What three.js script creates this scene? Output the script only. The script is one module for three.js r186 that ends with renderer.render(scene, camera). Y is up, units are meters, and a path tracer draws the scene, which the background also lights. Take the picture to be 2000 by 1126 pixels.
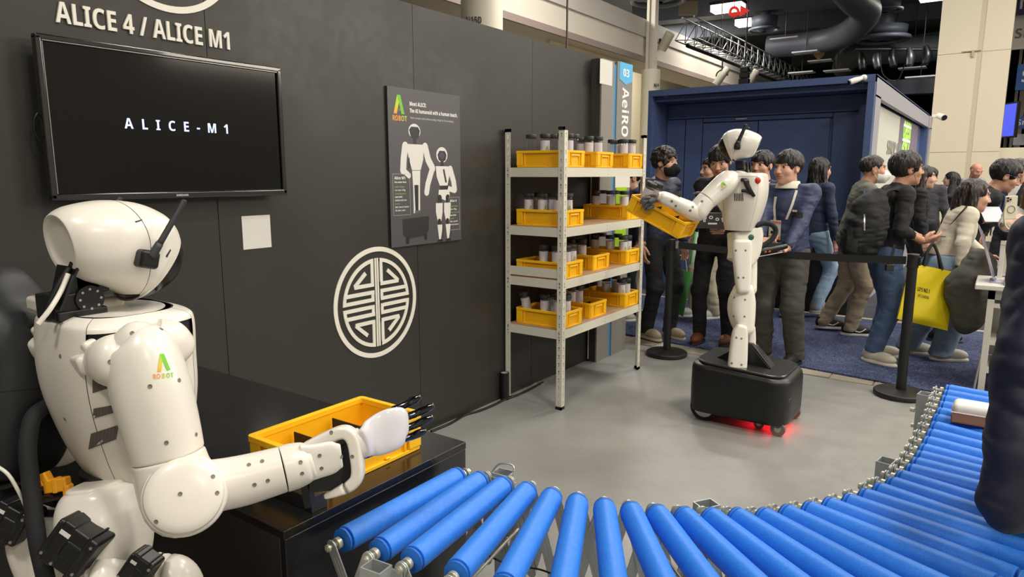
import * as THREE from 'three';
import { RoundedBoxGeometry } from 'three/addons/geometries/RoundedBoxGeometry.js';
import { mergeGeometries } from 'three/addons/utils/BufferGeometryUtils.js';
import { RectAreaLightUniformsLib } from 'three/addons/lights/RectAreaLightUniformsLib.js';
import { FontLoader } from 'three/addons/loaders/FontLoader.js';
import { TextGeometry } from 'three/addons/geometries/TextGeometry.js';

// ------------------------------------------------------------------ camera, light, exposure
RectAreaLightUniformsLib.init();
const renderer = new THREE.WebGLRenderer({ antialias: true });
renderer.toneMapping = THREE.LinearToneMapping;
renderer.toneMappingExposure = 1.0;
renderer.shadowMap.enabled = true;
const scene = new THREE.Scene();
scene.background = new THREE.Color(0x05060a);
const FPX = 1345, EYE = 1.52, YAW = 35.3 * Math.PI / 180, PITCH = Math.atan(223 / 1345);
const camera = new THREE.PerspectiveCamera(2 * Math.atan(563 / FPX) * 180 / Math.PI, 2000 / 1126, 0.05, 200);
camera.rotation.order = 'YXZ';
camera.position.set(0, EYE, 0);
camera.rotation.set(-PITCH, YAW, 0);
const CEIL = 8.2;
const LAMP = { warm: new THREE.Color(1.0, 0.945, 0.86), level: 60 };
// high-bay fittings of the hall [x, z, width, depth, level factor]
const HALL_LAMPS = [
  [7.5, -14.5, 1.6, 0.8, 1.0], [7.5, 3.0, 1.6, 0.8, 1.0],
  [2.6, -1.0, 1.6, 0.8, 1.0], [2.4, -5.2, 1.6, 0.8, 1.0], [-0.4, 2.8, 1.6, 0.8, 1.0], [-1.4, -8.5, 1.6, 0.8, 0.9],
  [6.5, -3.0, 1.6, 0.8, 1.0], [5.5, -9.0, 1.6, 0.8, 1.0], [1.2, -14.0, 1.6, 0.8, 1.45], [-6.0, -12.5, 1.6, 0.8, 2.0],
  [-11.5, -17.0, 1.6, 0.8, 2.2], [-11.5, -27.0, 1.6, 0.8, 2.2], [7.0, -20.0, 1.6, 0.8, 1.0],
];

// ------------------------------------------------------------------ pixel to place
const V = (x, y, z) => new THREE.Vector3(x, y, z);
const Fw = V(-Math.sin(YAW) * Math.cos(PITCH), -Math.sin(PITCH), -Math.cos(YAW) * Math.cos(PITCH));
const Rt = V(Math.cos(YAW), 0, -Math.sin(YAW));
const Up = new THREE.Vector3().crossVectors(Rt, Fw);
const EYEV = V(0, EYE, 0);
function ray(px, py) { return Fw.clone().addScaledVector(Rt, (px - 1000) / FPX).addScaledVector(Up, -(py - 563) / FPX); }
function at(px, py, d) { return EYEV.clone().addScaledVector(ray(px, py), d); }
function onY(px, py, y = 0) { const r = ray(px, py); return EYEV.clone().addScaledVector(r, (y - EYE) / r.y); }
function onX(px, py, x) { const r = ray(px, py); return EYEV.clone().addScaledVector(r, x / r.x); }
function onZ(px, py, z) { const r = ray(px, py); return EYEV.clone().addScaledVector(r, z / r.z); }
const depthOf = p => p.clone().sub(EYEV).dot(Fw);

// ------------------------------------------------------------------ random and noise
function rng(seed) { let s = seed >>> 0; return () => { s = (s + 0x6D2B79F5) | 0; let t = Math.imul(s ^ (s >>> 15), 1 | s); t = (t + Math.imul(t ^ (t >>> 7), 61 | t)) ^ t; return ((t ^ (t >>> 14)) >>> 0) / 4294967296; }; }
function hash3(x, y, z) { let h = Math.imul(x, 374761393) ^ Math.imul(y, 668265263) ^ Math.imul(z, 2147483647 ^ 0x5bd1e995); h = Math.imul(h ^ (h >>> 13), 1274126177); return ((h ^ (h >>> 16)) >>> 0) / 4294967296; }
function noise3(x, y, z) {
  const xi = Math.floor(x), yi = Math.floor(y), zi = Math.floor(z); let fx = x - xi, fy = y - yi, fz = z - zi;
  fx = fx * fx * (3 - 2 * fx); fy = fy * fy * (3 - 2 * fy); fz = fz * fz * (3 - 2 * fz);
  const a = hash3(xi, yi, zi), b = hash3(xi + 1, yi, zi), c = hash3(xi, yi + 1, zi), d = hash3(xi + 1, yi + 1, zi), e = hash3(xi, yi, zi + 1), f = hash3(xi + 1, yi, zi + 1), g = hash3(xi, yi + 1, zi + 1), h = hash3(xi + 1, yi + 1, zi + 1);
  const p = a + (b - a) * fx, q = c + (d - c) * fx, r = e + (f - e) * fx, s = g + (h - g) * fx, m = p + (q - p) * fy, n = r + (s - r) * fy; return (m + (n - m) * fz) * 2 - 1;
}
function noiseTexture(size, seed, fn, srgb = true) {          // fn(u, v, tileable noise) -> [r, g, b] 0..255
  const d = new Uint8Array(size * size * 4), r = rng(seed);
  const lat = n => { const a = new Float32Array(n * n); for (let i = 0; i < n * n; i++) a[i] = r(); return (u, v) => { const x = u * n, y = v * n, xi = Math.floor(x), yi = Math.floor(y); let fx = x - xi, fy = y - yi; fx = fx * fx * (3 - 2 * fx); fy = fy * fy * (3 - 2 * fy); const q = (i, j) => a[(((yi + j) % n + n) % n) * n + (((xi + i) % n + n) % n)]; return (q(0, 0) * (1 - fx) + q(1, 0) * fx) * (1 - fy) + (q(0, 1) * (1 - fx) + q(1, 1) * fx) * fy; }; };
  const L = [4, 8, 16, 32, 64, 128, 256].map(lat);
  for (let j = 0; j < size; j++) for (let i = 0; i < size; i++) { const c = fn(i / size, j / size, L, r); const k = (j * size + i) * 4; d[k] = c[0]; d[k + 1] = c[1]; d[k + 2] = c[2]; d[k + 3] = 255; }
  const t = new THREE.DataTexture(d, size, size); t.magFilter = THREE.LinearFilter; t.minFilter = THREE.LinearMipmapLinearFilter; t.generateMipmaps = true;
  t.wrapS = t.wrapT = THREE.RepeatWrapping; if (srgb) t.colorSpace = THREE.SRGBColorSpace; t.needsUpdate = true; return t;
}
function canvasTexture(w, h, draw) { const c = document.createElement('canvas'); c.width = w; c.height = h; const g = c.getContext('2d'); draw(g, w, h); const t = new THREE.CanvasTexture(c); t.colorSpace = THREE.SRGBColorSpace; t.magFilter = THREE.LinearFilter; return t; }

// ------------------------------------------------------------------ scene helpers
const used = new Map();
function numbered(n) { const k = used.get(n) || 0; used.set(n, k + 1); return k ? n + '_' + String(k).padStart(3, '0') : n; }
function std(color, roughness = 0.6, metalness = 0, extra = {}) { return new THREE.MeshStandardMaterial({ color, roughness, metalness, ...extra }); }
function phys(color, roughness, extra = {}) { return new THREE.MeshPhysicalMaterial({ color, roughness, ...extra }); }
function thing(name, label, category, pos = [0, 0, 0], turn = 0, group) {
  const o = new THREE.Group(); o.name = numbered(name); scene.add(o); o.position.set(...pos); o.rotation.y = turn;
  o.userData = { label, category }; if (group) o.userData.group = group; return o;
}
function part(name, geo, mat, parent, label) { const m = new THREE.Mesh(Array.isArray(geo) ? merge(geo) : geo, mat); m.name = name; parent.add(m); if (label) m.userData.label = label; return m; }
function solo(name, geo, mat, label, category, group) { const m = part(numbered(name), geo, mat, scene); m.userData = { label, category }; if (group) m.userData.group = group; return m; }
function struct(name, geo, mat, label, parent = scene) { const m = part(parent === scene ? numbered(name) : name, geo, mat, parent); if (parent === scene) { m.userData.kind = 'structure'; } if (label) m.userData.label = label; return m; }
function dup(o, label, group) { const c = o.clone(); c.name = numbered(o.name.replace(/_\d\d\d$/, '')); c.userData = { ...o.userData }; if (label) c.userData.label = label; if (group) c.userData.group = group; scene.add(c); return c; }
function merge(list) { const l = list.map(g => { let q = g.index ? g.toNonIndexed() : g; q = q.clone(); for (const k of Object.keys(q.attributes)) if (!['position', 'normal', 'uv'].includes(k)) q.deleteAttribute(k); if (!q.attributes.normal) q.computeVertexNormals(); if (!q.attributes.uv) q.setAttribute('uv', new THREE.BufferAttribute(new Float32Array(q.attributes.position.count * 2), 2)); return q; }); return mergeGeometries(l, false); }
function box(sx, sy, sz, x = 0, y = 0, z = 0, r = 0, seg = 2) { const g = r > 0 ? new RoundedBoxGeometry(sx, sy, sz, seg, Math.min(r, sx / 2.01, sy / 2.01, sz / 2.01)) : new THREE.BoxGeometry(sx, sy, sz); g.translate(x, y, z); return g; }
function boxMM(a, b, r = 0) { return box(Math.abs(b[0] - a[0]), Math.abs(b[1] - a[1]), Math.abs(b[2] - a[2]), (a[0] + b[0]) / 2, (a[1] + b[1]) / 2, (a[2] + b[2]) / 2, r); }
function worldUV(g, s = 1) { const p = g.attributes.position, n = g.attributes.normal, uv = new Float32Array(p.count * 2); for (let i = 0; i < p.count; i++) { const ax = Math.abs(n.getX(i)), ay = Math.abs(n.getY(i)), az = Math.abs(n.getZ(i)); let u, v; if (ay >= ax && ay >= az) { u = p.getX(i); v = p.getZ(i); } else if (ax >= az) { u = p.getZ(i); v = p.getY(i); } else { u = p.getX(i); v = p.getY(i); } uv[2 * i] = u * s; uv[2 * i + 1] = v * s; } g.setAttribute('uv', new THREE.BufferAttribute(uv, 2)); return g; }
const QY = V(0, 1, 0);
function rod(a, b, r, r2 = r, seg = 12, open = false) { a = a.isVector3 ? a : V(...a); b = b.isVector3 ? b : V(...b); const d = b.clone().sub(a), g = new THREE.CylinderGeometry(r2, r, d.length(), seg, 1, open); g.applyQuaternion(new THREE.Quaternion().setFromUnitVectors(QY, d.clone().normalize())); const m = a.clone().add(b).multiplyScalar(0.5); g.translate(m.x, m.y, m.z); return g; }
function bar(a, b, w, t, up = V(0, 1, 0)) {          // flat bar from a to b: width w across, thickness t along "up"-ish
  a = a.isVector3 ? a : V(...a); b = b.isVector3 ? b : V(...b); const d = b.clone().sub(a), l = d.length(); d.normalize(); const x = new THREE.Vector3().crossVectors(up, d).normalize(), y = new THREE.Vector3().crossVectors(d, x);
  const g = new THREE.BoxGeometry(w, t, l); const m = new THREE.Matrix4().makeBasis(x, y, d); g.applyMatrix4(m); const c = a.clone().add(b).multiplyScalar(0.5); g.translate(c.x, c.y, c.z); return g;
}
function ball(r, x, y, z, ws = 16, hs = 12) { const g = new THREE.SphereGeometry(r, ws, hs); g.translate(x, y, z); return g; }
function tube(pts, r, seg = 40, rs = 8) { return new THREE.TubeGeometry(new THREE.CatmullRomCurve3(pts.map(p => p.isVector3 ? p : V(...p))), seg, r, rs, false); }
function lathe(pts, seg = 24) { return new THREE.LatheGeometry(pts.map(p => new THREE.Vector2(p[0], p[1])), seg); }
function extrude(pts, depth, bevel = 0, holes = []) {
  const s = new THREE.Shape(pts.map(p => new THREE.Vector2(p[0], p[1]))); for (const h of holes) s.holes.push(new THREE.Path(h.map(p => new THREE.Vector2(p[0], p[1]))));
  return new THREE.ExtrudeGeometry(s, { depth, bevelEnabled: bevel > 0, bevelSize: bevel, bevelThickness: bevel, bevelSegments: 2, curveSegments: 16 });
}
function basisM(x, y, z, o) { return new THREE.Matrix4().makeBasis(x, y, z).setPosition(o); }

// loft through rings: {c:[x,y,z], a, b, n} a along side axis, b along the other; n = superellipse exponent
function loft(rings, { seg = 40, sub = 5, side = null, caps = [1, 1], round = 0.5 } = {}) {
  const K = rings.length, keys = rings.map(r => ({ c: r.c.isVector3 ? r.c : V(...r.c), a: r.a, b: r.b, n: r.n || 2 }));
  const cr = (p0, p1, p2, p3, t) => 0.5 * ((2 * p1) + (-p0 + p2) * t + (2 * p0 - 5 * p1 + 4 * p2 - p3) * t * t + (-p0 + 3 * p1 - 3 * p2 + p3) * t * t * t);
  const list = [];
  for (let i = 0; i < K - 1; i++) for (let s = 0; s < sub || (i === K - 2 && s === sub); s++) {
    const t = s / sub, k = j => keys[Math.max(0, Math.min(K - 1, j))]; const f = q => cr(q(k(i - 1)), q(k(i)), q(k(i + 1)), q(k(i + 2)), t);
    list.push({ c: V(f(o => o.c.x), f(o => o.c.y), f(o => o.c.z)), a: Math.max(1e-4, f(o => o.a)), b: Math.max(1e-4, f(o => o.b)), n: f(o => o.n) });
  }
  for (let i = 0; i < list.length; i++) { const a = list[Math.max(0, i - 1)].c, b = list[Math.min(list.length - 1, i + 1)].c; list[i].t = b.clone().sub(a).normalize(); }
  const ref = side ? (side.isVector3 ? side.clone() : V(...side)) : V(1, 0, 0);
  for (const r of list) { r.y = new THREE.Vector3().crossVectors(r.t, ref).normalize(); r.x = new THREE.Vector3().crossVectors(r.y, r.t).normalize(); }
  const capRings = (r, dir, amt) => { const o = []; const h = Math.min(r.a, r.b) * round * amt; for (let i = 1; i <= 5; i++) { const th = i / 5 * Math.PI / 2; o.push({ ...r, c: r.c.clone().addScaledVector(r.t, dir * h * Math.sin(th)), a: r.a * (1 - amt * round * (1 - Math.cos(th)) * Math.min(1, r.b / r.a)) , b: r.b * (1 - amt * round * (1 - Math.cos(th)) * Math.min(1, r.a / r.b)) }); } return o; };
  let all = list; if (caps[0] > 0) all = capRings(list[0], -1, caps[0]).reverse().concat(all); if (caps[1] > 0) all = all.concat(capRings(list[list.length - 1], 1, caps[1]));
  const P = [], I = [], N = all.length;
  for (const r of all) for (let j = 0; j < seg; j++) { const th = j / seg * Math.PI * 2, c = Math.cos(th), s = Math.sin(th), e = 2 / r.n; const u = Math.sign(c) * Math.pow(Math.abs(c), e) * r.a, v = Math.sign(s) * Math.pow(Math.abs(s), e) * r.b; const p = r.c.clone().addScaledVector(r.x, u).addScaledVector(r.y, v); P.push(p.x, p.y, p.z); }
  for (let i = 0; i < N - 1; i++) for (let j = 0; j < seg; j++) { const a = i * seg + j, b = i * seg + (j + 1) % seg, c = a + seg, d = b + seg; I.push(a, b, c, b, d, c); }
  const capFan = (i, flip) => { const r = all[i], k = P.length / 3; P.push(r.c.x, r.c.y, r.c.z); for (let j = 0; j < seg; j++) { const a = i * seg + j, b = i * seg + (j + 1) % seg; flip ? I.push(k, b, a) : I.push(k, a, b); } };
  capFan(0, true); capFan(N - 1, false);
  const g = new THREE.BufferGeometry(); g.setAttribute('position', new THREE.Float32BufferAttribute(P, 3)); g.setIndex(I); g.computeVertexNormals(); g.setAttribute('uv', new THREE.BufferAttribute(new Float32Array(P.length / 3 * 2), 2)); return g;
}

// ------------------------------------------------------------------ distance fields and their meshes
const vec = p => p.isVector3 ? [p.x, p.y, p.z] : p;
function cap(a, b, r1, r2 = r1, o = {}) { a = vec(a); b = vec(b); return { t: 0, a, d: [b[0] - a[0], b[1] - a[1], b[2] - a[2]], r1, r2, ...o }; }
function ell(c, r, q = null, o = {}) { return { t: 1, c: vec(c), r, q, ...o }; }
function rbox(c, h, r, q = null, o = {}) { return { t: 2, c: vec(c), h, r, q, ...o }; }
function half(c, n, o = {}) { return { t: 3, c: vec(c), n: vec(n), op: 'i', ...o }; }     // keeps the side the normal points away from
function prep(p) {          // every primitive as one flat record of numbers
  const o = { t: p.t, op: p.op === 's' ? 1 : p.op === 'i' ? 2 : 0, k: p.k === undefined ? -1 : p.k, x: 0, y: 0, z: 0, dx: 0, dy: 0, dz: 0, r1: 0, r2: 0, l2: 1, hx: 0, hy: 0, hz: 0, rot: 0, m0: 1, m1: 0, m2: 0, m3: 0, m4: 1, m5: 0, m6: 0, m7: 0, m8: 1 }; const c = p.t === 0 ? p.a : p.c; o.x = c[0]; o.y = c[1]; o.z = c[2];
  if (p.t === 0) { [o.dx, o.dy, o.dz] = p.d; o.r1 = p.r1; o.r2 = p.r2 - p.r1; o.l2 = 1 / (o.dx ** 2 + o.dy ** 2 + o.dz ** 2 || 1e-9); } else if (p.t === 1) [o.hx, o.hy, o.hz] = p.r; else if (p.t === 2) { [o.hx, o.hy, o.hz] = p.h; o.r1 = p.r; } else [o.dx, o.dy, o.dz] = p.n;
  if (p.q && p.q.isQuaternion) { const m = new THREE.Matrix4().makeRotationFromQuaternion(p.q).elements; o.rot = 1; o.m0 = m[0]; o.m1 = m[1]; o.m2 = m[2]; o.m3 = m[4]; o.m4 = m[5]; o.m5 = m[6]; o.m6 = m[8]; o.m7 = m[9]; o.m8 = m[10]; } return o;
}
function dist(p, x, y, z) {
  let lx = x - p.x, ly = y - p.y, lz = z - p.z;
  if (p.t === 0) { let h = (lx * p.dx + ly * p.dy + lz * p.dz) * p.l2; h = h < 0 ? 0 : h > 1 ? 1 : h; lx -= p.dx * h; ly -= p.dy * h; lz -= p.dz * h; return Math.sqrt(lx * lx + ly * ly + lz * lz) - p.r1 - p.r2 * h; }
  if (p.t === 3) return lx * p.dx + ly * p.dy + lz * p.dz;
  if (p.rot) { const a = lx * p.m0 + ly * p.m1 + lz * p.m2, b = lx * p.m3 + ly * p.m4 + lz * p.m5; lz = lx * p.m6 + ly * p.m7 + lz * p.m8; lx = a; ly = b; }
  if (p.t === 1) { const a = lx / p.hx, b = ly / p.hy, c = lz / p.hz, k0 = Math.sqrt(a * a + b * b + c * c), a2 = a / p.hx, b2 = b / p.hy, c2 = c / p.hz, k1 = Math.sqrt(a2 * a2 + b2 * b2 + c2 * c2); return k1 < 1e-9 ? -Math.min(p.hx, p.hy, p.hz) : k0 * (k0 - 1) / k1; }
  const qx = Math.abs(lx) - p.hx + p.r1, qy = Math.abs(ly) - p.hy + p.r1, qz = Math.abs(lz) - p.hz + p.r1, mx = qx > 0 ? qx : 0, my = qy > 0 ? qy : 0, mz = qz > 0 ? qz : 0, mq = Math.max(qx, qy, qz);
  return Math.sqrt(mx * mx + my * my + mz * mz) + (mq < 0 ? mq : 0) - p.r1;
}
function field(prims, k = 0.02, wob = null) {
  const L = prims.map(prep), n = L.length; for (const p of L) if (p.k < 0) p.k = k; for (const p of L) if (p.k === 0) p.k = 1e-6;
  return (x, y, z) => { let d = 1e3; for (let i = 0; i < n; i++) { const p = L[i], e = dist(p, x, y, z), kk = p.k; if (p.op === 0) { const g = d - e, h = kk - (g < 0 ? -g : g); if (e < d) d = e; if (h > 0) d -= h * h / kk * 0.25; } else { const q = p.op === 1 ? -e : e, g = d - q, h = kk - (g < 0 ? -g : g); if (q > d) d = q; if (h > 0) d += h * h / kk * 0.25; } } return wob !== null && d < 0.05 && d > -0.05 ? d + wob(x, y, z) : d; };
}
function bounds(prims, pad) {
  const lo = [1e9, 1e9, 1e9], hi = [-1e9, -1e9, -1e9]; const add = (c, r) => { for (let i = 0; i < 3; i++) { lo[i] = Math.min(lo[i], c[i] - r); hi[i] = Math.max(hi[i], c[i] + r); } };
  for (const p of prims) { if (p.op) continue; if (p.t === 0) { const r = Math.max(p.r1, p.r2); add(p.a, r); add([p.a[0] + p.d[0], p.a[1] + p.d[1], p.a[2] + p.d[2]], r); } else if (p.t === 1) add(p.c, Math.max(...p.r)); else if (p.t === 2) add(p.c, Math.hypot(...p.h)); }
  return [lo.map(v => v - pad), hi.map(v => v + pad)];
}
function sdfMesh(prims, cell, { k = 0.02, wob = null, color = null, pad = null } = {}) {
  const f = field(prims, k, wob), [lo, hi] = bounds(prims, pad === null ? cell * 2 + k * 0.5 : pad);
  const nx = Math.ceil((hi[0] - lo[0]) / cell) + 2, ny = Math.ceil((hi[1] - lo[1]) / cell) + 2, nz = Math.ceil((hi[2] - lo[2]) / cell) + 2;
  const G = new Float32Array(nx * ny * nz);
  const BS = 4, hd = (BS - 1) / 2 * cell, lim = hd * 1.75;          // blocks of cells far from the surface are filled from one value
  for (let K = 0; K < nz; K += BS) for (let J = 0; J < ny; J += BS) for (let Q = 0; Q < nx; Q += BS) {
    const d0 = f(lo[0] + Q * cell + hd, lo[1] + J * cell + hd, lo[2] + K * cell + hd), far = Math.abs(d0) * 0.62 > lim + cell;
    const k1 = Math.min(nz, K + BS), j1 = Math.min(ny, J + BS), q1 = Math.min(nx, Q + BS);
    for (let a = K; a < k1; a++) for (let b = J; b < j1; b++) { const o = (a * ny + b) * nx; for (let c = Q; c < q1; c++) G[o + c] = far ? d0 : f(lo[0] + c * cell, lo[1] + b * cell, lo[2] + a * cell); }
  }
  const idx = new Int32Array(nx * ny * nz).fill(-1), P = [], I = [];
  const off = [[0, 0, 0], [1, 0, 0], [0, 1, 0], [1, 1, 0], [0, 0, 1], [1, 0, 1], [0, 1, 1], [1, 1, 1]], ed = [[0, 1], [2, 3], [4, 5], [6, 7], [0, 2], [1, 3], [4, 6], [5, 7], [0, 4], [1, 5], [2, 6], [3, 7]];
  const id = (i, j, q) => (q * ny + j) * nx + i, co = off.map(o => (o[2] * ny + o[1]) * nx + o[0]);
  for (let q = 0; q < nz - 1; q++) for (let j = 0; j < ny - 1; j++) for (let i = 0; i < nx - 1; i++) {
    const b = id(i, j, q); let m = 0; for (let c = 0; c < 8; c++) if (G[b + co[c]] < 0) m |= 1 << c; if (m === 0 || m === 255) continue;
    let sx = 0, sy = 0, sz = 0, n = 0; for (const [a, c] of ed) { if (((m >> a) & 1) === ((m >> c) & 1)) continue; const va = G[b + co[a]], vc = G[b + co[c]], t = va / (va - vc); sx += off[a][0] + (off[c][0] - off[a][0]) * t; sy += off[a][1] + (off[c][1] - off[a][1]) * t; sz += off[a][2] + (off[c][2] - off[a][2]) * t; n++; }
    idx[b] = P.length / 3; P.push(lo[0] + (i + sx / n) * cell, lo[1] + (j + sy / n) * cell, lo[2] + (q + sz / n) * cell);
  }
  for (let q = 1; q < nz - 1; q++) for (let j = 1; j < ny - 1; j++) for (let i = 1; i < nx - 1; i++) {
    const b = id(i, j, q), s = G[b] < 0; const quad = (a, c, d, e, fl) => { if (a < 0 || c < 0 || d < 0 || e < 0) return; fl ? I.push(a, c, d, a, d, e) : I.push(a, d, c, a, e, d); };
    if (s !== (G[id(i + 1, j, q)] < 0)) quad(idx[id(i, j - 1, q - 1)], idx[id(i, j, q - 1)], idx[id(i, j, q)], idx[id(i, j - 1, q)], s);
    if (s !== (G[id(i, j + 1, q)] < 0)) quad(idx[id(i - 1, j, q - 1)], idx[id(i - 1, j, q)], idx[id(i, j, q)], idx[id(i, j, q - 1)], s);
    if (s !== (G[id(i, j, q + 1)] < 0)) quad(idx[id(i - 1, j - 1, q)], idx[id(i, j - 1, q)], idx[id(i, j, q)], idx[id(i - 1, j, q)], s);
  }
  const n = P.length / 3, N = new Float32Array(n * 3), uv = new Float32Array(n * 2), e = cell * 0.5, C = color ? new Float32Array(n * 3) : null;
  for (let v = 0; v < n; v++) { const x = P[3 * v], y = P[3 * v + 1], z = P[3 * v + 2]; const f1 = f(x + e, y - e, z - e), f2 = f(x - e, y - e, z + e), f3 = f(x - e, y + e, z - e), f4 = f(x + e, y + e, z + e), a = f1 - f2 - f3 + f4, b = -f1 - f2 + f3 + f4, c = -f1 + f2 - f3 + f4; const l = Math.hypot(a, b, c) || 1; N[3 * v] = a / l; N[3 * v + 1] = b / l; N[3 * v + 2] = c / l; uv[2 * v] = x + z; uv[2 * v + 1] = y; if (C) { const q = color(x, y, z); C[3 * v] = q[0]; C[3 * v + 1] = q[1]; C[3 * v + 2] = q[2]; } }
  const g = new THREE.BufferGeometry(); g.setAttribute('position', new THREE.Float32BufferAttribute(P, 3)); g.setAttribute('normal', new THREE.BufferAttribute(N, 3)); g.setAttribute('uv', new THREE.BufferAttribute(uv, 2)); if (C) g.setAttribute('color', new THREE.BufferAttribute(C, 3)); g.setIndex(I); return g;
}
function joinColored(list) { return mergeGeometries(list.map(g => { const q = g; if (!q.attributes.color) q.setAttribute('color', new THREE.BufferAttribute(new Float32Array(q.attributes.position.count * 3).fill(1), 3)); return q; }), false); }
const FONT_BOLD = await new FontLoader().loadAsync('fonts/droid/droid_sans_bold.typeface.json');
function textGeo(s, size, depth, stretch = 1) { const g = new TextGeometry(s, { font: FONT_BOLD, size, depth, curveSegments: 4, bevelEnabled: false }); g.computeBoundingBox(); g.scale(stretch, 1, 1); return g; }
// a lettered line: local x along "right", y up; one mesh for each letter under parent
function letters(parent, str, size, depth, right, origin, mat, { stretch = 1, spacing = 0, up = V(0, 1, 0), name = 'letter' } = {}) {
  const nrm = new THREE.Vector3().crossVectors(right, up); let x = 0; const sc = size / FONT_BOLD.data.resolution;
  for (const ch of str) { const adv = (FONT_BOLD.data.glyphs[ch] || FONT_BOLD.data.glyphs['o']).ha * sc * stretch; if (ch !== ' ') { const g = textGeo(ch, size, depth, stretch); g.applyMatrix4(basisM(right, up, nrm, origin.clone().addScaledVector(right, x))); part(name, g, mat, parent); } x += adv + spacing; }
  return x;
}
function textWidth(str, size, stretch = 1, spacing = 0) { const sc = size / FONT_BOLD.data.resolution; let x = 0; for (const ch of str) x += (FONT_BOLD.data.glyphs[ch] || FONT_BOLD.data.glyphs['o']).ha * sc * stretch + spacing; return x; }
// ------------------------------------------------------------------ materials
const M = {
  white: phys(0xe4e0d6, 0.28, { clearcoat: 0.5, clearcoatRoughness: 0.12 }),
  whiteMatte: std(0xdedbd2, 0.55),
  offwhite: std(0xd8d2c0, 0.6),
  black: std(0x141416, 0.38),
  blackMatte: std(0x121214, 0.65),
  darkGrey: std(0x2a2b2d, 0.5),
  steel: std(0xb9bcbd, 0.34, 0.9),
  darkSteel: std(0x606468, 0.4, 0.8),
  chrome: std(0xd6d6d4, 0.2, 1),
  rubber: std(0x17181a, 0.8),
  vinyl: std(0xdcdccf, 0.5),
};
// ------------------------------------------------------------------ floor, carpet, hall shell
const floorTex = noiseTexture(512, 11, (u, v, L) => { const n = (L[0](u, v) - 0.5) * 16 + (L[2](u, v) - 0.5) * 7 + (L[4](u, v) - 0.5) * 3 + (L[6](u, v) - 0.5) * 4; const b = 141 + n; return [b + 1, b, b - 4]; });
floorTex.repeat.set(0.35, 0.35);
const floorRough = noiseTexture(256, 12, (u, v, L) => { const n = 100 + L[1](u, v) * 50 + L[4](u, v) * 40; return [n, n, n]; }, false);
floorRough.repeat.set(0.35, 0.35);
const mFloor = std(0xffffff, 0.72, 0, { map: floorTex, roughnessMap: floorRough });
const flat = (pts, y0, y1) => { const g = extrude(pts.map(p => [p[0], -p[1]]), y1 - y0); g.rotateX(-Math.PI / 2); g.translate(0, y0, 0); g.computeVertexNormals(); return worldUV(g); };
struct('floor', flat([[-2.8, 3.5], [6.5, 3.5], [6.5, -5.2], [0.6, -5.45], [-1.0, -5.47], [-2.8, -5.64]], -0.012, 0), mFloor, 'smooth grey vinyl booth floor');
const concTex = noiseTexture(256, 13, (u, v, L) => { const n = (L[1](u, v) - 0.5) * 40 + (L[4](u, v) - 0.5) * 24 + (L[6](u, v) - 0.5) * 22; return [126 + n, 117 + n, 100 + n]; }); concTex.repeat.set(0.7, 0.7);
struct('floor', worldUV(boxMM([-34, -0.3, -72], [26, -0.012, 10])), std(0xffffff, 0.7, 0, { map: concTex }), 'brownish concrete hall floor showing as a strip');
const carpTex = noiseTexture(512, 14, (u, v, L, r) => { const s = r(); const n = (L[6](u, v) - 0.5) * 70 + (L[3](u, v) - 0.5) * 16 + (s > 0.84 ? 40 : s < 0.3 ? -22 : 0); return [Math.max(12, 56 + n), Math.max(14, 66 + n), Math.max(26, 100 + n)]; }); carpTex.repeat.set(0.55, 0.55);
const carpBump = noiseTexture(256, 15, (u, v, L, r) => { const n = r() * 200 + 30; return [n, n, n]; }, false); carpBump.repeat.set(3, 3);
struct('carpet', flat([[-9, -6.4], [-3.0, -5.93], [-1.2, -5.69], [-0.3, -5.56], [9, -5.0], [9, -7.98], [-9, -7.98]], -0.012, 0.006), std(0xffffff, 0.95, 0, { map: carpTex, bumpMap: carpBump, bumpScale: 0.004 }), 'speckled navy aisle carpet').name = 'floor_carpet';
struct('trim', flat([[-9, -7.98], [9, -7.98], [9, -8.06], [-9, -8.06]], -0.012, 0.01), std(0xa89c86, 0.6), 'tan metal carpet edge strip').name = 'trim_1';
struct('floor', flat([[-9, -8.06], [9, -8.06], [9, -30], [-9, -30]], -0.012, 0.004), std(0x3a3d46, 0.9), 'dark carpet beyond the aisle');
// seams in the concrete strip between the vinyl and the aisle carpet: separate plates
{ const m = std(0x9a9282, 0.55), strip = scene.getObjectByName('floor_001'); let x = -2.75; while (x < 0.5) { const z0 = -5.5 - Math.max(0, (-0.9 - x)) * 0.085, z1 = -5.66 - Math.max(0, (-0.9 - x)) * 0.13; part('edge_tile', boxMM([x, -0.011, z1], [x + 0.29, -0.006, z0]), m, strip); x += 0.3; } }
struct('ceiling', boxMM([-34, CEIL, -72], [26, CEIL + 0.3, 10]), std(0x4b525e, 0.9), 'dark painted hall ceiling');
const mHall = std(0xb7b0a2, 0.85), mHallDark = std(0x24262c, 0.9);
struct('wall_back', boxMM([-34, -0.3, -72.3], [26, CEIL, -72]), mHallDark);
struct('wall_front', boxMM([-34, -0.3, 10], [26, CEIL, 10.3]), mHall);
struct('wall_right', boxMM([26, -0.3, -72], [26.3, CEIL, 10]), mHall);
struct('wall_aisle_added', boxMM([11, -0.012, -40], [11.2, 7.2, 8]), std(0xcfcabd, 0.8), 'tall pale wall added unseen beyond the aisle to reflect in the black wall');  // unseen, added so the upper black booth wall has something pale to reflect
struct('wall_far_left', boxMM([-34.3, -0.3, -72], [-34, CEIL, 10]), mHallDark);

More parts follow.
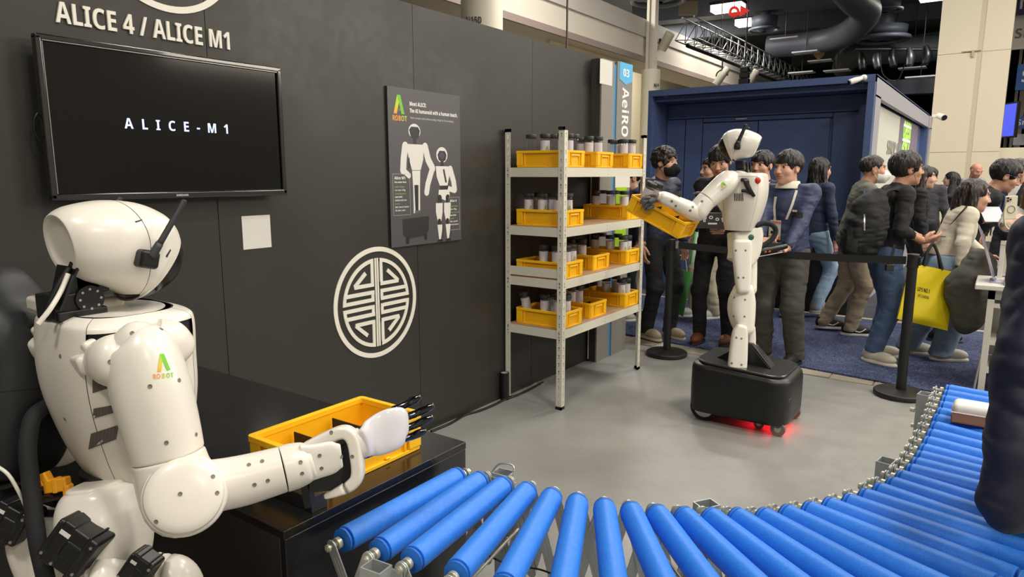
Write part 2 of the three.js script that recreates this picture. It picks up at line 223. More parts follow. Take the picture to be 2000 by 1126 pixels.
// ------------------------------------------------------------------ hall lamps: fitting, glowing lens and light
const lampGlow = std(0xfff6e4, 0.4, 0, { emissive: 0xfff0d8, emissiveIntensity: 4 });
function hallLamp(x, y, z, w, d, f, label, deep = 0.02) {
  const t = thing('high_bay_lamp', label, 'lamp', [x, y, z], 0, 'high bay lamps of the hall');
  part('housing', box(w + 0.08, 0.1, d + 0.08, 0, 0.06, 0, 0.02), M.darkGrey, t);
  part('lens', box(w, deep, d, 0, 0.01 - deep / 2, 0), lampGlow, t, 'glowing warm white lens');
  part('stem', rod([0, 0.1, 0], [0, CEIL - y - 0.02, 0], 0.02), M.darkGrey, t);
  const l = new THREE.RectAreaLight(LAMP.warm, LAMP.level * f, w, d); l.name = 'lamp_light'; l.position.set(0, -0.01 - deep, 0); l.rotation.x = -Math.PI / 2; t.add(l);
}
HALL_LAMPS.forEach(([x, z, w, d, f]) => hallLamp(x, CEIL - 0.5, z, w, d, f, 'grey high bay lamp hanging from the black ceiling beyond the frame'));
for (const [px, py] of [[1422, 10], [1467, 38]]) { const p = onY(px, py, 7.0); hallLamp(p.x, p.y, p.z, 1.0, 0.5, 1.2, px < 1450 ? 'lit high bay lamp beside the red exit arrow' : 'lit high bay lamp below the round ceiling duct', 0.2); scene.children[scene.children.length - 1].userData.group = undefined; delete scene.children[scene.children.length - 1].userData.group; }
{ const p = onY(1832, -2, 7.0); hallLamp(p.x, p.y, p.z, 1.0, 0.5, 1.0, 'lit high bay lamp at the top of the tall white wall'); delete scene.children[scene.children.length - 1].userData.group; }

// unseen light box, added to give sheen on the black wall and television
{
  const t = thing('added_light_box', 'long white light box added unseen over the aisle for wall sheen', 'sign', [6.2, 4.1, -10.8]);
  part('frame', box(0.2, 1.5, 9.2, 0.12, 0, 0, 0.02), M.darkGrey, t); part('box_face', box(0.02, 1.36, 9.04, 0.0, 0, 0), std(0xf2f4f8, 0.5, 0, { emissive: 0xfff2dc, emissiveIntensity: 4.5 }), t, 'glowing white face of the added light box');
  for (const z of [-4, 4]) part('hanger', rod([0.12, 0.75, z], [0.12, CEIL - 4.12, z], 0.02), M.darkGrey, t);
  const l = new THREE.RectAreaLight(0xfff2dc, 6, 9.04, 1.36); l.name = 'box_light'; l.position.set(-0.03, 0, 0); l.rotation.y = -Math.PI / 2; t.add(l);
}
// ------------------------------------------------------------------ black booth wall of laminate panels
const WX = -2.69, WTOP = 2.42;
const mPanel = phys(0x2f2e2a, 0.3, { clearcoat: 0.0, specularIntensity: 0.9 });
{
  const noiseR = noiseTexture(256, 21, (u, v, L) => { const n = 66 + L[1](u, v) * 26 + L[4](u, v) * 14 + L[6](u, v) * 8; return [n, n, n]; }, false); noiseR.repeat.set(0.5, 0.5);
  mPanel.roughnessMap = noiseR; mPanel.roughness = 1.25;
  const w = struct('wall_left', boxMM([WX - 0.12, 0, -4.97], [WX - 0.014, WTOP - 0.004, 3.4]), std(0x0b0b0b, 0.8), 'black laminate booth wall of tall panels');
  let z = 3.4; const ends = [1.92, 0.72, -0.46, -1.66, -2.87, -4.04, -4.97];
  for (const e of ends) { part('panel', worldUV(boxMM([WX - 0.014, 0.002, e + 0.0015], [WX, WTOP, z - 0.0015])), mPanel, w); z = e; }
}
// ------------------------------------------------------------------ white soffit beam, columns behind
{
  const BX = -9.3, yb = onX(1190, 99, BX).y, yt = onX(1290, 52, BX).y;
  const mB = std(0xcfc8ba, 0.7);
  struct('trim_2', boxMM([BX - 1.2, yb, -46], [BX, yt, 4]), mB, 'deep white soffit beam running through the hall');
  struct('trim_3', boxMM([BX - 0.02, yb - 0.02, -46], [BX + 0.05, yb + 0.14, 4]), std(0x8e7f78, 0.6), 'brownish lower rail of the soffit beam');
  struct('trim_4', boxMM([BX, yt - 0.5, -46], [BX + 0.06, yt, 4]), std(0xbdb8b0, 0.7), 'raised upper band of the soffit beam');
  const c1 = onX(941, 40, BX + 1.3), d1 = depthOf(c1), r1 = 41 * d1 / FPX;
  const a = thing('round_column', 'fat round white column rising behind the black wall', 'column', [c1.x, 0, c1.z]);
  part('shaft', rod([0, 0, 0], [0, onX(941, 3, BX + 1.3).y, 0], r1, r1, 40), M.offwhite, a);
  part('upper_post', box(r1 * 1.1, CEIL - onX(941, 3, BX + 1.3).y, r1 * 1.1, 0, (CEIL + onX(941, 3, BX + 1.3).y) / 2, 0), mB, a);
  const lm = std(0x3a3833, 0.8); const tl = at(926, 45, d1 - r1 - 0.02);
  const rdir = Rt.clone(); letters(a, 'N15D', 12.5 * d1 / FPX, 0.01, rdir, at(909, 46, d1 - r1 * 0.99).sub(V(c1.x, 0, c1.z)), lm, { stretch: 0.7, name: 'stencil_letter' });
  const c2 = onX(1271, 150, BX + 0.25), d2 = depthOf(c2), r2 = 18 * d2 / FPX, yc = onX(1271, 142, BX).y;
  const b = thing('round_column', 'clad white column with narrower square post above', 'column', [c2.x, 0, c2.z]);
  part('shaft', rod([0, 0, 0], [0, yc, 0], r2, r2, 32), M.offwhite, b);
  const pw = 17 * d2 / FPX; for (const s of [-1, 0, 1]) part('post_flange', box(pw * 0.3, CEIL - yc - 1.2, pw * (s ? 0.9 : 0.5), s * pw * 0.36, (CEIL - 1.2 + yc) / 2, 0), mB, b);
  letters(b, 'NH', 7 * d2 / FPX, 0.01, rdir, at(1277, 170, d2 - r2 * 0.98).sub(V(c2.x, 0, c2.z)), lm, { stretch: 0.7, name: 'stencil_letter' });
  // white posts seen above the wall beside the round column
  for (const [x0, x1] of [[832, 861], [880, 900]]) { const p = onX((x0 + x1) / 2, 10, BX - 1.4), w = (x1 - x0) * depthOf(p) / FPX; solo('square_post', box(w, CEIL, w, p.x, CEIL / 2, p.z), mB, x0 < 850 ? 'white square post showing over the black wall' : 'white square post tight beside the fat round column', 'post'); }
  // lit pale partition behind the beam
  solo('partition', boxMM([-14.4, 0, -44], [-14.2, onX(1300, 120, -14.2).y + 1.2, -18]), std(0xd9cfae, 0.8), 'pale cream partition lit up below the soffit beam', 'partition');
  solo('partition', boxMM([BX - 0.6, 0, -20], [BX - 0.5, onX(1245, 190, BX - .5).y + 1.4, -15.5]), std(0xcdbf9c, 0.8), 'narrow cream partition behind the grey booth sign', 'partition');
}
// ------------------------------------------------------------------ tall white wall panels at the right
{
  const Z = -19, xl = onZ(1822, 200, Z).x, xr = onZ(1972, 120, Z).x, xs = onZ(1907, 165, Z).x, m = std(0xd5cbb4, 0.75);
  const w = struct('wall_white', boxMM([xl, 0, Z - 1.2], [xr, CEIL, Z - 0.03]), std(0xa59c88, 0.8), 'tall cream white wall of two board panels');
  const ys = [0.01, 2.02, 4.2, 6.3, CEIL - 0.01];
  for (let i = 0; i < 4; i++) { part('board', boxMM([xl, ys[i] + 0.004, Z - 0.03], [xs - 0.05, ys[i + 1] - 0.004, Z]), m, w); part('board', boxMM([xs + 0.05, ys[i] + 0.004, Z - 0.03], [xr, ys[i + 1] - 0.004, Z]), m, w); }
  part('joint_strip', boxMM([xs - 0.05, 0, Z - 0.03], [xs + 0.05, CEIL, Z - 0.01]), std(0xc4b89f, 0.75), w);
  part('pipe_bracket', [boxMM([xs - 0.34, onZ(1902, 100, Z).y, Z], [xs + 0.02, onZ(1902, 98.5, Z).y, Z + 0.04]), rod([xs - 0.13, onZ(1900, 111, Z).y, Z + .03], [xs - 0.13, onZ(1902, 98.5, Z).y, Z + 0.03], 0.03)], std(0xb0a690, 0.6), w);
  struct('wall_low', boxMM([xr, 0, Z - 0.6], [26, onZ(1965, 288, Z).y, Z - 0.1]), m, 'low cream white wall continuing right of the tall wall');
}
// ------------------------------------------------------------------ navy container kiosk
{
  const KZ = -8.5, xl = onZ(1263, 300, KZ).x, xr = onZ(1698, 300, KZ).x, T = 2.58, L = 6.4;
  const navy = std(0x50628f, 0.5), grey = std(0x9d9ca3, 0.55), dark = navy;
  const k = thing('container_kiosk', 'navy shipping container kiosk with recessed panelled front', 'kiosk', [0, 0, 0]);
  const fw = 0.1, RZ = KZ - 0.5;
  part('front_post', boxMM([xl, 0, KZ - 0.12], [xl + 0.055, T, KZ]), navy, k); part('front_post', boxMM([xr - 0.07, 0, KZ - 0.12], [xr, T, KZ]), navy, k);
  part('top_rail', boxMM([xl, T - 0.075, KZ - 0.12], [xr, T, KZ + 0.001]), navy, k);
  part('roof', boxMM([xl, T - 0.02, KZ - L], [xr, T + 0.01, KZ - 0.1]), dark, k);
  part('soffit', boxMM([xl + 0.02, T - 0.14, RZ], [xr - 0.02, T - 0.08, KZ - 0.1]), navy, k);
  part('left_wall', boxMM([xl, 0, KZ - L], [xl + 0.06, T - 0.05, KZ - 0.11]), navy, k);
  part('back_wall', boxMM([xl, 0, KZ - L - 0.05], [xr, T, KZ - L]), navy, k);
  // recessed front: panels and a pair of doors, each proud of the dark backing
  part('recess_backing', boxMM([xl + 0.06, 0, RZ - 0.08], [xr - 0.06, T - 0.1, RZ - 0.03]), dark, k);
  const w = xr - xl - 0.12, ed = [0, 0.105, 0.2, 0.215, 0.46, 0.5, 0.81, 0.83, 1], x0 = xl + 0.06, topY = 2.24;
  const pl = (a, b, y0, y1, z, n = 'front_panel') => part(n, box((b - a) * w - 0.012, y1 - y0 - 0.012, 0.03, x0 + (a + b) / 2 * w, (y0 + y1) / 2, z, 0.004), navy, k);
  pl(0, 0.105, 0, topY, RZ); pl(0.105, 0.2, 0, topY, RZ); pl(0.2, 0.485, 0, topY - 0.06, RZ + 0.005, 'door'); pl(0.485, 0.82, 0, topY - 0.06, RZ + 0.005, 'door'); pl(0.83, 1, 0, topY, RZ); pl(0.2, 0.83, topY - 0.06, topY, RZ);
  pl(0, 1, topY, T - 0.14, RZ - 0.005, 'header_panel');
  part('slot_light', box(0.14, 0.012, 0.01, x0 + 0.4 * w, topY - 0.03, RZ + 0.03), std(0xdfe8e8, 0.4), k);
  // side towards the aisle
  const s = (px, py) => onX(px, py, xr), zA = KZ - 0.001, zB = s(1815, 300).z;
  part('side_frame', [boxMM([xr - 0.06, T - 0.22, zB], [xr, T, KZ - 0.1]), boxMM([xr - 0.06, 0, KZ - 0.5], [xr, T - 0.2, KZ - 0.1]), boxMM([xr - 0.06, 0, zB - 0.01], [xr, T - 0.2, zB + 0.35]), boxMM([xr - 0.06, 0, zB], [xr, 0.35, KZ - 0.1])], grey, k);
  part('side_wall', boxMM([xr - 0.2, 0.3, zB], [xr - 0.12, T - 0.2, KZ - 0.4]), navy, k);
  const zm = s(1768, 280).z, za = KZ - 0.52, ze = s(1800, 300).z;
  part('sign_panel', boxMM([xr - 0.12, 0.37, zm], [xr - 0.09, T - 0.24, za]), std(0xcfd0c6, 0.5), k, 'pale panel lettered SHOP SMART');
  const mauve = part('sign_panel', boxMM([xr - 0.12, 0.37, ze], [xr - 0.085, T - 0.24, zm]), std(0x7c7286, 0.45), k, 'mauve panel with green neon lettering');
  const dir = V(0, 0, -1), sm = std(0x9a9c94, 0.6); const p0 = s(1730, 302);
  { const a = onX(1731, 300, xr - 0.088), b = onX(1767, 308, xr - 0.088), w = a.z - b.z, st = w / textWidth('SHOP SMART', 0.18); letters(k, 'SHOP SMART', 0.18, 0.006, dir, V(xr - 0.088, a.y, a.z), sm, { stretch: st }); }
  const gm = std(0xb8e070, 0.4, 0, { emissive: 0x9ccf50, emissiveIntensity: 0.55 }), wm = std(0xe8e6f4, 0.4, 0, { emissive: 0xe8e6f4, emissiveIntensity: 0.5 });
  const q = s(1778, 262), z1 = s(1776, 260).z, z2 = s(1790, 260).z;
  const nw = z1 - s(1790, 260).z; letters(k, 'OPEN', 0.26, 0.006, dir, V(xr - 0.083, s(1783, 272).y, z1), gm, { stretch: nw / textWidth('OPEN', 0.26), name: 'neon_letter' });
  letters(k, '24/7', 0.24, 0.006, dir, V(xr - 0.083, s(1783, 294).y, z1), gm, { stretch: nw / textWidth('24/7', 0.24), name: 'neon_letter' });
  for (const y of [s(1783, 254).y + 0.04, s(1783, 276).y - 0.01]) part('neon_bar', boxMM([xr - 0.084, y, z1 - 0.95], [xr - 0.075, y + 0.035, z1]), wm, k);
  // counter with drinks stands in the recess
  const cy = onZ(1605, 425, KZ + 0.15).y;
  const ct = thing('counter', 'black draped counter in front of the navy kiosk', 'counter', [0, 0, 0]);
  const cx0 = onZ(1400, 500, KZ + 0.3).x, cx1 = onZ(1668, 500, KZ + 0.3).x;
  part('top', boxMM([cx0, cy - 0.03, KZ + 0.02], [cx1, cy, KZ + 0.42], 0.005), M.black, ct); part('drape', boxMM([cx0 + 0.01, 0, KZ + 0.03], [cx1 - 0.01, cy - 0.03, KZ + 0.41], 0.01), M.blackMatte, ct);
  const can = (px, h, r, c1, c2, label) => { const p = onZ(px, 420, KZ + 0.18); const t = thing('drink_can', label, 'can', [p.x, cy, p.z], 0); part('can_body', lathe([[0, 0], [r * 0.85, 0], [r, 0.01], [r, h * 0.72], [r * 0.97, h * 0.75], [0, h * 0.75]], 20), std(c1, 0.35, 0.2), t); part('can_top', lathe([[0, h * 0.752], [r * 0.97, h * 0.752], [r * 0.7, h], [0, h]], 20), std(c2, 0.4, 0.3), t); };
  can(1606, 0.25, 0.038, 0x6b5a86, 0xc79474, 'tall purple bottle with copper cap on kiosk counter'); can(1618, 0.19, 0.034, 0xb83232, 0xd8cfc8, 'red can on the kiosk counter'); can(1624, 0.23, 0.03, 0x9fa6b8, 0xe9e9e6, 'pale blue bottle with white cap on kiosk counter'); can(1611, 0.13, 0.032, 0xdedcd4, 0xe8e8e4, 'small white cup on the kiosk counter');
  // security cameras
  const cam1 = onZ(1684, 152, KZ + 0.02), t1 = thing('security_camera', 'white bullet security camera on the kiosk front corner', 'camera', cam1.toArray()); t1.scale.setScalar(0.62);
  part('mount', ball(0.052, 0.03, 0, 0.02), M.white, t1); part('camera_body', loft([{ c: [0, -0.01, 0.05], a: 0.035, b: 0.035 }, { c: [-0.08, -0.045, 0.12], a: 0.05, b: 0.05 }, { c: [-0.15, -0.075, 0.18], a: 0.048, b: 0.048 }], { seg: 20, side: [0, 1, 0] }), M.white, t1); part('lens', rod([-0.165, -0.082, 0.192], [-0.175, -0.086, 0.2], 0.036), M.black, t1); part('cable', tube([[0.02, -0.03, 0.01], [0.0, -0.16, 0.01], [-0.05, -0.26, 0]], 0.006, 16, 6), M.black, t1);
  const c2 = s(1818, 227), t2 = thing('security_camera', 'small white security camera at the rear kiosk corner', 'camera', [xr, c2.y, zB + 0.1]);
  part('mount', box(0.12, 0.06, 0.06, 0.06, 0.02, 0, 0.01), M.white, t2); part('camera_body', rod([0.1, 0.03, 0], [0.2, -0.02, 0.12], 0.05, 0.06, 20), M.white, t2); part('lens', rod([0.2, -0.02, 0.12], [0.21, -0.025, 0.132], 0.05), M.black, t2);
}
// ------------------------------------------------------------------ ceiling services
{
  const duct = std(0x4c525e, 0.5), ductD = std(0x3e444f, 0.6), beamM = std(0x424853, 0.7);
  const pipe = (list, r, name, label, mat = duct) => solo(name, tube(list.map(([x, y, h]) => onY(x, y, h)), r, 60, 18), mat, label, 'duct');
  pipe([[1640, -40, 6.4], [1668, -4, 6.4], [1692, 22, 6.4], [1668, 55, 6.4], [1630, 74, 6.4], [1580, 84, 6.4], [1500, 92, 6.4]], 0.42, 'air_duct', 'big round grey air duct bending across the ceiling');
  pipe([[1648, 130, 6.0], [1660, 112, 6.0], [1690, 104, 6.0], [1740, 100, 6.0], [1830, 94, 6.0]], 0.45, 'air_duct', 'round blue grey duct curving above the kiosk roof', ductD);
  const bx = (x0, y0, x1, y1, h, w, t, label) => { const a = onY(x0, y0, h), b = onY(x1, y1, h); solo('ceiling_beam', bar(a, b, w, t), beamM, label, 'beam'); };
  bx(1240, 30, 1700, -18, 7.2, 0.7, 0.7, 'dark steel ceiling beam behind the lit lamps'); bx(1300, 66, 1840, 22, 7.4, 0.5, 0.6, 'dark steel ceiling beam over the round diffuser'); bx(1560, 120, 1850, 80, 7.5, 1.4, 0.7, 'broad dark beam above the kiosk roof'); bx(1640, 175, 1840, 168, 4.6, 0.5, 0.5, 'low dark beam behind the kiosk roof');
  const ring = (px, py, h, r, label) => { const p = onY(px, py, h); const t = thing('ceiling_diffuser', label, 'diffuser', p.toArray()); part('rim', new THREE.TorusGeometry(r, r * 0.1, 8, 36).rotateX(Math.PI / 2), duct, t); part('cone', lathe([[r * 0.2, -0.08], [r * 0.9, 0.1], [r * 0.95, 0.4], [0.05, 0.5]], 28), ductD, t); part('neck', rod([0, 0.4, 0], [0, CEIL - h, 0], r * 0.4), ductD, t); };
  ring(1492, 58, 6.3, 0.45, 'round ceiling diffuser below the lit lamp'); ring(1725, 76, 6.2, 0.8, 'large bluish round diffuser above the kiosk'); ring(1728, 20, 6.8, 0.5, 'crumpled foil round diffuser next to the bent duct'); ring(1285, 0, 6.9, 0.8, 'round diffuser at the top edge of the picture');
  const pan = (px, py, h, label) => { const p = onY(px, py, h); const t = thing('hanging_lamp', label, 'lamp', p.toArray()); part('plate', box(0.9, 0.05, 0.5, 0, 0, 0, 0.01), std(0xc8c8d2, 0.5), t); part('cord', rod([0, 0, 0], [0, CEIL - h, 0], 0.015), M.darkGrey, t); };
  pan(1534, 76, 6.0, 'unlit flat hanging lamp near the long round duct'); pan(1574, 102, 6.0, 'unlit flat hanging lamp over the kiosk'); pan(1603, 119, 6.0, 'unlit flat hanging lamp beside the narrow pennant'); pan(1782, 133, 5.4, 'unlit flat hanging lamp beside the tall white wall'); pan(1798, 151, 4.8, 'small unlit hanging lamp low beside the tall white wall'); pan(1566, 142, 5.4, 'unlit hanging lamp just over the kiosk edge'); pan(1635, 138, 5.4, 'unlit hanging lamp near the black speaker');
  // exit arrow
  { const p = onY(1434, 23, 6.3), t = thing('exit_sign', 'red glowing exit arrow sign below the lit lamp', 'sign', p.toArray()); t.scale.setScalar(0.7); const rm = std(0xd03028, 0.4, 0, { emissive: 0xff2818, emissiveIntensity: 0.4 }); t.rotation.y = YAW; part('round_sign', new THREE.TorusGeometry(0.17, 0.06, 8, 24), rm, t); part('arrow', extrude([[0.25, -0.2], [0.65, 0.04], [0.25, 0.25]], 0.05), rm, t); part('bracket', box(0.7, 0.05, 0.06, 0.1, -0.1, 0.0), rm, t); part('hanger', rod([0, 0.15, 0], [0, (CEIL - p.y) / 0.7, 0], 0.015), M.darkGrey, t); }
  { const p = onY(1344, 16, 6.8), t = thing('hanging_sign', 'small tan sign board hanging under the dark ceiling', 'sign', p.toArray()); t.rotation.y = YAW; part('board', box(0.6, 0.42, 0.05, 0, 0, 0, 0.01), std(0x7a6c52, 0.6), t); part('hanger', rod([0, 0.2, 0], [0, CEIL - p.y, 0], 0.012), M.darkGrey, t); }
  { const p = onY(1600, 96, 6.1), t = thing('hanging_sign', 'narrow tan pennant hanging above the kiosk', 'sign', p.toArray()); t.rotation.y = YAW; part('board', extrude([[-0.2, 0.3], [0.2, 0.3], [0.2, -0.2], [0, -0.4], [-0.2, -0.2]], 0.03), std(0x8a7440, 0.6), t); part('hanger', rod([0, 0.28, 0], [0, CEIL - p.y, 0], 0.012), M.darkGrey, t); }
  // lighting truss
  {
    const p = at(1340, 55, 20), t = thing('lighting_truss', 'silver box lighting truss hanging with spotlights', 'truss', p.toArray()); const LZ = 30, w = 0.32, m = std(0x8b8e92, 0.4, 0.7);
    for (const [sx, sy] of [[-1, -1], [1, -1], [-0.4, 1], [0.7, 1]]) part('chord', rod([sx * w, sy * w * 0.95, 0], [sx * w, sy * w * 0.95, -LZ], 0.024, 0.024, 8), m, t);
    const bl = [], bb = []; for (let i = 0; i < 40; i++) { const z = -i * 0.75; bl.push(rod([w, -w * .95, z], [w * 0.7, w * .95, z - 0.37], 0.013, 0.013, 6), rod([w * 0.7, w * .95, z - 0.37], [w, -w * .95, z - 0.75], 0.013, 0.013, 6), rod([-w, -w * .95, z], [-w * 0.4, w * .95, z - 0.37], 0.013, 0.013, 6), rod([-w * 0.4, w * .95, z - 0.37], [-w, -w * .95, z - 0.75], 0.013, 0.013, 6)); bb.push(rod([-w, -w * .95, z], [w, -w * .95, z - 0.37], 0.013, 0.013, 6), rod([w, -w * .95, z - .37], [-w, -w * .95, z - 0.75], 0.013, 0.013, 6)); }
    part('side_lacing', bl, m, t); part('bottom_lacing', bb, M.darkSteel, t); for (const z of [-3, -14, -25]) part('hanger', rod([0, w, z], [0, CEIL - p.y, z], 0.015), M.darkGrey, t);
    part('cable_run', tube([[-0.1, -0.42, -0.4], [0.1, -0.5, -2], [0, -0.45, -5], [0.15, -0.52, -9], [0, -0.45, -15], [0.1, -0.5, -25]], 0.06, 60, 8), M.blackMatte, t);
    const spot = (z, dx, dy, c, label, rot) => { const q = thing('spotlight', label, 'spotlight', [p.x + dx, p.y + dy, p.z + z]); part('barrel', rod([-0.18, -0.3, 0.1], [0.16, 0.26, -0.1], 0.13, 0.12, 16), c, q); part('yoke', new THREE.TorusGeometry(0.2, 0.025, 6, 18, Math.PI), M.darkGrey, q); part('clamp', rod([0, 0.18, 0], [0, -dy - 0.3, 0], 0.025), M.darkGrey, q); };
    spot(-4.2, -0.32, -0.85, std(0xb8b4a8, 0.5), 'grey spotlight hanging from the truss beside its twin', 0.3); spot(-5.4, 0.32, -0.85, std(0xb8b4a8, 0.5), 'grey spotlight hanging from the truss beside its twin', 0.35);
    scene.children.slice(-2).forEach(o => o.userData.group = 'paired truss spotlights');
  }
  { const p = onX(1300, 82, -9.05), t = thing('spotlight', 'off white spotlight clamped to the soffit beam', 'spotlight', p.toArray()); t.rotation.set(0.2, 0, -0.6); part('barrel', rod([0, -0.25, 0], [0, 0.3, 0], 0.15, 0.15, 16), std(0xcac5ae, 0.5), t); part('clamp', box(0.3, 0.1, 0.1, -0.22, -0.05, 0), M.darkGrey, t); }
  // black line-array speaker and second truss cluster
  { const p = at(1454, 150, 22), t = thing('loudspeaker', 'black stacked loudspeaker hanging over the kiosk', 'speaker', p.toArray()); for (let i = 0; i < 3; i++) part('cabinet', box(0.24 + 0.03 * i, 0.16, 0.25, 0, 0.22 - i * 0.18, 0, 0.015), M.black, t); part('hanger', rod([0, 0.3, 0], [0, CEIL - p.y, 0], 0.02), M.darkGrey, t); }
  { const p = at(1742, 118, 24), t = thing('stage_light_cluster', 'cluster of black stage lights hanging above the kiosk corner', 'spotlight', p.toArray()); part('pipe', rod([-1.2, 0.5, 0], [1.6, 0.35, -1], 0.05), M.darkSteel, t); const r = rng(5); for (let i = 0; i < 5; i++) part('lamp_head', loft([{ c: [-1 + i * 0.5, 0.35, 0], a: 0.08, b: 0.08 }, { c: [-1 + i * 0.5 + r() * 0.1, 0.05, 0.1], a: 0.14, b: 0.14 }, { c: [-1 + i * 0.5 + r() * 0.15, -0.2, 0.15], a: 0.12, b: 0.12 }], { seg: 14 }), i % 2 ? M.darkSteel : M.black, t); part('hanger', rod([0, 0.45, -0.5], [0, CEIL - p.y, -0.5], 0.02), M.darkGrey, t); part('loop_cable', tube([[-0.4, 0.4, 0], [-0.2, -0.5, 0.1], [0.2, -0.7, 0], [0.5, 0.3, 0]], 0.02, 24, 6), M.black, t); }
  // thin conduits
  for (const [a, b, h, lab] of [[[1706, 55], [1800, 40], 6.9, 'thin grey conduit under the ceiling by the duct elbow'], [[1250, 62], [1540, 36], 7.3, 'long thin conduit behind the truss'], [[1700, 84], [1830, 66], 6.9, 'thin conduit above the large bluish diffuser']]) solo('conduit', rod(onY(a[0], a[1], CEIL - 0.06), onY(b[0], b[1], CEIL - 0.06), 0.03, 0.035, 8), std(0x54585f, 0.5, 0.4), lab, 'pipe');
  solo('drop_cable', rod(onX(1108, 0, -4.4).setY(CEIL), onX(1107, 97, -4.4), 0.012, 0.012, 8), std(0x5a5248, 0.6), 'thin steel cable hanging down behind the black wall', 'cable');
}
// ------------------------------------------------------------------ hanging signs beyond the tall wall
{
  const Z = -30; const sg = (x0, y0, x1, y1, c, txt, tc, label, z = Z, sz = 0.5) => { const a = onZ(x0, y0, z), b = onZ(x1, y1, z), t = thing('hanging_sign', label, 'sign', [(a.x + b.x) / 2, (a.y + b.y) / 2, z]); const w = b.x - a.x, h = a.y - b.y; part('board', box(w, h, 0.12, 0, 0, 0, 0.01), std(c, 0.5), t); if (txt) letters(t, txt, h * sz, 0.02, V(1, 0, 0), V(-w / 2 + h * 0.15, -h * sz * 0.42, 0.06), std(tc, 0.5), { stretch: 0.95 }); part('hanger', rod([0, h / 2, 0], [0, Math.max(h / 2 + 0.05, CEIL - (a.y + b.y) / 2), 0], 0.02), M.darkGrey, t); };
  sg(1984, -12, 2140, 14, 0x3c3060, 'No', 0xe8e6f0, 'purple hanging sign lettered No', Z - 0.0, 0.55);
  sg(1976, 16, 2140, 84, 0xd4d0c4, '', 0, 'large pale sign board lettered Sma in grey', Z - 0.6);
  { const t = scene.children[scene.children.length - 1]; const a = onZ(1980, 76, Z - 0.6); letters(t, 'Sma', 0.32, 0.02, V(1, 0, 0), a.sub(t.position).add(V(0, 0, 0.07)), std(0x6d6c68, 0.5)); }
  sg(1988, 126, 2140, 168, 0x2e62b0, 'S', 0xeef2fa, 'bright blue hanging sign with white letter S', Z - 1.2, 0.45);
  sg(1983, 228, 2120, 248, 0x2f55a0, 'Smar', 0xdfe6f4, 'small blue sign lettered Smar below the bright one', Z - 1.8, 0.45);
  sg(1980, 262, 2060, 282, 0xb9b4c4, '', 0, 'pale lilac banner low behind the white wall', Z - 2.4);
  { const z = -27, a = onZ(1963, 260, z), b = onZ(1974, 210, z), t = thing('display_screen', 'glowing blue display panel seen edge on beyond the white wall', 'screen', [(a.x + b.x) / 2, (a.y + b.y) / 2, z]); t.rotation.y = -1.0; part('frame', box(0.9, b.y - a.y + 0.3, 0.1, 0, 0, 0, 0.01), M.black, t); part('screen', box(0.84, b.y - a.y + 0.2, 0.02, 0, 0, 0.05), std(0x4a58d8, 0.4, 0, { emissive: 0x4a58e8, emissiveIntensity: 0.7 }), t); part('post', rod([0, -(b.y - a.y) / 2, 0], [0, -(a.y + b.y) / 2, 0], 0.05), M.darkGrey, t); }
  for (const [px, w] of [[1994, 10], [1985, 6]]) { const p = onZ(px, 200, -34); solo('square_post', box(w * 34 / FPX, CEIL, 0.3, p.x, CEIL / 2, -34), std(0x9c968c, 0.7), px > 1990 ? 'grey post behind the bright blue hanging sign' : 'thin grey post far behind the tall white wall', 'post'); }
}
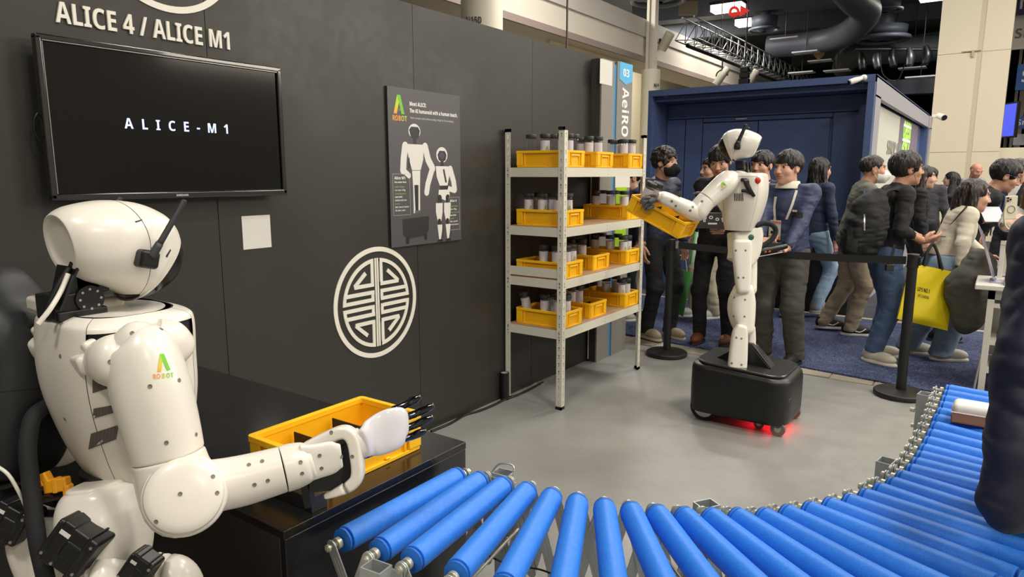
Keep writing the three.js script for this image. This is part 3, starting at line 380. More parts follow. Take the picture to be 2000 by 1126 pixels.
// ------------------------------------------------------------------ things on the black booth wall
const ALONG = V(0, 0, -1), CAPH = (() => { const g = textGeo('E', 1, 0.1); const b = g.boundingBox; return b.max.y - b.min.y; })();
function lettersFit(parent, str, capH, width, depth, right, origin, mat, o = {}) { const size = capH / CAPH, w = textWidth(str, size); const st = o.spaced ? o.stretch : width / w; const sp = o.spaced ? (width - w * st) / (str.length - 1) : 0; letters(parent, str, size, depth, right, origin, mat, { ...o, stretch: st, spacing: sp }); }
{
  const mW = std(0xe4e0d4, 0.5);
  // raised header panel above the television that carries the upper ring
  struct('trim_5', worldUV(boxMM([WX - 0.1, WTOP + 0.001, -2.2], [WX, 3.05, 3.4])), mPanel, 'black header board above the booth wall');
  const h = thing('wall_lettering', 'white lettering ALICE 4 / ALICE M1 on the black wall', 'lettering', [WX, 2.03, -1.11]);
  lettersFit(h, 'ALICE 4 / ALICE M1', 0.069, 0.662, 0.008, ALONG, V(0, 0, 0), mW);
  // emblem: ring and quarters
  function emblem(z, y, label) {
    const t = thing('wall_emblem', label, 'emblem', [WX, y, z]), R = 0.299, d = 0.004; const basis = basisM(ALONG, V(0, 1, 0), V(1, 0, 0), V(0, 0, 0));
    let ly = 0; const sh = (pts, hole) => { const g = extrude(pts, d + 0.00035 * (ly++ % 7), 0, hole ? [hole] : []); g.scale(R, R, 1); g.applyMatrix4(basis); return g; };
    const circ = (r, a0 = 0, a1 = Math.PI * 2, n = 72) => { const o = []; for (let i = 0; i <= n; i++) { const a = a0 + (a1 - a0) * i / n; o.push([Math.cos(a) * r, Math.sin(a) * r]); } return o; };
    const full = circ(1).slice(0, -1), inn = circ(0.918).slice(0, -1).reverse(); part('ring', sh(full, inn), mW, t);
    const T = 0.066;
    for (const sx of [-1, 1]) {
      part('centre_bar', sh([[sx * 0.008, -0.8], [sx * 0.008 + sx * 0.036, -0.8], [sx * 0.044, 0.8], [sx * 0.008, 0.8]]), mW, t);
      for (const sy of [-1, 1]) {
        const q = p => { let a = p.map(([x, y]) => [x * sx, y * sy]); return a; };
        const a0 = Math.asin(0.03 / 0.8), a1 = Math.acos(0.075 / 0.8), arc = circ(0.8, a0, a1, 28).concat(circ(0.8 - T, Math.acos(0.075 / (0.8 - T)), Math.asin(0.03 / (0.8 - T)), 28));
        const dg = [0.52 - 0.24, 0.3 - 0.53], dl = Math.hypot(...dg), nx = -dg[1] / dl * T, ny = dg[0] / dl * T;
        part('quarter', [sh(q(arc)), sh(q([[0.075, 0.3], [0.075 + T, 0.3], [0.075 + T, 0.78], [0.075, 0.79]])), sh(q([[0.075, 0.3], [0.53, 0.3], [0.46, 0.3 + T], [0.075, 0.3 + T]])), sh(q([[0.53, 0.3], [0.24, 0.53], [0.24 - nx * 0 + 0.045, 0.53 + 0.055], [0.545, 0.37]])), sh(q([[0.075, 0.165], [0.775, 0.165], [0.755, 0.165 + T], [0.075, 0.165 + T]])), sh(q([[0.075, 0.03], [0.797, 0.03], [0.79, 0.03 + T], [0.075, 0.03 + T]])), sh(q([[0.075, 0.03], [0.075 + T, 0.03], [0.075 + T, 0.23], [0.075, 0.23]]))], mW, t);
      }
    }
    return t;
  }
  emblem(-2.547, 0.842, 'large round white fretwork emblem low on the black wall'); emblem(-1.515, 2.433, 'round white emblem above the wall lettering, only its rim showing');
  // television
  const TX = -2.625, tl = onX(62, 58, TX), tr = onX(548, 137, TX), bl = onX(97, 388, TX), br = onX(555, 385, TX);
  const z0 = (tl.z + bl.z) / 2, z1 = (tr.z + br.z) / 2, y1 = (tl.y + tr.y) / 2, y0 = (bl.y + br.y) / 2, w = z0 - z1, hh = y1 - y0;
  const tv = thing('television', 'flat black television on the wall showing ALICE-M1', 'television', [TX, (y0 + y1) / 2, (z0 + z1) / 2], 0);
  const gloss = phys(0x0b0b0c, 0.12, { clearcoat: 1, clearcoatRoughness: 0.05 });
  const bz = 0.021; // bezel as four bars
  part('bezel', [box(0.03, bz, w, 0, hh / 2 - bz / 2, 0, 0.006), box(0.03, bz * 1.25, w, 0, -hh / 2 + bz * 0.62, 0, 0.006), box(0.03, hh - 0.01, bz, 0, 0, w / 2 - bz / 2, 0.006), box(0.03, hh - 0.01, bz, 0, 0, -w / 2 + bz / 2, 0.006)], gloss, tv, 'glossy black frame');
  part('back_housing', box(0.035, hh * 0.9, w * 0.92, -0.03, 0, 0, 0.01), M.blackMatte, tv);
  const scr = part('screen', box(0.012, hh - bz * 1.6, w - bz * 1.6, -0.002, 0.002, 0), phys(0x060607, 0.1, { specularIntensity: 0.7 }), tv, 'dark glossy screen');
  part('inner_edge', [box(0.004, 0.003, w - bz * 2, 0.012, hh / 2 - bz, 0), box(0.004, hh - bz * 2.4, 0.003, 0.012, 0, w / 2 - bz)], std(0x8a8a88, 0.3, 0.6), tv);
  part('wall_bracket', box(0.05, 0.3, 0.4, -0.04, 0, 0), M.darkGrey, tv);
  const mT = std(0xc8d4ff, 0.4, 0, { emissive: 0xb9c8ff, emissiveIntensity: 0.75 }); const a = onX(243, 250, TX + 0.004), b = onX(448, 265, TX + 0.004), cap0 = onX(255, 227, TX).y - onX(255, 249, TX).y;
  lettersFit(scr, 'ALICE-M1', 0.037, a.z - b.z, 0.001, ALONG, V(0.0065, a.y - tv.position.y - 0.001, a.z - tv.position.z), mT, { spaced: true, stretch: 0.92, name: 'screen_letter' });
  const lg = onX(345, 386, TX + 0.016), lg2 = onX(369, 386, TX + 0.016); lettersFit(tv, 'SAMSUNG', 0.0075, lg.z - lg2.z, 0.0008, ALONG, V(0.0152, -hh / 2 + 0.008, lg.z - tv.position.z), std(0xd8d8d8, 0.3, 0.3), { name: 'maker_letter' });
  part('hanging_wire', tube([[-0.02, 0.02, w / 2], [-0.02, 0.0, w / 2 + 0.012], [-0.02, -0.05, w / 2 + 0.014], [-0.02, -0.08, w / 2 - 0.002]], 0.003, 20, 6), M.black, tv);
  // blank white stickers
  { const p = onX(471, 422, WX), q = onX(530, 482, WX); solo('square_sticker', box(0.002, p.y - q.y, p.z - q.z, WX + 0.001, (p.y + q.y) / 2, (p.z + q.z) / 2), std(0xd8d6d0, 0.5), 'square white sticker below the television', 'sticker'); }
  // poster
  const cw = 1024, ch = 1450;
  const tex = canvasTexture(cw, ch, (g) => {
    g.fillStyle = '#4b4a4d'; g.fillRect(0, 0, cw, ch);
    // logo
    const A = (x, y, s) => { let gr = g.createLinearGradient(x, y, x, y + s); gr.addColorStop(0, '#8ed020'); gr.addColorStop(0.5, '#c8d020'); gr.addColorStop(1, '#f09a20'); g.fillStyle = gr; g.beginPath(); g.moveTo(x, y + s); g.lineTo(x + s * 0.3, y); g.lineTo(x + s * 0.55, y); g.lineTo(x + s * 0.25, y + s); g.fill(); g.fillStyle = '#6cc024'; g.beginPath(); g.moveTo(x + s * 0.3, y); g.lineTo(x + s * 0.55, y); g.lineTo(x + s * 0.85, y + s); g.lineTo(x + s * 0.62, y + s); g.lineTo(x + s * 0.4, y + s * 0.3); g.fill(); };
    A(74, 66, 168); const fit = (str, x, y, w) => { g.save(); g.translate(x, y); g.scale(w / g.measureText(str).width, 1); g.fillText(str, 0, 0); g.restore(); }; g.font = 'bold 66px sans-serif'; g.fillStyle = '#ee9a28'; fit('ROB', 56, 296, 112); g.fillStyle = '#c2c428'; fit('OT', 168, 296, 80); g.font = 'italic 30px serif'; g.fillStyle = '#9a9a90'; g.fillText('ei', 140, 205);
    g.fillStyle = '#f2f0ec'; g.font = 'bold 50px sans-serif'; fit('Meet ALICE:', 285, 150, 235); fit('The AI humanoid with a human touch.', 285, 212, 700); g.font = '25px sans-serif'; g.fillStyle = '#c8c8c4'; fit('Teach complex tasks without coding. Ready for the workplace.', 288, 268, 640);
    const W_ = '#dcd9d4', B_ = '#232326';
    const poly = (c, pts) => { g.fillStyle = c; g.beginPath(); pts.forEach((p, i) => i ? g.lineTo(p[0], p[1]) : g.moveTo(p[0], p[1])); g.closePath(); g.fill(); };
    const el = (c, x, y, rx, ry, r = 0) => { g.fillStyle = c; g.beginPath(); g.ellipse(x, y, rx, ry, r, 0, 7); g.fill(); };
    const limb = (c, pts, w) => { g.strokeStyle = c; g.lineWidth = w; g.lineCap = 'round'; g.lineJoin = 'round'; g.beginPath(); pts.forEach((p, i) => i ? g.lineTo(p[0], p[1]) : g.moveTo(p[0], p[1])); g.stroke(); };
    // wheeled robot print
    el(W_, 345, 380, 82, 68); poly(B_, [[272, 370], [300, 340], [395, 340], [420, 372], [405, 430], [350, 462], [296, 440]]); limb(B_, [[345, 450], [345, 490]], 46);
    poly(W_, [[225, 500], [470, 500], [460, 640], [420, 740], [300, 740], [262, 640]]); limb(W_, [[215, 520], [190, 640], [180, 740]], 80); limb(W_, [[180, 740], [255, 790]], 54); limb(W_, [[490, 520], [530, 640], [590, 720]], 80); limb(W_, [[590, 720], [520, 870], [500, 950]], 70); poly(B_, [[250, 640], [268, 620], [275, 720], [250, 720]]);
    poly(W_, [[300, 745], [415, 745], [405, 900], [400, 1150], [310, 1150], [310, 900]]); poly('#38383b', [[325, 880], [385, 880], [375, 1160], [335, 1160]]); limb('#19191b', [[355, 890], [355, 1120]], 26);
    poly('#5a5a60', [[330, 1120], [400, 1120], [415, 1200], [310, 1200]]); poly('#4c4a49', [[190, 1150], [480, 1140], [520, 1190], [160, 1205]]); poly('#262628', [[150, 1195], [525, 1180], [520, 1320], [470, 1370], [210, 1385], [155, 1340]]); limb('#1a1a1c', [[215, 1390], [215, 1410]], 50); limb('#1a1a1c', [[470, 1370], [470, 1390]], 46);
    // walking robot print
    el(W_, 735, 590, 84, 76); poly(B_, [[668, 590], [700, 550], [780, 552], [805, 590], [790, 640], [735, 662], [685, 640]]); el('#3c4250', 735, 595, 40, 32); limb(B_, [[735, 660], [735, 705]], 50);
    poly(W_, [[640, 700], [830, 700], [850, 780], [810, 900], [700, 900], [650, 800]]); limb(W_, [[860, 730], [910, 850], [925, 930]], 74); limb(W_, [[915, 940], [830, 920]], 52); limb('#303034', [[760, 740], [790, 850]], 26); poly(B_, [[690, 890], [830, 890], [815, 930], [705, 930]]); poly(W_, [[680, 930], [840, 930], [850, 1020], [780, 1040], [720, 1020], [670, 1010]]);
    for (const x of [690, 815]) { limb(B_, [[x, 1010], [x, 1060]], 64); poly(W_, [[x - 58, 1060], [x + 45, 1060], [x + 40, 1160], [x + 20, 1240], [x - 35, 1240], [x - 60, 1150]]); limb(B_, [[x - 10, 1240], [x - 5, 1280]], 50); poly(W_, [[x - 40, 1275], [x + 40, 1275], [x + 25, 1360], [x + 8, 1420], [x - 18, 1420]]); limb('#2c2c2e', [[x + 42, 1270], [x + 40, 1400]], 16); poly('#1b1b1d', [[x - 40, 1425], [x + 35, 1420], [x + 40, 1446], [x - 45, 1448]]); }
    // spec boxes
    const rr = (x, y, w, h) => { g.strokeStyle = '#b8bcae'; g.lineWidth = 3; g.strokeRect(x, y, w, h); };
    rr(40, 775, 225, 380); g.fillStyle = '#efede8'; g.font = 'bold 36px sans-serif'; g.fillText('Alice M1', 62, 825); g.font = 'bold 22px sans-serif'; g.fillText('Pre-order Now', 62, 858);
    rr(830, 1010, 170, 330); g.font = 'bold 34px sans-serif'; g.fillText('Alice 4', 846, 1056);
    const lines = (x, y, list) => list.forEach(([s, gr], i) => { g.font = gr ? '18px sans-serif' : 'bold 19px sans-serif'; g.fillStyle = gr ? '#9cc060' : '#e8e6e0'; g.fillText(s, x, y + i * 31); });
    lines(62, 900, [['Height / Weight', 1], ['1.6~1.8m / 97kg', 0], ['Computing Source', 1], ['AMD 8060S', 0], ['NVIDIA AGX Orin', 0], ['Sensors', 1], ['IMU, Stereo Camera', 0], ['3D Lidar, Laser', 0]]); lines(846, 1105, [['Height / Weight', 1], ['1.6m / 59kg', 0], ['Computing Source', 1], ['AMD 8060S', 0], ['Sensors', 1], ['IMU, Laser3D', 0], ['Stereo Camera', 0]]);
  });
  const ps = thing('poster_board', 'dark poster board printed with two white robots', 'poster', [WX + 0.008, 1.551, -2.948]);
  part('board', box(0.012, 0.848, 0.592, 0, 0, 0), std(0x2c2b2d, 0.5), ps);
  { const g = new THREE.PlaneGeometry(0.592, 0.848); g.rotateY(Math.PI / 2); g.translate(0.0065, 0, 0); part('print', g, std(0xffffff, 0.42, 0, { map: tex }), ps, 'printed face with logo, headline and robots'); }
}
// ------------------------------------------------------------------ sign tower at the end of the wall
{
  const SX = -2.6, zz = (px, py = 320) => onX(px, py, SX).z, yy = (px, py) => onX(px, py, SX).y;
  const gr = std(0x86837e, 0.55), top = yy(1173, 112), za = zz(1172), zb = zz(1196), zc = zz(1201), zd = zz(1230), zQ = zz(1171, 120);
  const t = thing('booth_sign_tower', 'grey booth sign tower with blue stripe lettered AeiROBOT', 'sign', [0, 0, 0]);
  part('body', boxMM([SX - 0.17, 0, zd - 0.01], [SX - 0.012, top, za]), std(0x3d3b39, 0.6), t);
  part('narrow_panel', boxMM([SX - 0.012, 0.0, zb], [SX, top, za]), gr, t);
  part('blue_stripe', boxMM([SX - 0.03, 0.0, zc], [SX - 0.006, top - 0.02, zb]), std(0x3f8fc4, 0.5), t, 'bright blue vertical stripe');
  part('name_panel', boxMM([SX - 0.012, 0.0, zd], [SX + 0.004, top + 0.01, zc]), gr, t);
  const w = zc - zd, zm = (zc + zd) / 2, tp = top + 0.01, F = SX + 0.004;
  const s0 = zc - w * 0.12, s1 = zd + w * 0.04, yb = yy(1217, 156), yt = yy(1217, 165);
  { const g = extrude([[0, 0], [s0 - s1, 0], [s0 - s1, yb - tp], [(s0 - s1) / 2, yt - tp], [0, yb - tp]].map(p => p), 0.003); g.applyMatrix4(basisM(ALONG, V(0, 1, 0), V(1, 0, 0), V(F, tp, s0))); part('number_flag', g, std(0x55b4e6, 0.5), t, 'light blue pointed flag'); }
  const mW = std(0xeeeeea, 0.5); lettersFit(t, '03', yy(1217, 132) - yy(1217, 147), (s0 - s1) * 0.5, 0.002, ALONG, V(F + 0.003, yy(1217, 149), s0 - (s0 - s1) * 0.25), mW);
  // letters run downwards: right = -y, up = towards -z seen turned, so that tops face right
  { const ch = w * 0.42, ly = yy(1213, 170); const size = ch / CAPH, tw = textWidth('AeiROBOT', size); letters(t, 'AeiROBOT', size, 0.003, V(0, -1, 0), V(F, ly, zm + w * 0.16), mW, { up: V(0, 0, -1), stretch: 0.84 }); }
  { const p = onX(1172, 114, SX), q = onX(1195, 168, SX); solo('square_sticker', box(0.002, p.y - q.y, Math.abs(p.z - q.z), SX + 0.0015, (p.y + q.y) / 2, (p.z + q.z) / 2), std(0xd8d6d0, 0.5), 'square white sticker on top of the grey sign tower', 'sticker'); }
  { const p = onX(1195, 345, SX), q = onX(1226, 361, SX); solo('paper_notice', box(0.002, 0.09, Math.abs(p.z - q.z) * 0.92, F + 0.0015, (p.y + q.y) / 2 - .01, (zc + zd) / 2), std(0xdcdad2, 0.6), 'white paper notice on the sign tower above the green card', 'notice'); }
  { const p = onX(1198, 366, SX), q = onX(1222, 492, SX), zc1 = zc - w * 0.06, zc2 = zd + w * 0.22; const g = thing('green_card', 'lime green card hanging on the grey sign tower', 'card', [F + 0.003, (p.y + q.y) / 2, (zc1 + zc2) / 2]); part('card', box(0.003, p.y - q.y, zc1 - zc2), std(0x9cc818, 0.5), g); part('round_print', lathe([[0, 0], [0.05, 0], [0.05, 0.001], [0, 0.001]], 24).rotateZ(-Math.PI / 2).translate(0.0018, -0.03, 0), std(0xd8e6a0, 0.5), g); }
}
// ------------------------------------------------------------------ cable along the wall base, black holder by the rack
{
  const c = []; for (const [px, py] of [[842, 842], [880, 826], [905, 808], [935, 802], [965, 790], [985, 780], [1010, 771], [1030, 762], [1060, 746]]) { const p = onY(px, py, 0.008); p.x = Math.max(p.x, WX + 0.02); c.push(p); }
  solo('floor_cable', tube(c, 0.008, 80, 8), M.black, 'black cable lying along the foot of the black wall', 'cable');
  solo('thin_cable', tube([onY(1030, 757, 0.004), onY(1048, 746, 0.004), onY(1058, 750, 0.004), onY(1066, 744, 0.004)].map(p => { p.x = Math.max(p.x, WX + .012); return p; }), 0.004, 30, 6), std(0x8a8478, 0.6), 'thin grey wire end on the floor under the rack', 'cable');
}
// ------------------------------------------------------------------ yellow crates and tumblers
const mCrate = phys(0xffc016, 0.42, { transmission: 0.1, thickness: 0 }), mCrateRim = std(0xffc41c, 0.4);
const CL = 0.385, CW = 0.245, CH = 0.105;
const crateParts = (() => {
  const l = CL - 0.022, w = CW - 0.022, t = 0.004;
  const shell = merge([box(l, t, w, 0, t / 2, 0), box(l, CH, t, 0, CH / 2, w / 2 - t / 2), box(l, CH, t, 0, CH / 2, -w / 2 + t / 2), box(t, CH, w, l / 2 - t / 2, CH / 2, 0), box(t, CH, w, -l / 2 + t / 2, CH / 2, 0)]);
  const rp = (a, b, r = 0.012) => { const o = []; for (const [sx, sy, s] of [[1, 1, 0], [-1, 1, 1], [-1, -1, 2], [1, -1, 3]]) for (let i = 0; i <= 4; i++) { const th = (s + i / 4) * Math.PI / 2; o.push([sx * (a / 2 - r) + r * Math.cos(th), sy * (b / 2 - r) + r * Math.sin(th)]); } return o; };
  const frame = (a, b, ia, ib, h, y, bv) => { const g = extrude(rp(a - 2 * bv, b - 2 * bv), h - 2 * bv, bv, [rp(ia, ib, 0.008).reverse()]); g.rotateX(-Math.PI / 2); g.translate(0, y + bv, 0); return g; };
  const rim = frame(CL, CW, l - 2 * t, w - 2 * t, 0.016, CH - 0.016, 0.0015);
  const foot = frame(CL - 0.008, CW - 0.008, l - 0.03, w - 0.03, 0.01, 0, 0.0015);
  const post = (sx, sz) => merge([box(0.046, CH - 0.02, 0.008, sx * (CL / 2 - 0.03), CH / 2, sz * (CW / 2 - 0.006), 0.003), box(0.008, CH - 0.02, 0.04, sx * (CL / 2 - 0.006), CH / 2, sz * (CW / 2 - 0.03), 0.003)]);
  const ribs = []; for (const sz of [-1, 1]) { for (const x of [-0.125, 0.125]) ribs.push(box(0.006, CH - 0.02, 0.008, x, CH / 2, sz * (CW / 2 - 0.008), 0.002)); for (const x of [-0.06, 0.06]) ribs.push(box(0.016, 0.006, 0.007, x, 0.014, sz * (CW / 2 - 0.006), 0.002)); }
  for (const sx of [-1, 1]) { for (const z of [-0.05, 0.05]) ribs.push(box(0.009, CH - 0.03, 0.005, sx * (CL / 2 - 0.008), CH / 2 - 0.005, z, 0.002)); ribs.push(box(0.01, 0.012, 0.1, sx * (CL / 2 - 0.007), CH - 0.03, 0, 0.003)); }
  return { shell, rim, foot, post, ribs: merge(ribs), divider: box(0.003, CH * 0.72, w - 0.02, 0, CH * 0.38, 0) };
})();
function crate(label, pos, turn = 0, dividers = true) {
  const t = thing('yellow_crate', label, 'crate', pos, turn, 'yellow plastic crates');
  part('shell', crateParts.shell, mCrate, t); part('rim', crateParts.rim, mCrateRim, t); part('foot_frame', crateParts.foot, mCrateRim, t); for (const sx of [-1, 1]) for (const sz of [-1, 1]) part('corner_post', crateParts.post(sx, sz), mCrateRim, t); part('side_ribs', crateParts.ribs, mCrateRim, t);
  if (dividers) for (const x of [-CL / 6, CL / 6]) { const d = part('divider', crateParts.divider, M.blackMatte, t, 'black divider'); d.position.x = x; }
  return t;
}
const TR = 0.033, TH = 0.205;
const tumblerParts = (() => {
  const body = lathe([[0, 0.001], [TR * 0.9, 0.001], [TR, 0.008], [TR, 0.165], [TR * 0.9, 0.176], [TR * 0.9, 0.18]], 28);
  const lid = lathe([[0, 0.178], [TR * 0.98, 0.178], [TR * 1.05, 0.182], [TR * 1.05, 0.199], [TR * 0.95, 0.205], [0, 0.205]], 28);
  const insert = lathe([[0, 0.004], [TR * 0.93, 0.004], [TR * 0.93, 0.162], [TR * 0.9, 0.163]], 28);
  const mark = (() => { const P = [], I = []; const strip = (x0, y0, x1, y1, w) => { const n = 6; for (let i = 0; i <= n; i++) { const x = x0 + (x1 - x0) * i / n, y = y0 + (y1 - y0) * i / n; for (const s of [-1, 1]) { const a = (x + s * w / 2) / TR; P.push(Math.sin(a) * TR * 1.012, y, Math.cos(a) * TR * 1.012); } } const b = P.length / 3 - 2 * (n + 1); for (let i = 0; i < n; i++) I.push(b + 2 * i, b + 2 * i + 1, b + 2 * i + 2, b + 2 * i + 1, b + 2 * i + 3, b + 2 * i + 2); }; strip(-0.012, 0.086, -0.001, 0.128, 0.0055); strip(0.012, 0.086, 0.001, 0.128, 0.0055); const g = new THREE.BufferGeometry(); g.setAttribute('position', new THREE.Float32BufferAttribute(P, 3)); g.setIndex(I); g.computeVertexNormals(); g.setAttribute('uv', new THREE.BufferAttribute(new Float32Array(P.length / 3 * 2), 2)); return g; })();
  return { body, lid, insert, mark };
})();
const mClear = phys(0xf4f6fa, 0.06, { transmission: 1, thickness: 0, ior: 1.45, side: THREE.DoubleSide }), mLid = std(0x2b2e30, 0.45), mPaper = std(0xe6dcdc, 0.7), mMark = std(0x8fae3c, 0.6, 0, { side: THREE.DoubleSide });
function tumbler(pos, kind, label, group, face = 0) {
  const t = thing('tumbler', label, 'tumbler', pos, face, group); part('clear_body', tumblerParts.body, mClear, t); part('lid', tumblerParts.lid, mLid, t, 'black screw lid');
  if (kind !== 'c') { part('paper_insert', tumblerParts.insert, mPaper, t, 'white paper lining'); }
  if (kind === 'A') part('letter_mark', tumblerParts.mark, mMark, t, 'green pointed A mark');
  return t;
}
// ------------------------------------------------------------------ boltless rack
const RACK = { xb: -2.672, xf: -2.228, zn: -3.7, zf: -4.892, levels: [1.561, 1.186, 0.853, 0.527] };
{
  const { xb, xf, zn, zf, levels } = RACK, fl = 0.04, th = 0.0022, HT = 1.8, mR = std(0xd9d6c6, 0.42);
  const r = thing('storage_rack', 'cream boltless storage rack with slotted posts and chipboard shelves', 'rack', [0, 0, 0]);
  const holes = []; for (let y = 0.05; y < HT - 0.03; y += 0.052) { const h = []; for (let i = 0; i < 8; i++) { const a = i / 8 * Math.PI * 2; h.push([fl * 0.52 + Math.cos(a) * 0.0055, y + Math.sin(a) * 0.0055]); } holes.push([...h].reverse()); holes.push([[fl * 0.52 - 0.0025, y - 0.021], [fl * 0.52 - 0.0025, y - 0.0075], [fl * 0.52 + 0.0025, y - 0.0075], [fl * 0.52 + 0.0025, y - 0.021]]); }
  const flange = extrude([[0, 0.01], [fl, 0.01], [fl, HT], [0, HT]], th, 0, holes);
  const capG = merge([boxMM([-0.003, 0, -0.003], [fl + 0.002, 0.02, 0.006]), boxMM([-0.003, 0, -0.003], [0.006, 0.02, fl + 0.002])]);
  for (const [x, z, sx, sz] of [[xb, zn, 1, -1], [xf, zn, -1, -1], [xf, zf, -1, 1], [xb, zf, 1, 1]]) {
    const a = flange.clone(); a.applyMatrix4(basisM(V(sx, 0, 0), V(0, 1, 0), V(0, 0, sx), V(x, 0, z + (sx > 0 ? 0 : 0)))); const b = flange.clone(); b.applyMatrix4(basisM(V(0, 0, sz), V(0, 1, 0), V(-sz, 0, 0), V(x, 0, z)));
    const p = part('post', [a, b], mR, r);
    const c = capG.clone(); c.scale(sx, 1, sz); const top = c.clone().translate(x, HT - 0.012, z), bot = c.clone().translate(x, 0, z); part('post_cap', top, M.black, p, 'black plastic end cap'); part('foot_cap', bot, M.black, p, 'black plastic foot');
  }
  const bh = 0.058, mBoard = std(0xffffff, 0.75, 0, { map: noiseTexture(256, 31, (u, v, L, q) => { const n = (L[5](u, v) - 0.5) * 34 + (L[6](u, v) - 0.5) * 34 + (L[2](u, v) - 0.5) * 10; return [176 + n, 138 + n, 100 + n]; }) }); mBoard.map.repeat.set(2, 2);
  const beamX = (y, z, s) => merge([boxMM([xb + 0.004, y - bh, z - 0.001], [xf - 0.004, y, z + 0.001]), boxMM([xb + 0.004, y - 0.014, z], [xf - 0.004, y - 0.012, z + s * 0.014]), boxMM([xb + 0.004, y - bh, z], [xf - 0.004, y - bh + 0.002, z + s * 0.012])]);
  const beamZ = (y, x, s) => merge([boxMM([x - 0.001, y - bh, zf + 0.004], [x + 0.001, y, zn - 0.004]), boxMM([x, y - 0.014, zf + 0.004], [x + s * 0.014, y - 0.012, zn - 0.004]), boxMM([x, y - bh, zf + 0.004], [x + s * 0.012, y - bh + 0.002, zn - 0.004])]);
  const rivets = []; const zm = (zn + zf) / 2;
  for (const y of levels) {
    part('shelf_beam', beamX(y, zn - 0.005, -1), mR, r); part('shelf_beam', beamX(y, zf + 0.005, 1), mR, r); part('shelf_beam', beamZ(y, xf - 0.005, -1), mR, r); part('shelf_beam', beamZ(y, xb + 0.005, 1), mR, r);
    part('shelf_board', worldUV(boxMM([xb + 0.012, y - 0.008, zf + 0.012], [xf - 0.012, y + 0.003, zn - 0.012])), mBoard, r, 'brown chipboard shelf');
    for (const dy of [0.016, 0.042]) { rivets.push(rod([xf - 0.004, y - dy, zm], [xf - 0.0025, y - dy, zm], 0.0035, 0.0035, 10)); for (const [z, s] of [[zn - 0.02, 1], [zf + 0.02, 1]]) rivets.push(rod([xf - 0.001, y - dy, z], [xf + 0.0025, y - dy, z], 0.007, 0.005, 10)); for (const x of [xb + 0.02, xf - 0.02]) rivets.push(rod([x, y - dy, zn - 0.001], [x, y - dy, zn + 0.0028], 0.007, 0.005, 10)); }
  }
  part('shelf_beam', beamX(0.922, zn - 0.005, -1), mR, r); part('rivets', rivets, M.steel, r);
  // black sleeve at the foot of the near rear post
  const s = thing('black_sleeve', 'short black tube standing at the wall behind the rack post', 'tube', [xb + 0.012, 0, zn + 0.03]); part('tube', lathe([[0.026, 0], [0.03, 0], [0.03, 0.19], [0.026, 0.19], [0.026, 0.01]], 24), M.black, s); part('tube_lining', lathe([[0.0255, 0.01], [0.0255, 0.188]], 24), std(0xbab6aa, 0.6, 0, { side: THREE.DoubleSide }), s);
  // crates and what stands in them: [level, x, z, description, [[px, row, kind] ...]]
  const list = [
    [0, -2.43, -3.865, 'on the top shelf at the near post', [[1044, 0, 'c'], [1064, 0, 'A'], [1082, 1, 'c'], [1101, 0, 'w'], [1119, 1, 'w'], [1127, 2, 'c']]],
    [0, -2.43, -4.268, 'in the middle of the top shelf', [[1141, 0, 'w'], [1151, 2, 'w'], [1166, 0, 'w'], [1181, 1, 'A'], [1190, 2, 'w']]],
    [0, -2.43, -4.755, 'on the top shelf at the far post', [[1200, 0, 'c'], [1216, 0, 'w'], [1233, 0, 'A'], [1247, 1, 'w'], [1193, 2, 'c']]],
    [1, -2.43, -3.865, 'on the second shelf at the near post', [[1033, 0, 'A'], [1047, 2, 'A'], [1060, 0, 'A'], [1076, 1, 'w'], [1090, 0, 'w'], [1117, 1, 'A']]],
    [1, -2.43, -4.755, 'on the second shelf at the far post', [[1166, 0, 'w'], [1179, 2, 'c'], [1193, 0, 'w'], [1208, 1, 'c'], [1226, 0, 'w']]],
    [2, -2.43, -3.865, 'on the third shelf at the near post', [[1063, 0, 'w'], [1081, 0, 'A'], [1098, 0, 'w'], [1110, 0, 'A'], [1118, 1, 'A']]],
    [2, -2.475, -4.33, 'in the middle of the third shelf', [[1092, 1, 'w'], [1120, 0, 'w'], [1134, 0, 'w']]],
    [2, -2.43, -4.755, 'on the third shelf at the far post', [[1166, 0, 'w'], [1178, 2, 'c'], [1198, 0, 'w'], [1209, 2, 'c'], [1225, 0, 'A'], [1239, 1, 'A']]],
    [3, -2.43, -3.865, 'on the bottom shelf at the near post', [[1066, 0, 'w'], [1079, 1, 'w'], [1094, 0, 'A'], [1110, 0, 'w']]],
    [3, -2.45, -4.255, 'in the middle of the bottom shelf', [[1104, 1, 'w'], [1119, 0, 'w'], [1134, 1, 'w']]],
    [3, -2.43, -4.755, 'on the bottom shelf at the far post', [[1166, 1, 'c'], [1174, 2, 'c'], [1188, 0, 'A'], [1207, 2, 'w'], [1218, 0, 'A'], [1234, 1, 'w']]],
  ];
  const rr = rng(77); const kinds = { c: 'empty clear tumbler', w: 'paper lined tumbler', A: 'green A marked tumbler' };
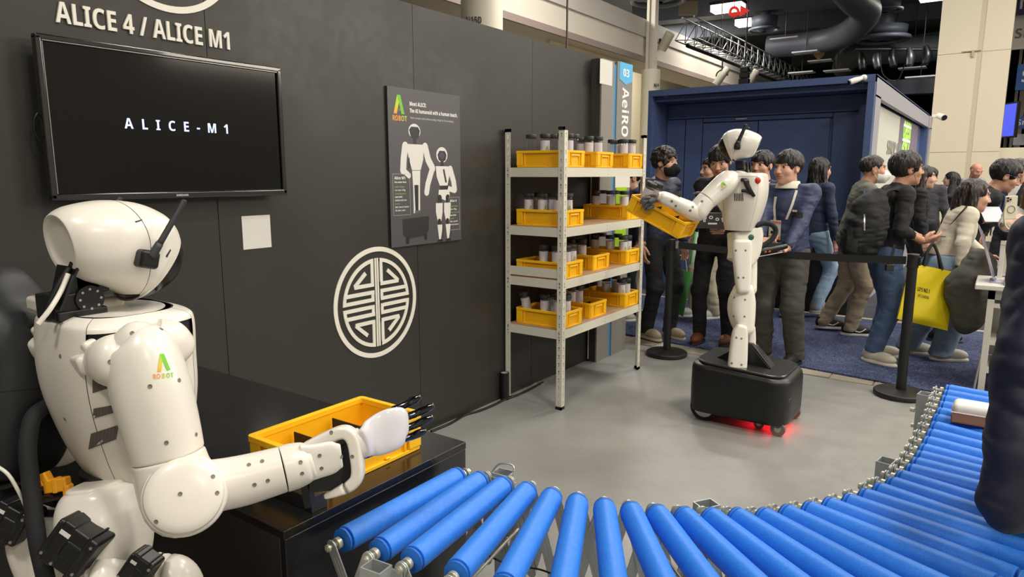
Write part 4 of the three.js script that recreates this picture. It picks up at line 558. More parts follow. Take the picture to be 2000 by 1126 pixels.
  for (const [lv, x, z, d, bt] of list) {
    const y = levels[lv] + 0.0032; crate('yellow plastic crate ' + d, [x, y, z], 0);
    const put = []; for (const [px, row, kind] of bt) {
      let zz = z + [0.075, 0.003, -0.07][row], xx = onZ(px, 380, zz).x; xx = Math.max(x - CL / 2 + 0.055, Math.min(x + CL / 2 - 0.055, xx));
      const clear = () => put.every(q => Math.hypot(q[0] - xx, q[1] - zz) > 0.069); if (!clear()) { search: for (let e = 0.004; e < 0.2; e += 0.004) for (const [ux, uz] of [[0, -1], [0, 1], [1, 0], [-1, 0], [1, -1], [-1, -1]]) { const ox = xx, oz = zz; xx = ox + ux * e; zz = oz + uz * e; if (Math.abs(xx - x) < CL / 2 - 0.052 && Math.abs(zz - z) < CW / 2 - 0.05 && clear()) break search; xx = ox; zz = oz; } }
      // keep clear of the dividers
      for (const dv of [-CL / 6, CL / 6]) { const dx = xx - (x + dv); if (Math.abs(dx) < 0.037) { const nx = x + dv + (dx < 0 ? -0.037 : 0.037); if (put.every(q => Math.hypot(q[0] - nx, q[1] - zz) > 0.069)) xx = nx; } }
      put.push([xx, zz]); tumbler([xx, y + 0.0042, zz], kind, kinds[kind] + ' in crate ' + d, 'tumblers ' + d, Math.atan2(-xx, -zz) + 0.35 + rr() * 0.5);
    }
  }
  { // the leaning one
    const y = levels[3] + 0.0032, z = -3.805, x = onZ(1034, 600, z).x; const t = tumbler([Math.max(x, -2.55), y + 0.013, z], 'w', 'paper lined tumbler leaning over in a bottom shelf crate', 'tumblers on the bottom shelf at the near post', 0.6); t.rotation.set(0, 0.9, 0.2);
  }
}
// ------------------------------------------------------------------ robot parts shared by both humanoids
const catm = (p0, p1, p2, p3, t) => 0.5 * ((2 * p1) + (-p0 + p2) * t + (2 * p0 - 5 * p1 + 4 * p2 - p3) * t * t + (-p0 + 3 * p1 - 3 * p2 + p3) * t * t * t);
function keyAt(keys, t) { const n = keys.length - 1, x = Math.max(0, Math.min(n - 1e-6, t * n)), i = Math.floor(x), f = x - i, k = j => keys[Math.max(0, Math.min(n, j))], o = {}; for (const q of Object.keys(keys[0])) { const a = k(i - 1)[q], b = k(i)[q], c = k(i + 1)[q], d = k(i + 2)[q]; o[q] = Array.isArray(b) ? b.map((_, m) => catm(a[m], b[m], c[m], d[m], f)) : catm(a, b, c, d, f); } return o; }
function gridGeo(P, rows, cols, closed) { const I = []; for (let i = 0; i < rows - 1; i++) for (let j = 0; j < cols - (closed ? 0 : 1); j++) { const a = i * cols + j, b = i * cols + (j + 1) % cols, c = a + cols, d = b + cols; I.push(a, b, c, b, d, c); } const g = new THREE.BufferGeometry(); g.setAttribute('position', new THREE.Float32BufferAttribute(P, 3)); g.setIndex(I); g.computeVertexNormals(); g.setAttribute('uv', new THREE.BufferAttribute(new Float32Array(P.length / 3 * 2), 2)); return g; }
// profile loft: keys {T:[forward, up], B:[forward, up], w, n}; local x right, y up, z back
function profileLoft(keys, t0 = 0, t1 = 1, rows = 48, seg = 48, tilt0 = 0, tilt1 = 0) {
  const P = []; for (let i = 0; i < rows; i++) for (let j = 0; j < seg; j++) { const th = j / seg * Math.PI * 2, c = Math.cos(th), s = Math.sin(th), k = keyAt(keys, t0 + tilt0 * s + (t1 + tilt1 * s - t0 - tilt0 * s) * i / (rows - 1)), cf = (k.T[0] + k.B[0]) / 2, cu = (k.T[1] + k.B[1]) / 2, vf = (k.T[0] - k.B[0]) / 2, vu = (k.T[1] - k.B[1]) / 2, e = 2 / k.n, a = Math.sign(c) * Math.abs(c) ** e * k.w, b = Math.sign(s) * Math.abs(s) ** e; P.push(a, cu + vu * b, -(cf + vf * b)); }
  return gridGeo(P, rows, seg, true);
}
const HEADK = [
  { T: [-0.160, 0.016], B: [-0.1598, 0.0155], w: 0.0003, n: 2 }, { T: [-0.176, 0.048], B: [-0.145, -0.018], w: 0.042, n: 2 }, { T: [-0.190, 0.063], B: [-0.146, -0.033], w: 0.056, n: 2.1 }, { T: [-0.193, 0.070], B: [-0.140, -0.042], w: 0.064, n: 2.2 },
  { T: [-0.165, 0.090], B: [-0.115, -0.050], w: 0.082, n: 2.3 }, { T: [-0.10, 0.113], B: [-0.075, -0.055], w: 0.1, n: 2.3 }, { T: [-0.03, 0.122], B: [-0.04, -0.062], w: 0.106, n: 2.3 }, { T: [0.02, 0.113], B: [-0.01, -0.073], w: 0.101, n: 2.3 }, { T: [0.047, 0.096], B: [-0.014, -0.080], w: 0.094, n: 2.3 }, { T: [0.060, 0.078], B: [-0.006, -0.076], w: 0.087, n: 2.3 }];
HEADK.forEach(k => { for (const q of [k.T, k.B]) { q[0] += 0.035; if (q[0] < 0) q[0] *= 0.84; } });
const VISK = [{ T: [0.03, 0.07], B: [-0.03, -0.06], w: 0.078, n: 2.3 }, { T: [0.054, 0.077], B: [-0.014, -0.075], w: 0.087, n: 2.3 }, { T: [0.073, 0.058], B: [0.015, -0.068], w: 0.077, n: 2.2 }, { T: [0.083, 0.035], B: [0.042, -0.05], w: 0.057, n: 2.1 }, { T: [0.087, 0.015], B: [0.066, -0.02], w: 0.026, n: 2 }, { T: [0.0875, 0.0], B: [0.0865, -0.002], w: 0.001, n: 2 }];
VISK.forEach(k => { k.T[0] += 0.035; k.B[0] += 0.035; });
const GLOSSB = phys(0x0c0c0e, 0.12, { clearcoat: 1, clearcoatRoughness: 0.06 });
const mShell = phys(0xe6e1d6, 0.33, { clearcoat: 0.35, clearcoatRoughness: 0.2 });
const mShell2 = mShell.clone(); mShell2.side = THREE.DoubleSide;
const mVisor = phys(0x121214, 0.26);
function robotHead(parent, pos, pitch, turn, antDir, antR = 1) {
  const h = part('head_shell', profileLoft(HEADK, 0, 0.68, 60, 56, 0, -0.09), mShell2, parent, 'white glossy rear head shell'); h.position.copy(pos); h.rotation.order = 'YXZ'; h.rotation.set(-pitch, turn, 0);
  part('brow_shell', profileLoft(HEADK, 0.6835, 1, 30, 56, -0.09, 0), mShell2, h); part('visor', profileLoft(VISK, 0, 1, 30, 48), mVisor, h, 'black glossy face visor');
  part('inner_core', profileLoft(HEADK.map(k => ({ T: [(k.T[0] + 0.03) * 0.94 - 0.03, k.T[1] * 0.95 + 0.001], B: [(k.B[0] + 0.03) * 0.94 - 0.03, k.B[1] * 0.94], w: k.w * 0.94, n: k.n })), 0.25, 0.95, 20, 32), M.blackMatte, h);
  for (const s of [1, -1]) { const b = part('antenna_block', box(0.034, 0.036, 0.037, s * 0.112, 0.011, 0.002, 0.008, 3), M.black, h); part('antenna', loft([{ c: [s * 0.125, 0.018, 0.0], a: 0.0085 * antR, b: 0.0085 * antR }, { c: [s * 0.127, 0.018 + 0.028 * antDir[1], -0.028 * antDir[0]], a: 0.0075 * antR, b: 0.0075 * antR }, { c: [s * 0.128, 0.018 + 0.036 * antDir[1], -0.036 * antDir[0]], a: 0.006 * antR, b: 0.006 * antR }, { c: [s * 0.13, 0.018 + 0.125 * antDir[1], -0.125 * antDir[0]], a: 0.0058 * antR, b: 0.0058 * antR }], { seg: 16, sub: 3 }), M.darkGrey, h); }
  return h;
}
// torso local: y up from its lower edge, z back
const TORK = [{ y: 0, z: -0.012, d: 0.084, w: 0.100, n: 2.8 }, { y: 0.07, z: -0.006, d: 0.105, w: 0.122, n: 2.9 }, { y: 0.17, z: 0.0, d: 0.124, w: 0.14, n: 3.0 }, { y: 0.25, z: 0.003, d: 0.128, w: 0.146, n: 3.0 }, { y: 0.318, z: 0.0, d: 0.122, w: 0.145, n: 3.4 }, { y: 0.338, z: 0, d: 0.114, w: 0.137, n: 3.4 }, { y: 0.347, z: 0, d: 0.092, w: 0.112, n: 3.0 }];
function torsoPatch(a0, a1, t0, t1, scale = 1, rows = 30, cols = 40) { const P = []; for (let i = 0; i < rows; i++) { const k = keyAt(TORK, t0 + (t1 - t0) * i / (rows - 1)), e = 2 / k.n; for (let j = 0; j < cols; j++) { const th = (a0 + (a1 - a0) * j / (cols - 1)) * Math.PI / 180, c = Math.cos(th), s = Math.sin(th); P.push(Math.sign(c) * Math.abs(c) ** e * k.w * scale, k.y, k.z + Math.sign(s) * Math.abs(s) ** e * k.d * scale); } } return gridGeo(P, rows, cols, false); }
function robotTorso(parent, pos, turn, closed = false) {
  const core = part('torso_core', torsoPatch(0, 360, 0, 1, 0.965, 30, 56), std(0x101012, 0.6, 0, { side: THREE.DoubleSide }), parent); core.position.copy(pos); core.rotation.y = turn;
  part('core_cap', [torsoPatch(0, 360, 0.999, 1, 0.965, 2, 40)], M.blackMatte, core); { const g = new THREE.CircleGeometry(1, 40); g.rotateX(-Math.PI / 2); g.scale(0.108, 1, 0.088); g.translate(0, 0.346, 0); part('top_plate', g, mShell, core); }
  part('back_shell', torsoPatch(51, 129, 0, 1), mShell2, core); part('chest_shell', torsoPatch(217, 323, 0, 1), mShell2, core);
  for (const s of [0, 1]) { const m = a => s ? 180 - a : a; part('side_panel', torsoPatch(m(-36), m(50.2), 0.0, closed ? 0.694 : 0.56), mShell2, core); part('yoke', torsoPatch(m(-36), m(50.2), 0.70, 1), mShell2, core); }
  return core;
}
function loftPx(list, side, o = {}) { return loft(list.map(([x, y, d, h, bf = 0.95, n = 2.2]) => ({ c: at(x, y, d), a: h * d / FPX, b: h * d / FPX * bf, n })), { side, seg: 44, sub: 6, ...o }); }
function mirrorGeo(g, axis, v) { const q = g.clone(), p = q.attributes.position, n = q.attributes.normal; for (let i = 0; i < p.count; i++) { if (axis === 'x') { p.setX(i, 2 * v - p.getX(i)); n.setX(i, -n.getX(i)); } else { p.setZ(i, 2 * v - p.getZ(i)); n.setZ(i, -n.getZ(i)); } } if (q.index) { const a = q.index.array.slice(); for (let i = 0; i < a.length; i += 3) { const t = a[i]; a[i] = a[i + 1]; a[i + 1] = t; } q.setIndex([...a]); } else { for (const nm of Object.keys(q.attributes)) { const at_ = q.attributes[nm], s = at_.itemSize; for (let i = 0; i < p.count; i += 3) for (let c = 0; c < s; c++) { const t = at_.array[i * s + c]; at_.array[i * s + c] = at_.array[(i + 1) * s + c]; at_.array[(i + 1) * s + c] = t; } } } return q; }
// what the ray through a pixel meets on given meshes: for placing screws, vents and print on a surface
const caster = new THREE.Raycaster(), mScrew = std(0x7d7468, 0.6);
function surf(px, py, meshes) { for (const m of meshes) m.updateWorldMatrix(true, false); caster.set(EYEV, ray(px, py).normalize()); const h = caster.intersectObjects(meshes, false)[0]; if (!h) return null; const n = h.face.normal.clone().transformDirection(h.object.matrixWorld); if (n.dot(caster.ray.direction) > 0) n.negate(); return { p: h.point.clone(), n, o: h.object }; }
function onto(o, p) { return o.worldToLocal(p.clone()); }
function screw(px, py, meshes, r = 0.0029, mat = mScrew, name = 'screw_hole') { const s = surf(px, py, meshes); if (!s) return; const g = lathe([[r * 1.35, 0.0006], [r * 1.2, 0.0012], [r, 0.0003], [0, 0.0002]], 12); g.applyQuaternion(new THREE.Quaternion().setFromUnitVectors(QY, s.n)); const m = part(name, g, mat, s.o); const inv = s.o.matrixWorld.clone().invert(); g.translate(s.p.x, s.p.y, s.p.z); g.applyMatrix4(inv); }
// sheet draped on a surface through a pixel quadrilateral
function drape(quad, meshes, mat, name, lift = 0.0008, nu = 10, nv = 10, cut = null) {
  const P = [], uv = []; let o = null; for (let j = 0; j <= nv; j++) for (let i = 0; i <= nu; i++) { const u = i / nu, v = j / nv, x = (quad[0][0] * (1 - u) + quad[1][0] * u) * (1 - v) + (quad[3][0] * (1 - u) + quad[2][0] * u) * v, y = (quad[0][1] * (1 - u) + quad[1][1] * u) * (1 - v) + (quad[3][1] * (1 - u) + quad[2][1] * u) * v; const s = surf(x, y, meshes); if (!s) return null; o = o || s.o; const q = s.p.addScaledVector(s.n, lift); P.push(q.x, q.y, q.z); uv.push(u, 1 - v); }
  const g = gridGeo(P, nv + 1, nu + 1, false); g.setAttribute('uv', new THREE.Float32BufferAttribute(uv, 2)); g.applyMatrix4(o.matrixWorld.clone().invert()); g.computeVertexNormals(); return part(name, g, mat, o);
}
function settle(group, base) { for (const c of group.children) c.position.sub(base); group.position.copy(base); }
const logoTex = canvasTexture(256, 256, (g) => { g.clearRect(0, 0, 256, 256); const gr = g.createLinearGradient(0, 10, 0, 180); gr.addColorStop(0, '#8fce22'); gr.addColorStop(0.55, '#c9cc2a'); gr.addColorStop(1, '#f0a03c'); g.fillStyle = gr; g.beginPath(); g.moveTo(62, 180); g.lineTo(104, 8); g.lineTo(150, 8); g.lineTo(106, 180); g.fill(); g.fillStyle = '#6fc32c'; g.beginPath(); g.moveTo(104, 8); g.lineTo(150, 8); g.lineTo(214, 170); g.lineTo(172, 176); g.lineTo(122, 48); g.fill(); g.font = 'italic 26px serif'; g.fillStyle = '#7ab040'; g.fillText('ei', 128, 140); g.font = 'bold 66px sans-serif'; g.fillStyle = '#eda057'; g.fillText('RO', 8, 246); g.fillStyle = '#d4c85a'; g.fillText('B', 108, 246); g.fillStyle = '#94c94e'; g.fillText('OT', 158, 246); });
const logoAlpha = canvasTexture(256, 256, (g) => { g.fillStyle = '#000'; g.fillRect(0, 0, 256, 256); g.fillStyle = '#fff'; g.beginPath(); g.moveTo(62, 180); g.lineTo(104, 8); g.lineTo(150, 8); g.lineTo(106, 180); g.fill(); g.beginPath(); g.moveTo(104, 8); g.lineTo(150, 8); g.lineTo(214, 170); g.lineTo(172, 176); g.lineTo(122, 48); g.fill(); g.font = 'bold 66px sans-serif'; g.fillText('RO', 8, 246); g.fillText('B', 108, 246); g.fillText('OT', 158, 246); }); logoAlpha.colorSpace = THREE.NoColorSpace;
const mLogo = std(0xffffff, 0.5, 0, { map: logoTex, alphaMap: logoAlpha, transparent: true });
const ventTex = (() => { const c = noiseTexture(128, 41, (u, v) => { const a = Math.abs((u * 24) % 1 - 0.5) < 0.34 && Math.abs((v * 16) % 1 - 0.5) < 0.34; return a ? [28, 26, 24] : [120, 114, 106]; }); return c; })();
const mVent = std(0xffffff, 0.6, 0, { map: ventTex });

// ------------------------------------------------------------------ humanoid at the plinth
{
  const XS = -1.46, bot = thing('humanoid_robot', 'white humanoid robot with outstretched arm over the crate on the plinth', 'robot');
  const core = robotTorso(bot, V(XS, 0.905, -0.658), 0);
  const ear = onX(287, 505, XS + 0.114); const head = robotHead(bot, V(XS, ear.y - 0.012, ear.z), 0.25, 0, [0.34, 0.94]);
  // neck
  const N0 = V(XS, 1.235, -0.60), nk = part('neck', [box(0.07, 0.02, 0.09, XS, 1.254, -0.585, 0.004), bar(V(XS, 1.25, -0.575), V(XS, 1.34, -0.6), 0.05, 0.06, V(0, 0, 1)), box(0.056, 0.05, 0.05, XS, 1.272, -0.562, 0.006), box(0.05, 0.05, 0.065, XS, 1.315, -0.61, 0.006), rod([XS - 0.034, 1.282, -0.6], [XS + 0.034, 1.282, -0.6], 0.026, 0.026, 24), bar(V(XS + 0.03, 1.27, -0.54), V(XS + 0.03, 1.36, -0.585), 0.004, 0.04, V(1, 0, 0)), box(0.05, 0.05, 0.035, XS - 0.03, 1.268, -0.555, 0.004)], M.black, bot, 'black neck brackets and motors');
  for (let i = 0; i < 8; i++) { const a = i / 8 * Math.PI * 2; part('screw', rod([XS + 0.034, 1.282 + Math.sin(a) * 0.019, -0.6 + Math.cos(a) * 0.019], [XS + 0.036, 1.282 + Math.sin(a) * 0.019, -0.6 + Math.cos(a) * 0.019], 0.0026, 0.0026, 8), M.steel, nk); }
  part('cable', tube([[XS + 0.036, 1.335, -0.565], [XS + 0.04, 1.305, -0.548], [XS + 0.045, 1.275, -0.525], [XS + 0.04, 1.25, -0.505]], 0.0048, 24, 8), M.white, nk, 'white cable tie along the neck'); part('cable', tube([[XS + 0.03, 1.345, -0.57], [XS + 0.03, 1.31, -0.545], [XS + 0.03, 1.262, -0.52]], 0.006, 24, 8), M.black, nk);
  part('white_bracket', box(0.08, 0.03, 0.1, XS - 0.1, 1.262, -0.6, 0.008), mShell, bot); part('white_bracket', box(0.06, 0.02, 0.06, XS - 0.05, 1.258, -0.66, 0.008), mShell, bot);
  // right arm, then its mirror image
  const pieces = []; const P = (name, geo, mat, label) => pieces.push([name, geo, mat, label]);
  P('upper_arm', loftPx([[266, 668, 1.265, 44], [271, 676, 1.265, 60], [283, 712, 1.267, 68], [298, 768, 1.27, 71], [317, 840, 1.275, 68], [328, 884, 1.278, 65]], Rt, { caps: [1, 0.1], round: 0.9 }), mShell);
  P('shoulder_cap', loftPx([[250, 702, 1.254, 42], [236, 703, 1.256, 52], [220, 703, 1.262, 50], [208, 702, 1.272, 42]], V(0, 1, 0), { caps: [1, 1], round: 0.6 }), mShell);
  P('shoulder_cap', loftPx([[300, 655, 1.33, 36], [322, 665, 1.345, 44], [338, 680, 1.36, 42]], V(0, 1, 0), { caps: [0.2, 1], round: 0.7 }), mShell);
  P('shoulder_motor', [rod(at(205, 703, 1.34), at(150, 690, 1.42), 0.035), loft([{ c: at(196, 668, 1.335), a: 0.02, b: 0.02 }, { c: at(178, 672, 1.345), a: 0.02, b: 0.022 }], { seg: 16 })], M.black);
  P('shoulder_lug', [loft([{ c: at(186, 676, 1.275), a: 0.017, b: 0.02, n: 4 }, { c: at(172, 678, 1.30), a: 0.017, b: 0.02, n: 4 }], { seg: 24 }), loft([{ c: at(184, 704, 1.275), a: 0.02, b: 0.03, n: 4 }, { c: at(166, 702, 1.30), a: 0.02, b: 0.026, n: 4 }], { seg: 24 })], mShell);
  P('elbow_housing', loftPx([[331, 896, 1.279, 66], [338, 922, 1.28, 69], [350, 950, 1.28, 74], [362, 972, 1.28, 77]], Rt, { caps: [0.1, 1], round: 0.95 }), mShell);
  { const c = at(367, 966, 1.28), n = EYEV.clone().sub(c).normalize().addScaledVector(Rt, -0.1).normalize(), g = lathe([[0.064, 0.058], [0.066, 0.066], [0.063, 0.072], [0.05, 0.078], [0.028, 0.081], [0, 0.082]], 48); g.applyQuaternion(new THREE.Quaternion().setFromUnitVectors(QY, n)); g.translate(c.x, c.y, c.z); P('elbow_disc', g, mShell); const g2 = lathe([[0.071, 0.02], [0.072, 0.05], [0.069, 0.058], [0.058, 0.06]], 48); g2.applyQuaternion(new THREE.Quaternion().setFromUnitVectors(QY, n)); g2.translate(c.x, c.y, c.z); P('elbow_ring', g2, mShell2); }
  P('forearm', loftPx([[392, 954, 1.285, 56], [425, 947, 1.29, 50], [480, 936, 1.31, 48], [551, 916, 1.335, 44]], V(0, 1, 0), { caps: [0.3, 0.08] }), mShell);
  P('forearm_cuff', loftPx([[555, 915, 1.337, 44.5], [575, 909, 1.345, 44], [596, 903, 1.352, 40], [606, 900, 1.355, 34]], V(0, 1, 0), { caps: [0.08, 0.4] }), mShell);
  P('wrist_tongue', loftPx([[590, 906, 1.335, 40, 0.22, 3], [615, 901, 1.345, 36, 0.26, 3], [648, 893, 1.36, 33, 0.28, 3], [662, 890, 1.365, 26, 0.3, 2.4]], V(0, 1, 0), { caps: [0.2, 1], round: 0.7 }), mShell);
  P('wrist_motor', [(() => { const a = at(602, 932, 1.385), b = at(672, 925, 1.415); return bar(a, b, 0.035, 0.05, V(0, 1, 0)); })(), bar(at(596, 900, 1.39), at(664, 878, 1.42), 0.03, 0.03), bar(at(668, 862, 1.41), at(690, 938, 1.41), 0.03, 0.03, Fw), rod(at(660, 858, 1.4), at(692, 846, 1.41), 0.016), bar(at(597, 940, 1.38), at(606, 985, 1.385), 0.014, 0.03, Fw)], M.black);
  P('wrist_yoke', loft([[600, 870, 9], [640, 854, 13], [672, 843, 13], [690, 856, 13], [697, 890, 12], [699, 925, 12], [688, 944, 12], [660, 958, 9], [640, 965, 6]].map(([x, y, h]) => ({ c: at(x, y, 1.4), a: h * 1.4 / FPX, b: 0.018, n: 4 })), { side: Rt.clone().addScaledVector(Up, 0.5), seg: 32, sub: 6, round: 0.6 }), mShell);
  P('wrist_ring', loftPx([[697, 868, 1.41, 31, 0.75], [706, 864, 1.415, 31, 0.75]], V(0, 1, 0), { caps: [0.2, 0.2] }), mShell);
  P('wrist_boot', loftPx([[704, 865, 1.42, 30, 0.6], [714, 861, 1.435, 35, 0.5], [728, 854, 1.45, 37, 0.35], [762, 842, 1.475, 34, 0.3]], V(0, 1, 0), { caps: [0.1, 0.3] }), M.darkGrey);
  P('hand_plate', loft([[714, 863, 31], [724, 856, 37], [742, 848, 41], [766, 837, 42], [782, 829, 37], [789, 826, 28]].map(([x, y, h], i) => ({ c: at(x, y, 1.402 + i * 0.011), a: h * 1.42 / FPX, b: 0.011, n: 2.6 })), { side: Up, seg: 44, sub: 6, caps: [0.8, 0.8], round: 0.8 }), phys(0xe2e0e4, 0.14, { clearcoat: 1, clearcoatRoughness: 0.05 }), 'glossy white back of hand');
  [[[770, 799], [793, 789], [818, 775], 1.47], [[780, 819], [810, 808], [844, 792], 1.472], [[785, 839], [811, 829], [842, 815], 1.472], [[784, 858], [806, 851], [829, 841], 1.47]].forEach(([a, b, c, d]) => { const A = at(a[0], a[1], d), B = at(b[0], b[1], d + 0.025), C = at(c[0], c[1], d + 0.02); P('finger', [loft([{ c: A, a: 0.0085, b: 0.0085 }, { c: A.clone().lerp(B, 0.55), a: 0.0078, b: 0.008 }, { c: B, a: 0.0086, b: 0.0086 }], { seg: 14, sub: 3 }), rod(A.clone().lerp(B, 0.8).addScaledVector(Up, 0.006), A.clone().lerp(B, 0.8).addScaledVector(Up, -0.006), 0.0055), loft([{ c: B, a: 0.0075, b: 0.0075 }, { c: B.clone().lerp(C, 0.3), a: 0.0088, b: 0.009 }, { c: B.clone().lerp(C, 0.75), a: 0.0086, b: 0.0086 }, { c: C, a: 0.006, b: 0.006 }], { seg: 14, sub: 3, round: 0.9 })], GLOSSB); });
  P('thumb', [loft([{ c: at(716, 838, 1.45), a: 0.009, b: 0.009 }, { c: at(724, 822, 1.47), a: 0.008, b: 0.008 }, { c: at(742, 812, 1.49), a: 0.006, b: 0.006 }], { seg: 14 })], M.black);
  const near = []; for (const [n, g, m, l] of pieces) { const q = part(n, g, m, bot, l); near.push(q); } for (const [n, g, m] of pieces) part(n, mirrorGeo(Array.isArray(g) ? merge(g) : g, 'x', XS), m, bot);
  // surface details: screws, vents, logo, slots
  const byName = n => near.filter(m => m.name === n), shells = near.filter(m => /upper_arm|elbow|forearm|tongue|shoulder_cap|yoke/.test(m.name)), tor = core.children.filter(c => /shell|panel|yoke/.test(c.name));
  for (const [x, y] of [[258, 650], [293, 754], [350, 742], [325, 864], [383, 848], [315, 642], [215, 706], [352, 964], [416, 930], [424, 962], [305, 1018], [486, 907], [512, 900], [497, 946], [523, 938], [587, 902], [624, 889], [590, 924], [628, 914], [667, 891], [647, 844], [688, 891]]) screw(x, y, shells);
  for (const [x, y] of [[120, 632], [118, 695], [127, 818]]) screw(x, y, tor);
  drape([[181, 736], [216, 738], [214, 757], [181, 767]], tor, mVent, 'vent'); drape([[183, 797], [229, 789], [231, 803], [181, 817]], tor, mVent, 'vent'); drape([[178, 846], [232, 829], [227, 857], [173, 877]], tor, mVent, 'vent');
  drape([[294, 690], [338, 688], [341, 738], [297, 742]], byName('upper_arm'), mLogo, 'printed_logo');
  { const hs = [head, ...head.children.filter(c => /shell/.test(c.name))]; for (const q of [[[263, 432], [278, 428], [277, 431], [265, 435]], [[323, 500], [332, 486], [334, 488], [326, 503]]]) drape(q, hs, M.darkGrey, 'slot', 0.0006, 3, 2); }
  // waist and pelvis
  const mid = V(XS, 0.9, -0.62);
  part('waist', [rod(V(XS, 0.83, -0.63), V(XS, 0.92, -0.63), 0.07, 0.066, 32), box(0.12, 0.08, 0.12, XS + 0.02, 0.86, -0.63, 0.01), box(0.09, 0.05, 0.07, XS + 0.06, 0.85, -0.56, 0.006)], M.black, bot, 'black waist joint');
  part('pelvis_shell', loft([[192, 948, 47, 0.06], [194, 962, 62, 0.07], [200, 1000, 72, 0.085], [214, 1045, 68, 0.09], [228, 1085, 54, 0.085], [240, 1120, 34, 0.07], [246, 1150, 20, 0.05]].map(([x, y, h, b]) => ({ c: at(x, y, 1.36), a: h * 1.36 / FPX, b, n: 2.6 })), { side: Rt.clone().addScaledVector(Up, 0.42), seg: 44, sub: 6, caps: [0.3, 0.5] }), mShell, bot);
  part('pelvis_shell', loft([[70, 1000, 20, 0.05], [72, 1040, 42, 0.06], [84, 1090, 42, 0.06], [100, 1150, 34, 0.05]].map(([x, y, h, b]) => ({ c: at(x, y, 1.42), a: h * 1.42 / FPX, b, n: 2.4 })), { side: Rt, seg: 36 }), mShell, bot);
  const servo = (cx, cy, d, w, h, t, ang, nm) => { const g = merge([box(w, h, t, 0, 0, 0, 0.006), box(w * 0.3, h * 1.06, t * 1.02, -w * 0.24, 0, 0, 0.005), box(w * 0.06, h * 1.1, t * 1.06, w * 0.28, 0, 0, 0.003), box(w * 0.55, h * 0.5, t * 1.08, w * 0.12, 0, 0, 0.01), box(w * 0.08, h * 0.9, t * 1.06, -w * 0.44, 0, 0, 0.002)]); const c = at(cx, cy, d); g.rotateZ(ang); g.applyMatrix4(basisM(Rt, Up, Fw.clone().negate(), c)); const s = part(nm, g, M.black, bot, 'black joint motor'); const lb = box(w * 0.24, h * 0.1, 0.001, -w * 0.22, h * 0.28, t * 0.512); lb.rotateZ(0.0); lb.rotateZ(ang); lb.applyMatrix4(basisM(Rt, Up, Fw.clone().negate(), c)); part('motor_label', lb, M.whiteMatte, s); for (const [u, v] of [[-0.4, -0.35], [0.4, -0.35], [0.4, 0.35], [-0.1, -0.42]]) { const q = rod([u * w, v * h, t * 0.5], [u * w, v * h, t * 0.535], 0.003, 0.003, 8); q.rotateZ(ang); q.applyMatrix4(basisM(Rt, Up, Fw.clone().negate(), c)); part('screw', q, M.steel, s); } };
  servo(150, 1062, 1.265, 0.085, 0.082, 0.06, -0.62, 'hip_motor'); servo(28, 1012, 1.36, 0.075, 0.07, 0.06, -0.5, 'hip_motor'); servo(275, 1108, 1.30, 0.05, 0.06, 0.05, -0.6, 'hip_motor');
  part('thigh_shell', loft([[178, 1112, 24, 0.03], [205, 1110, 36, 0.05], [212, 1150, 46, 0.06], [220, 1230, 56, 0.07], [226, 1420, 52, 0.065]].map(([x, y, h, b]) => ({ c: at(x, y, 1.3), a: h * 1.3 / FPX, b })), { side: Rt, seg: 36 }), mShell, bot);
  part('thigh_shell', loft([[310, 1108, 26, 0.03], [345, 1112, 24, 0.04], [360, 1150, 34, 0.05], [352, 1240, 50, 0.06], [345, 1420, 48, 0.06]].map(([x, y, h, b]) => ({ c: at(x, y, 1.36), a: h * 1.36 / FPX, b })), { side: Rt, seg: 36 }), mShell, bot);
  for (const [x0, y0, x1, y1, d] of [[226, 1400, 236, 1900, 1.3], [345, 1400, 340, 1840, 1.36]]) { const a = at(x0, y0, d), b = at(x1, y1, d); b.y = 0.07; part('shin_shell', loft([{ c: a, a: 0.05, b: 0.055 }, { c: a.clone().lerp(b, 0.3), a: 0.056, b: 0.06 }, { c: b, a: 0.035, b: 0.04 }], { seg: 28 }), mShell, bot); part('foot', box(0.09, 0.07, 0.2, b.x, 0.035, b.z - 0.04, 0.02), M.black, bot); }
  part('power_hose', tube([at(92, 792, 1.40), at(66, 812, 1.36), at(54, 870, 1.33), at(60, 940, 1.32), at(66, 1000, 1.31), at(74, 1060, 1.30), at(92, 1140, 1.30), at(110, 1240, 1.32)], 0.0155, 80, 14), M.rubber, bot, 'thick black cable hose down its back');
  part('white_wire', tube([at(-14, 905, 1.3), at(14, 924, 1.3), at(34, 955, 1.31), at(50, 990, 1.33), at(56, 1020, 1.35)], 0.0035, 30, 8), M.white, bot);
  part('wire_bundle', [tube([at(30, 965, 1.42), at(80, 975, 1.4), at(120, 985, 1.38), at(150, 965, 1.36)], 0.007, 24, 8), tube([at(40, 1000, 1.42), at(90, 1002, 1.4), at(125, 1000, 1.38), at(150, 985, 1.37)], 0.008, 24, 8), tube([at(0, 950, 1.42), at(50, 940, 1.42), at(90, 960, 1.4)], 0.008, 24, 8), rod(at(85, 970, 1.36), at(130, 960, 1.36), 0.012)], M.black, bot);
  part('red_wires', [tube([at(74, 955, 1.35), at(86, 945, 1.34), at(96, 950, 1.35)], 0.003, 16, 6), tube([at(76, 972, 1.35), at(92, 966, 1.34), at(104, 968, 1.35)], 0.003, 16, 6)], std(0x6b2a22, 0.6), bot);
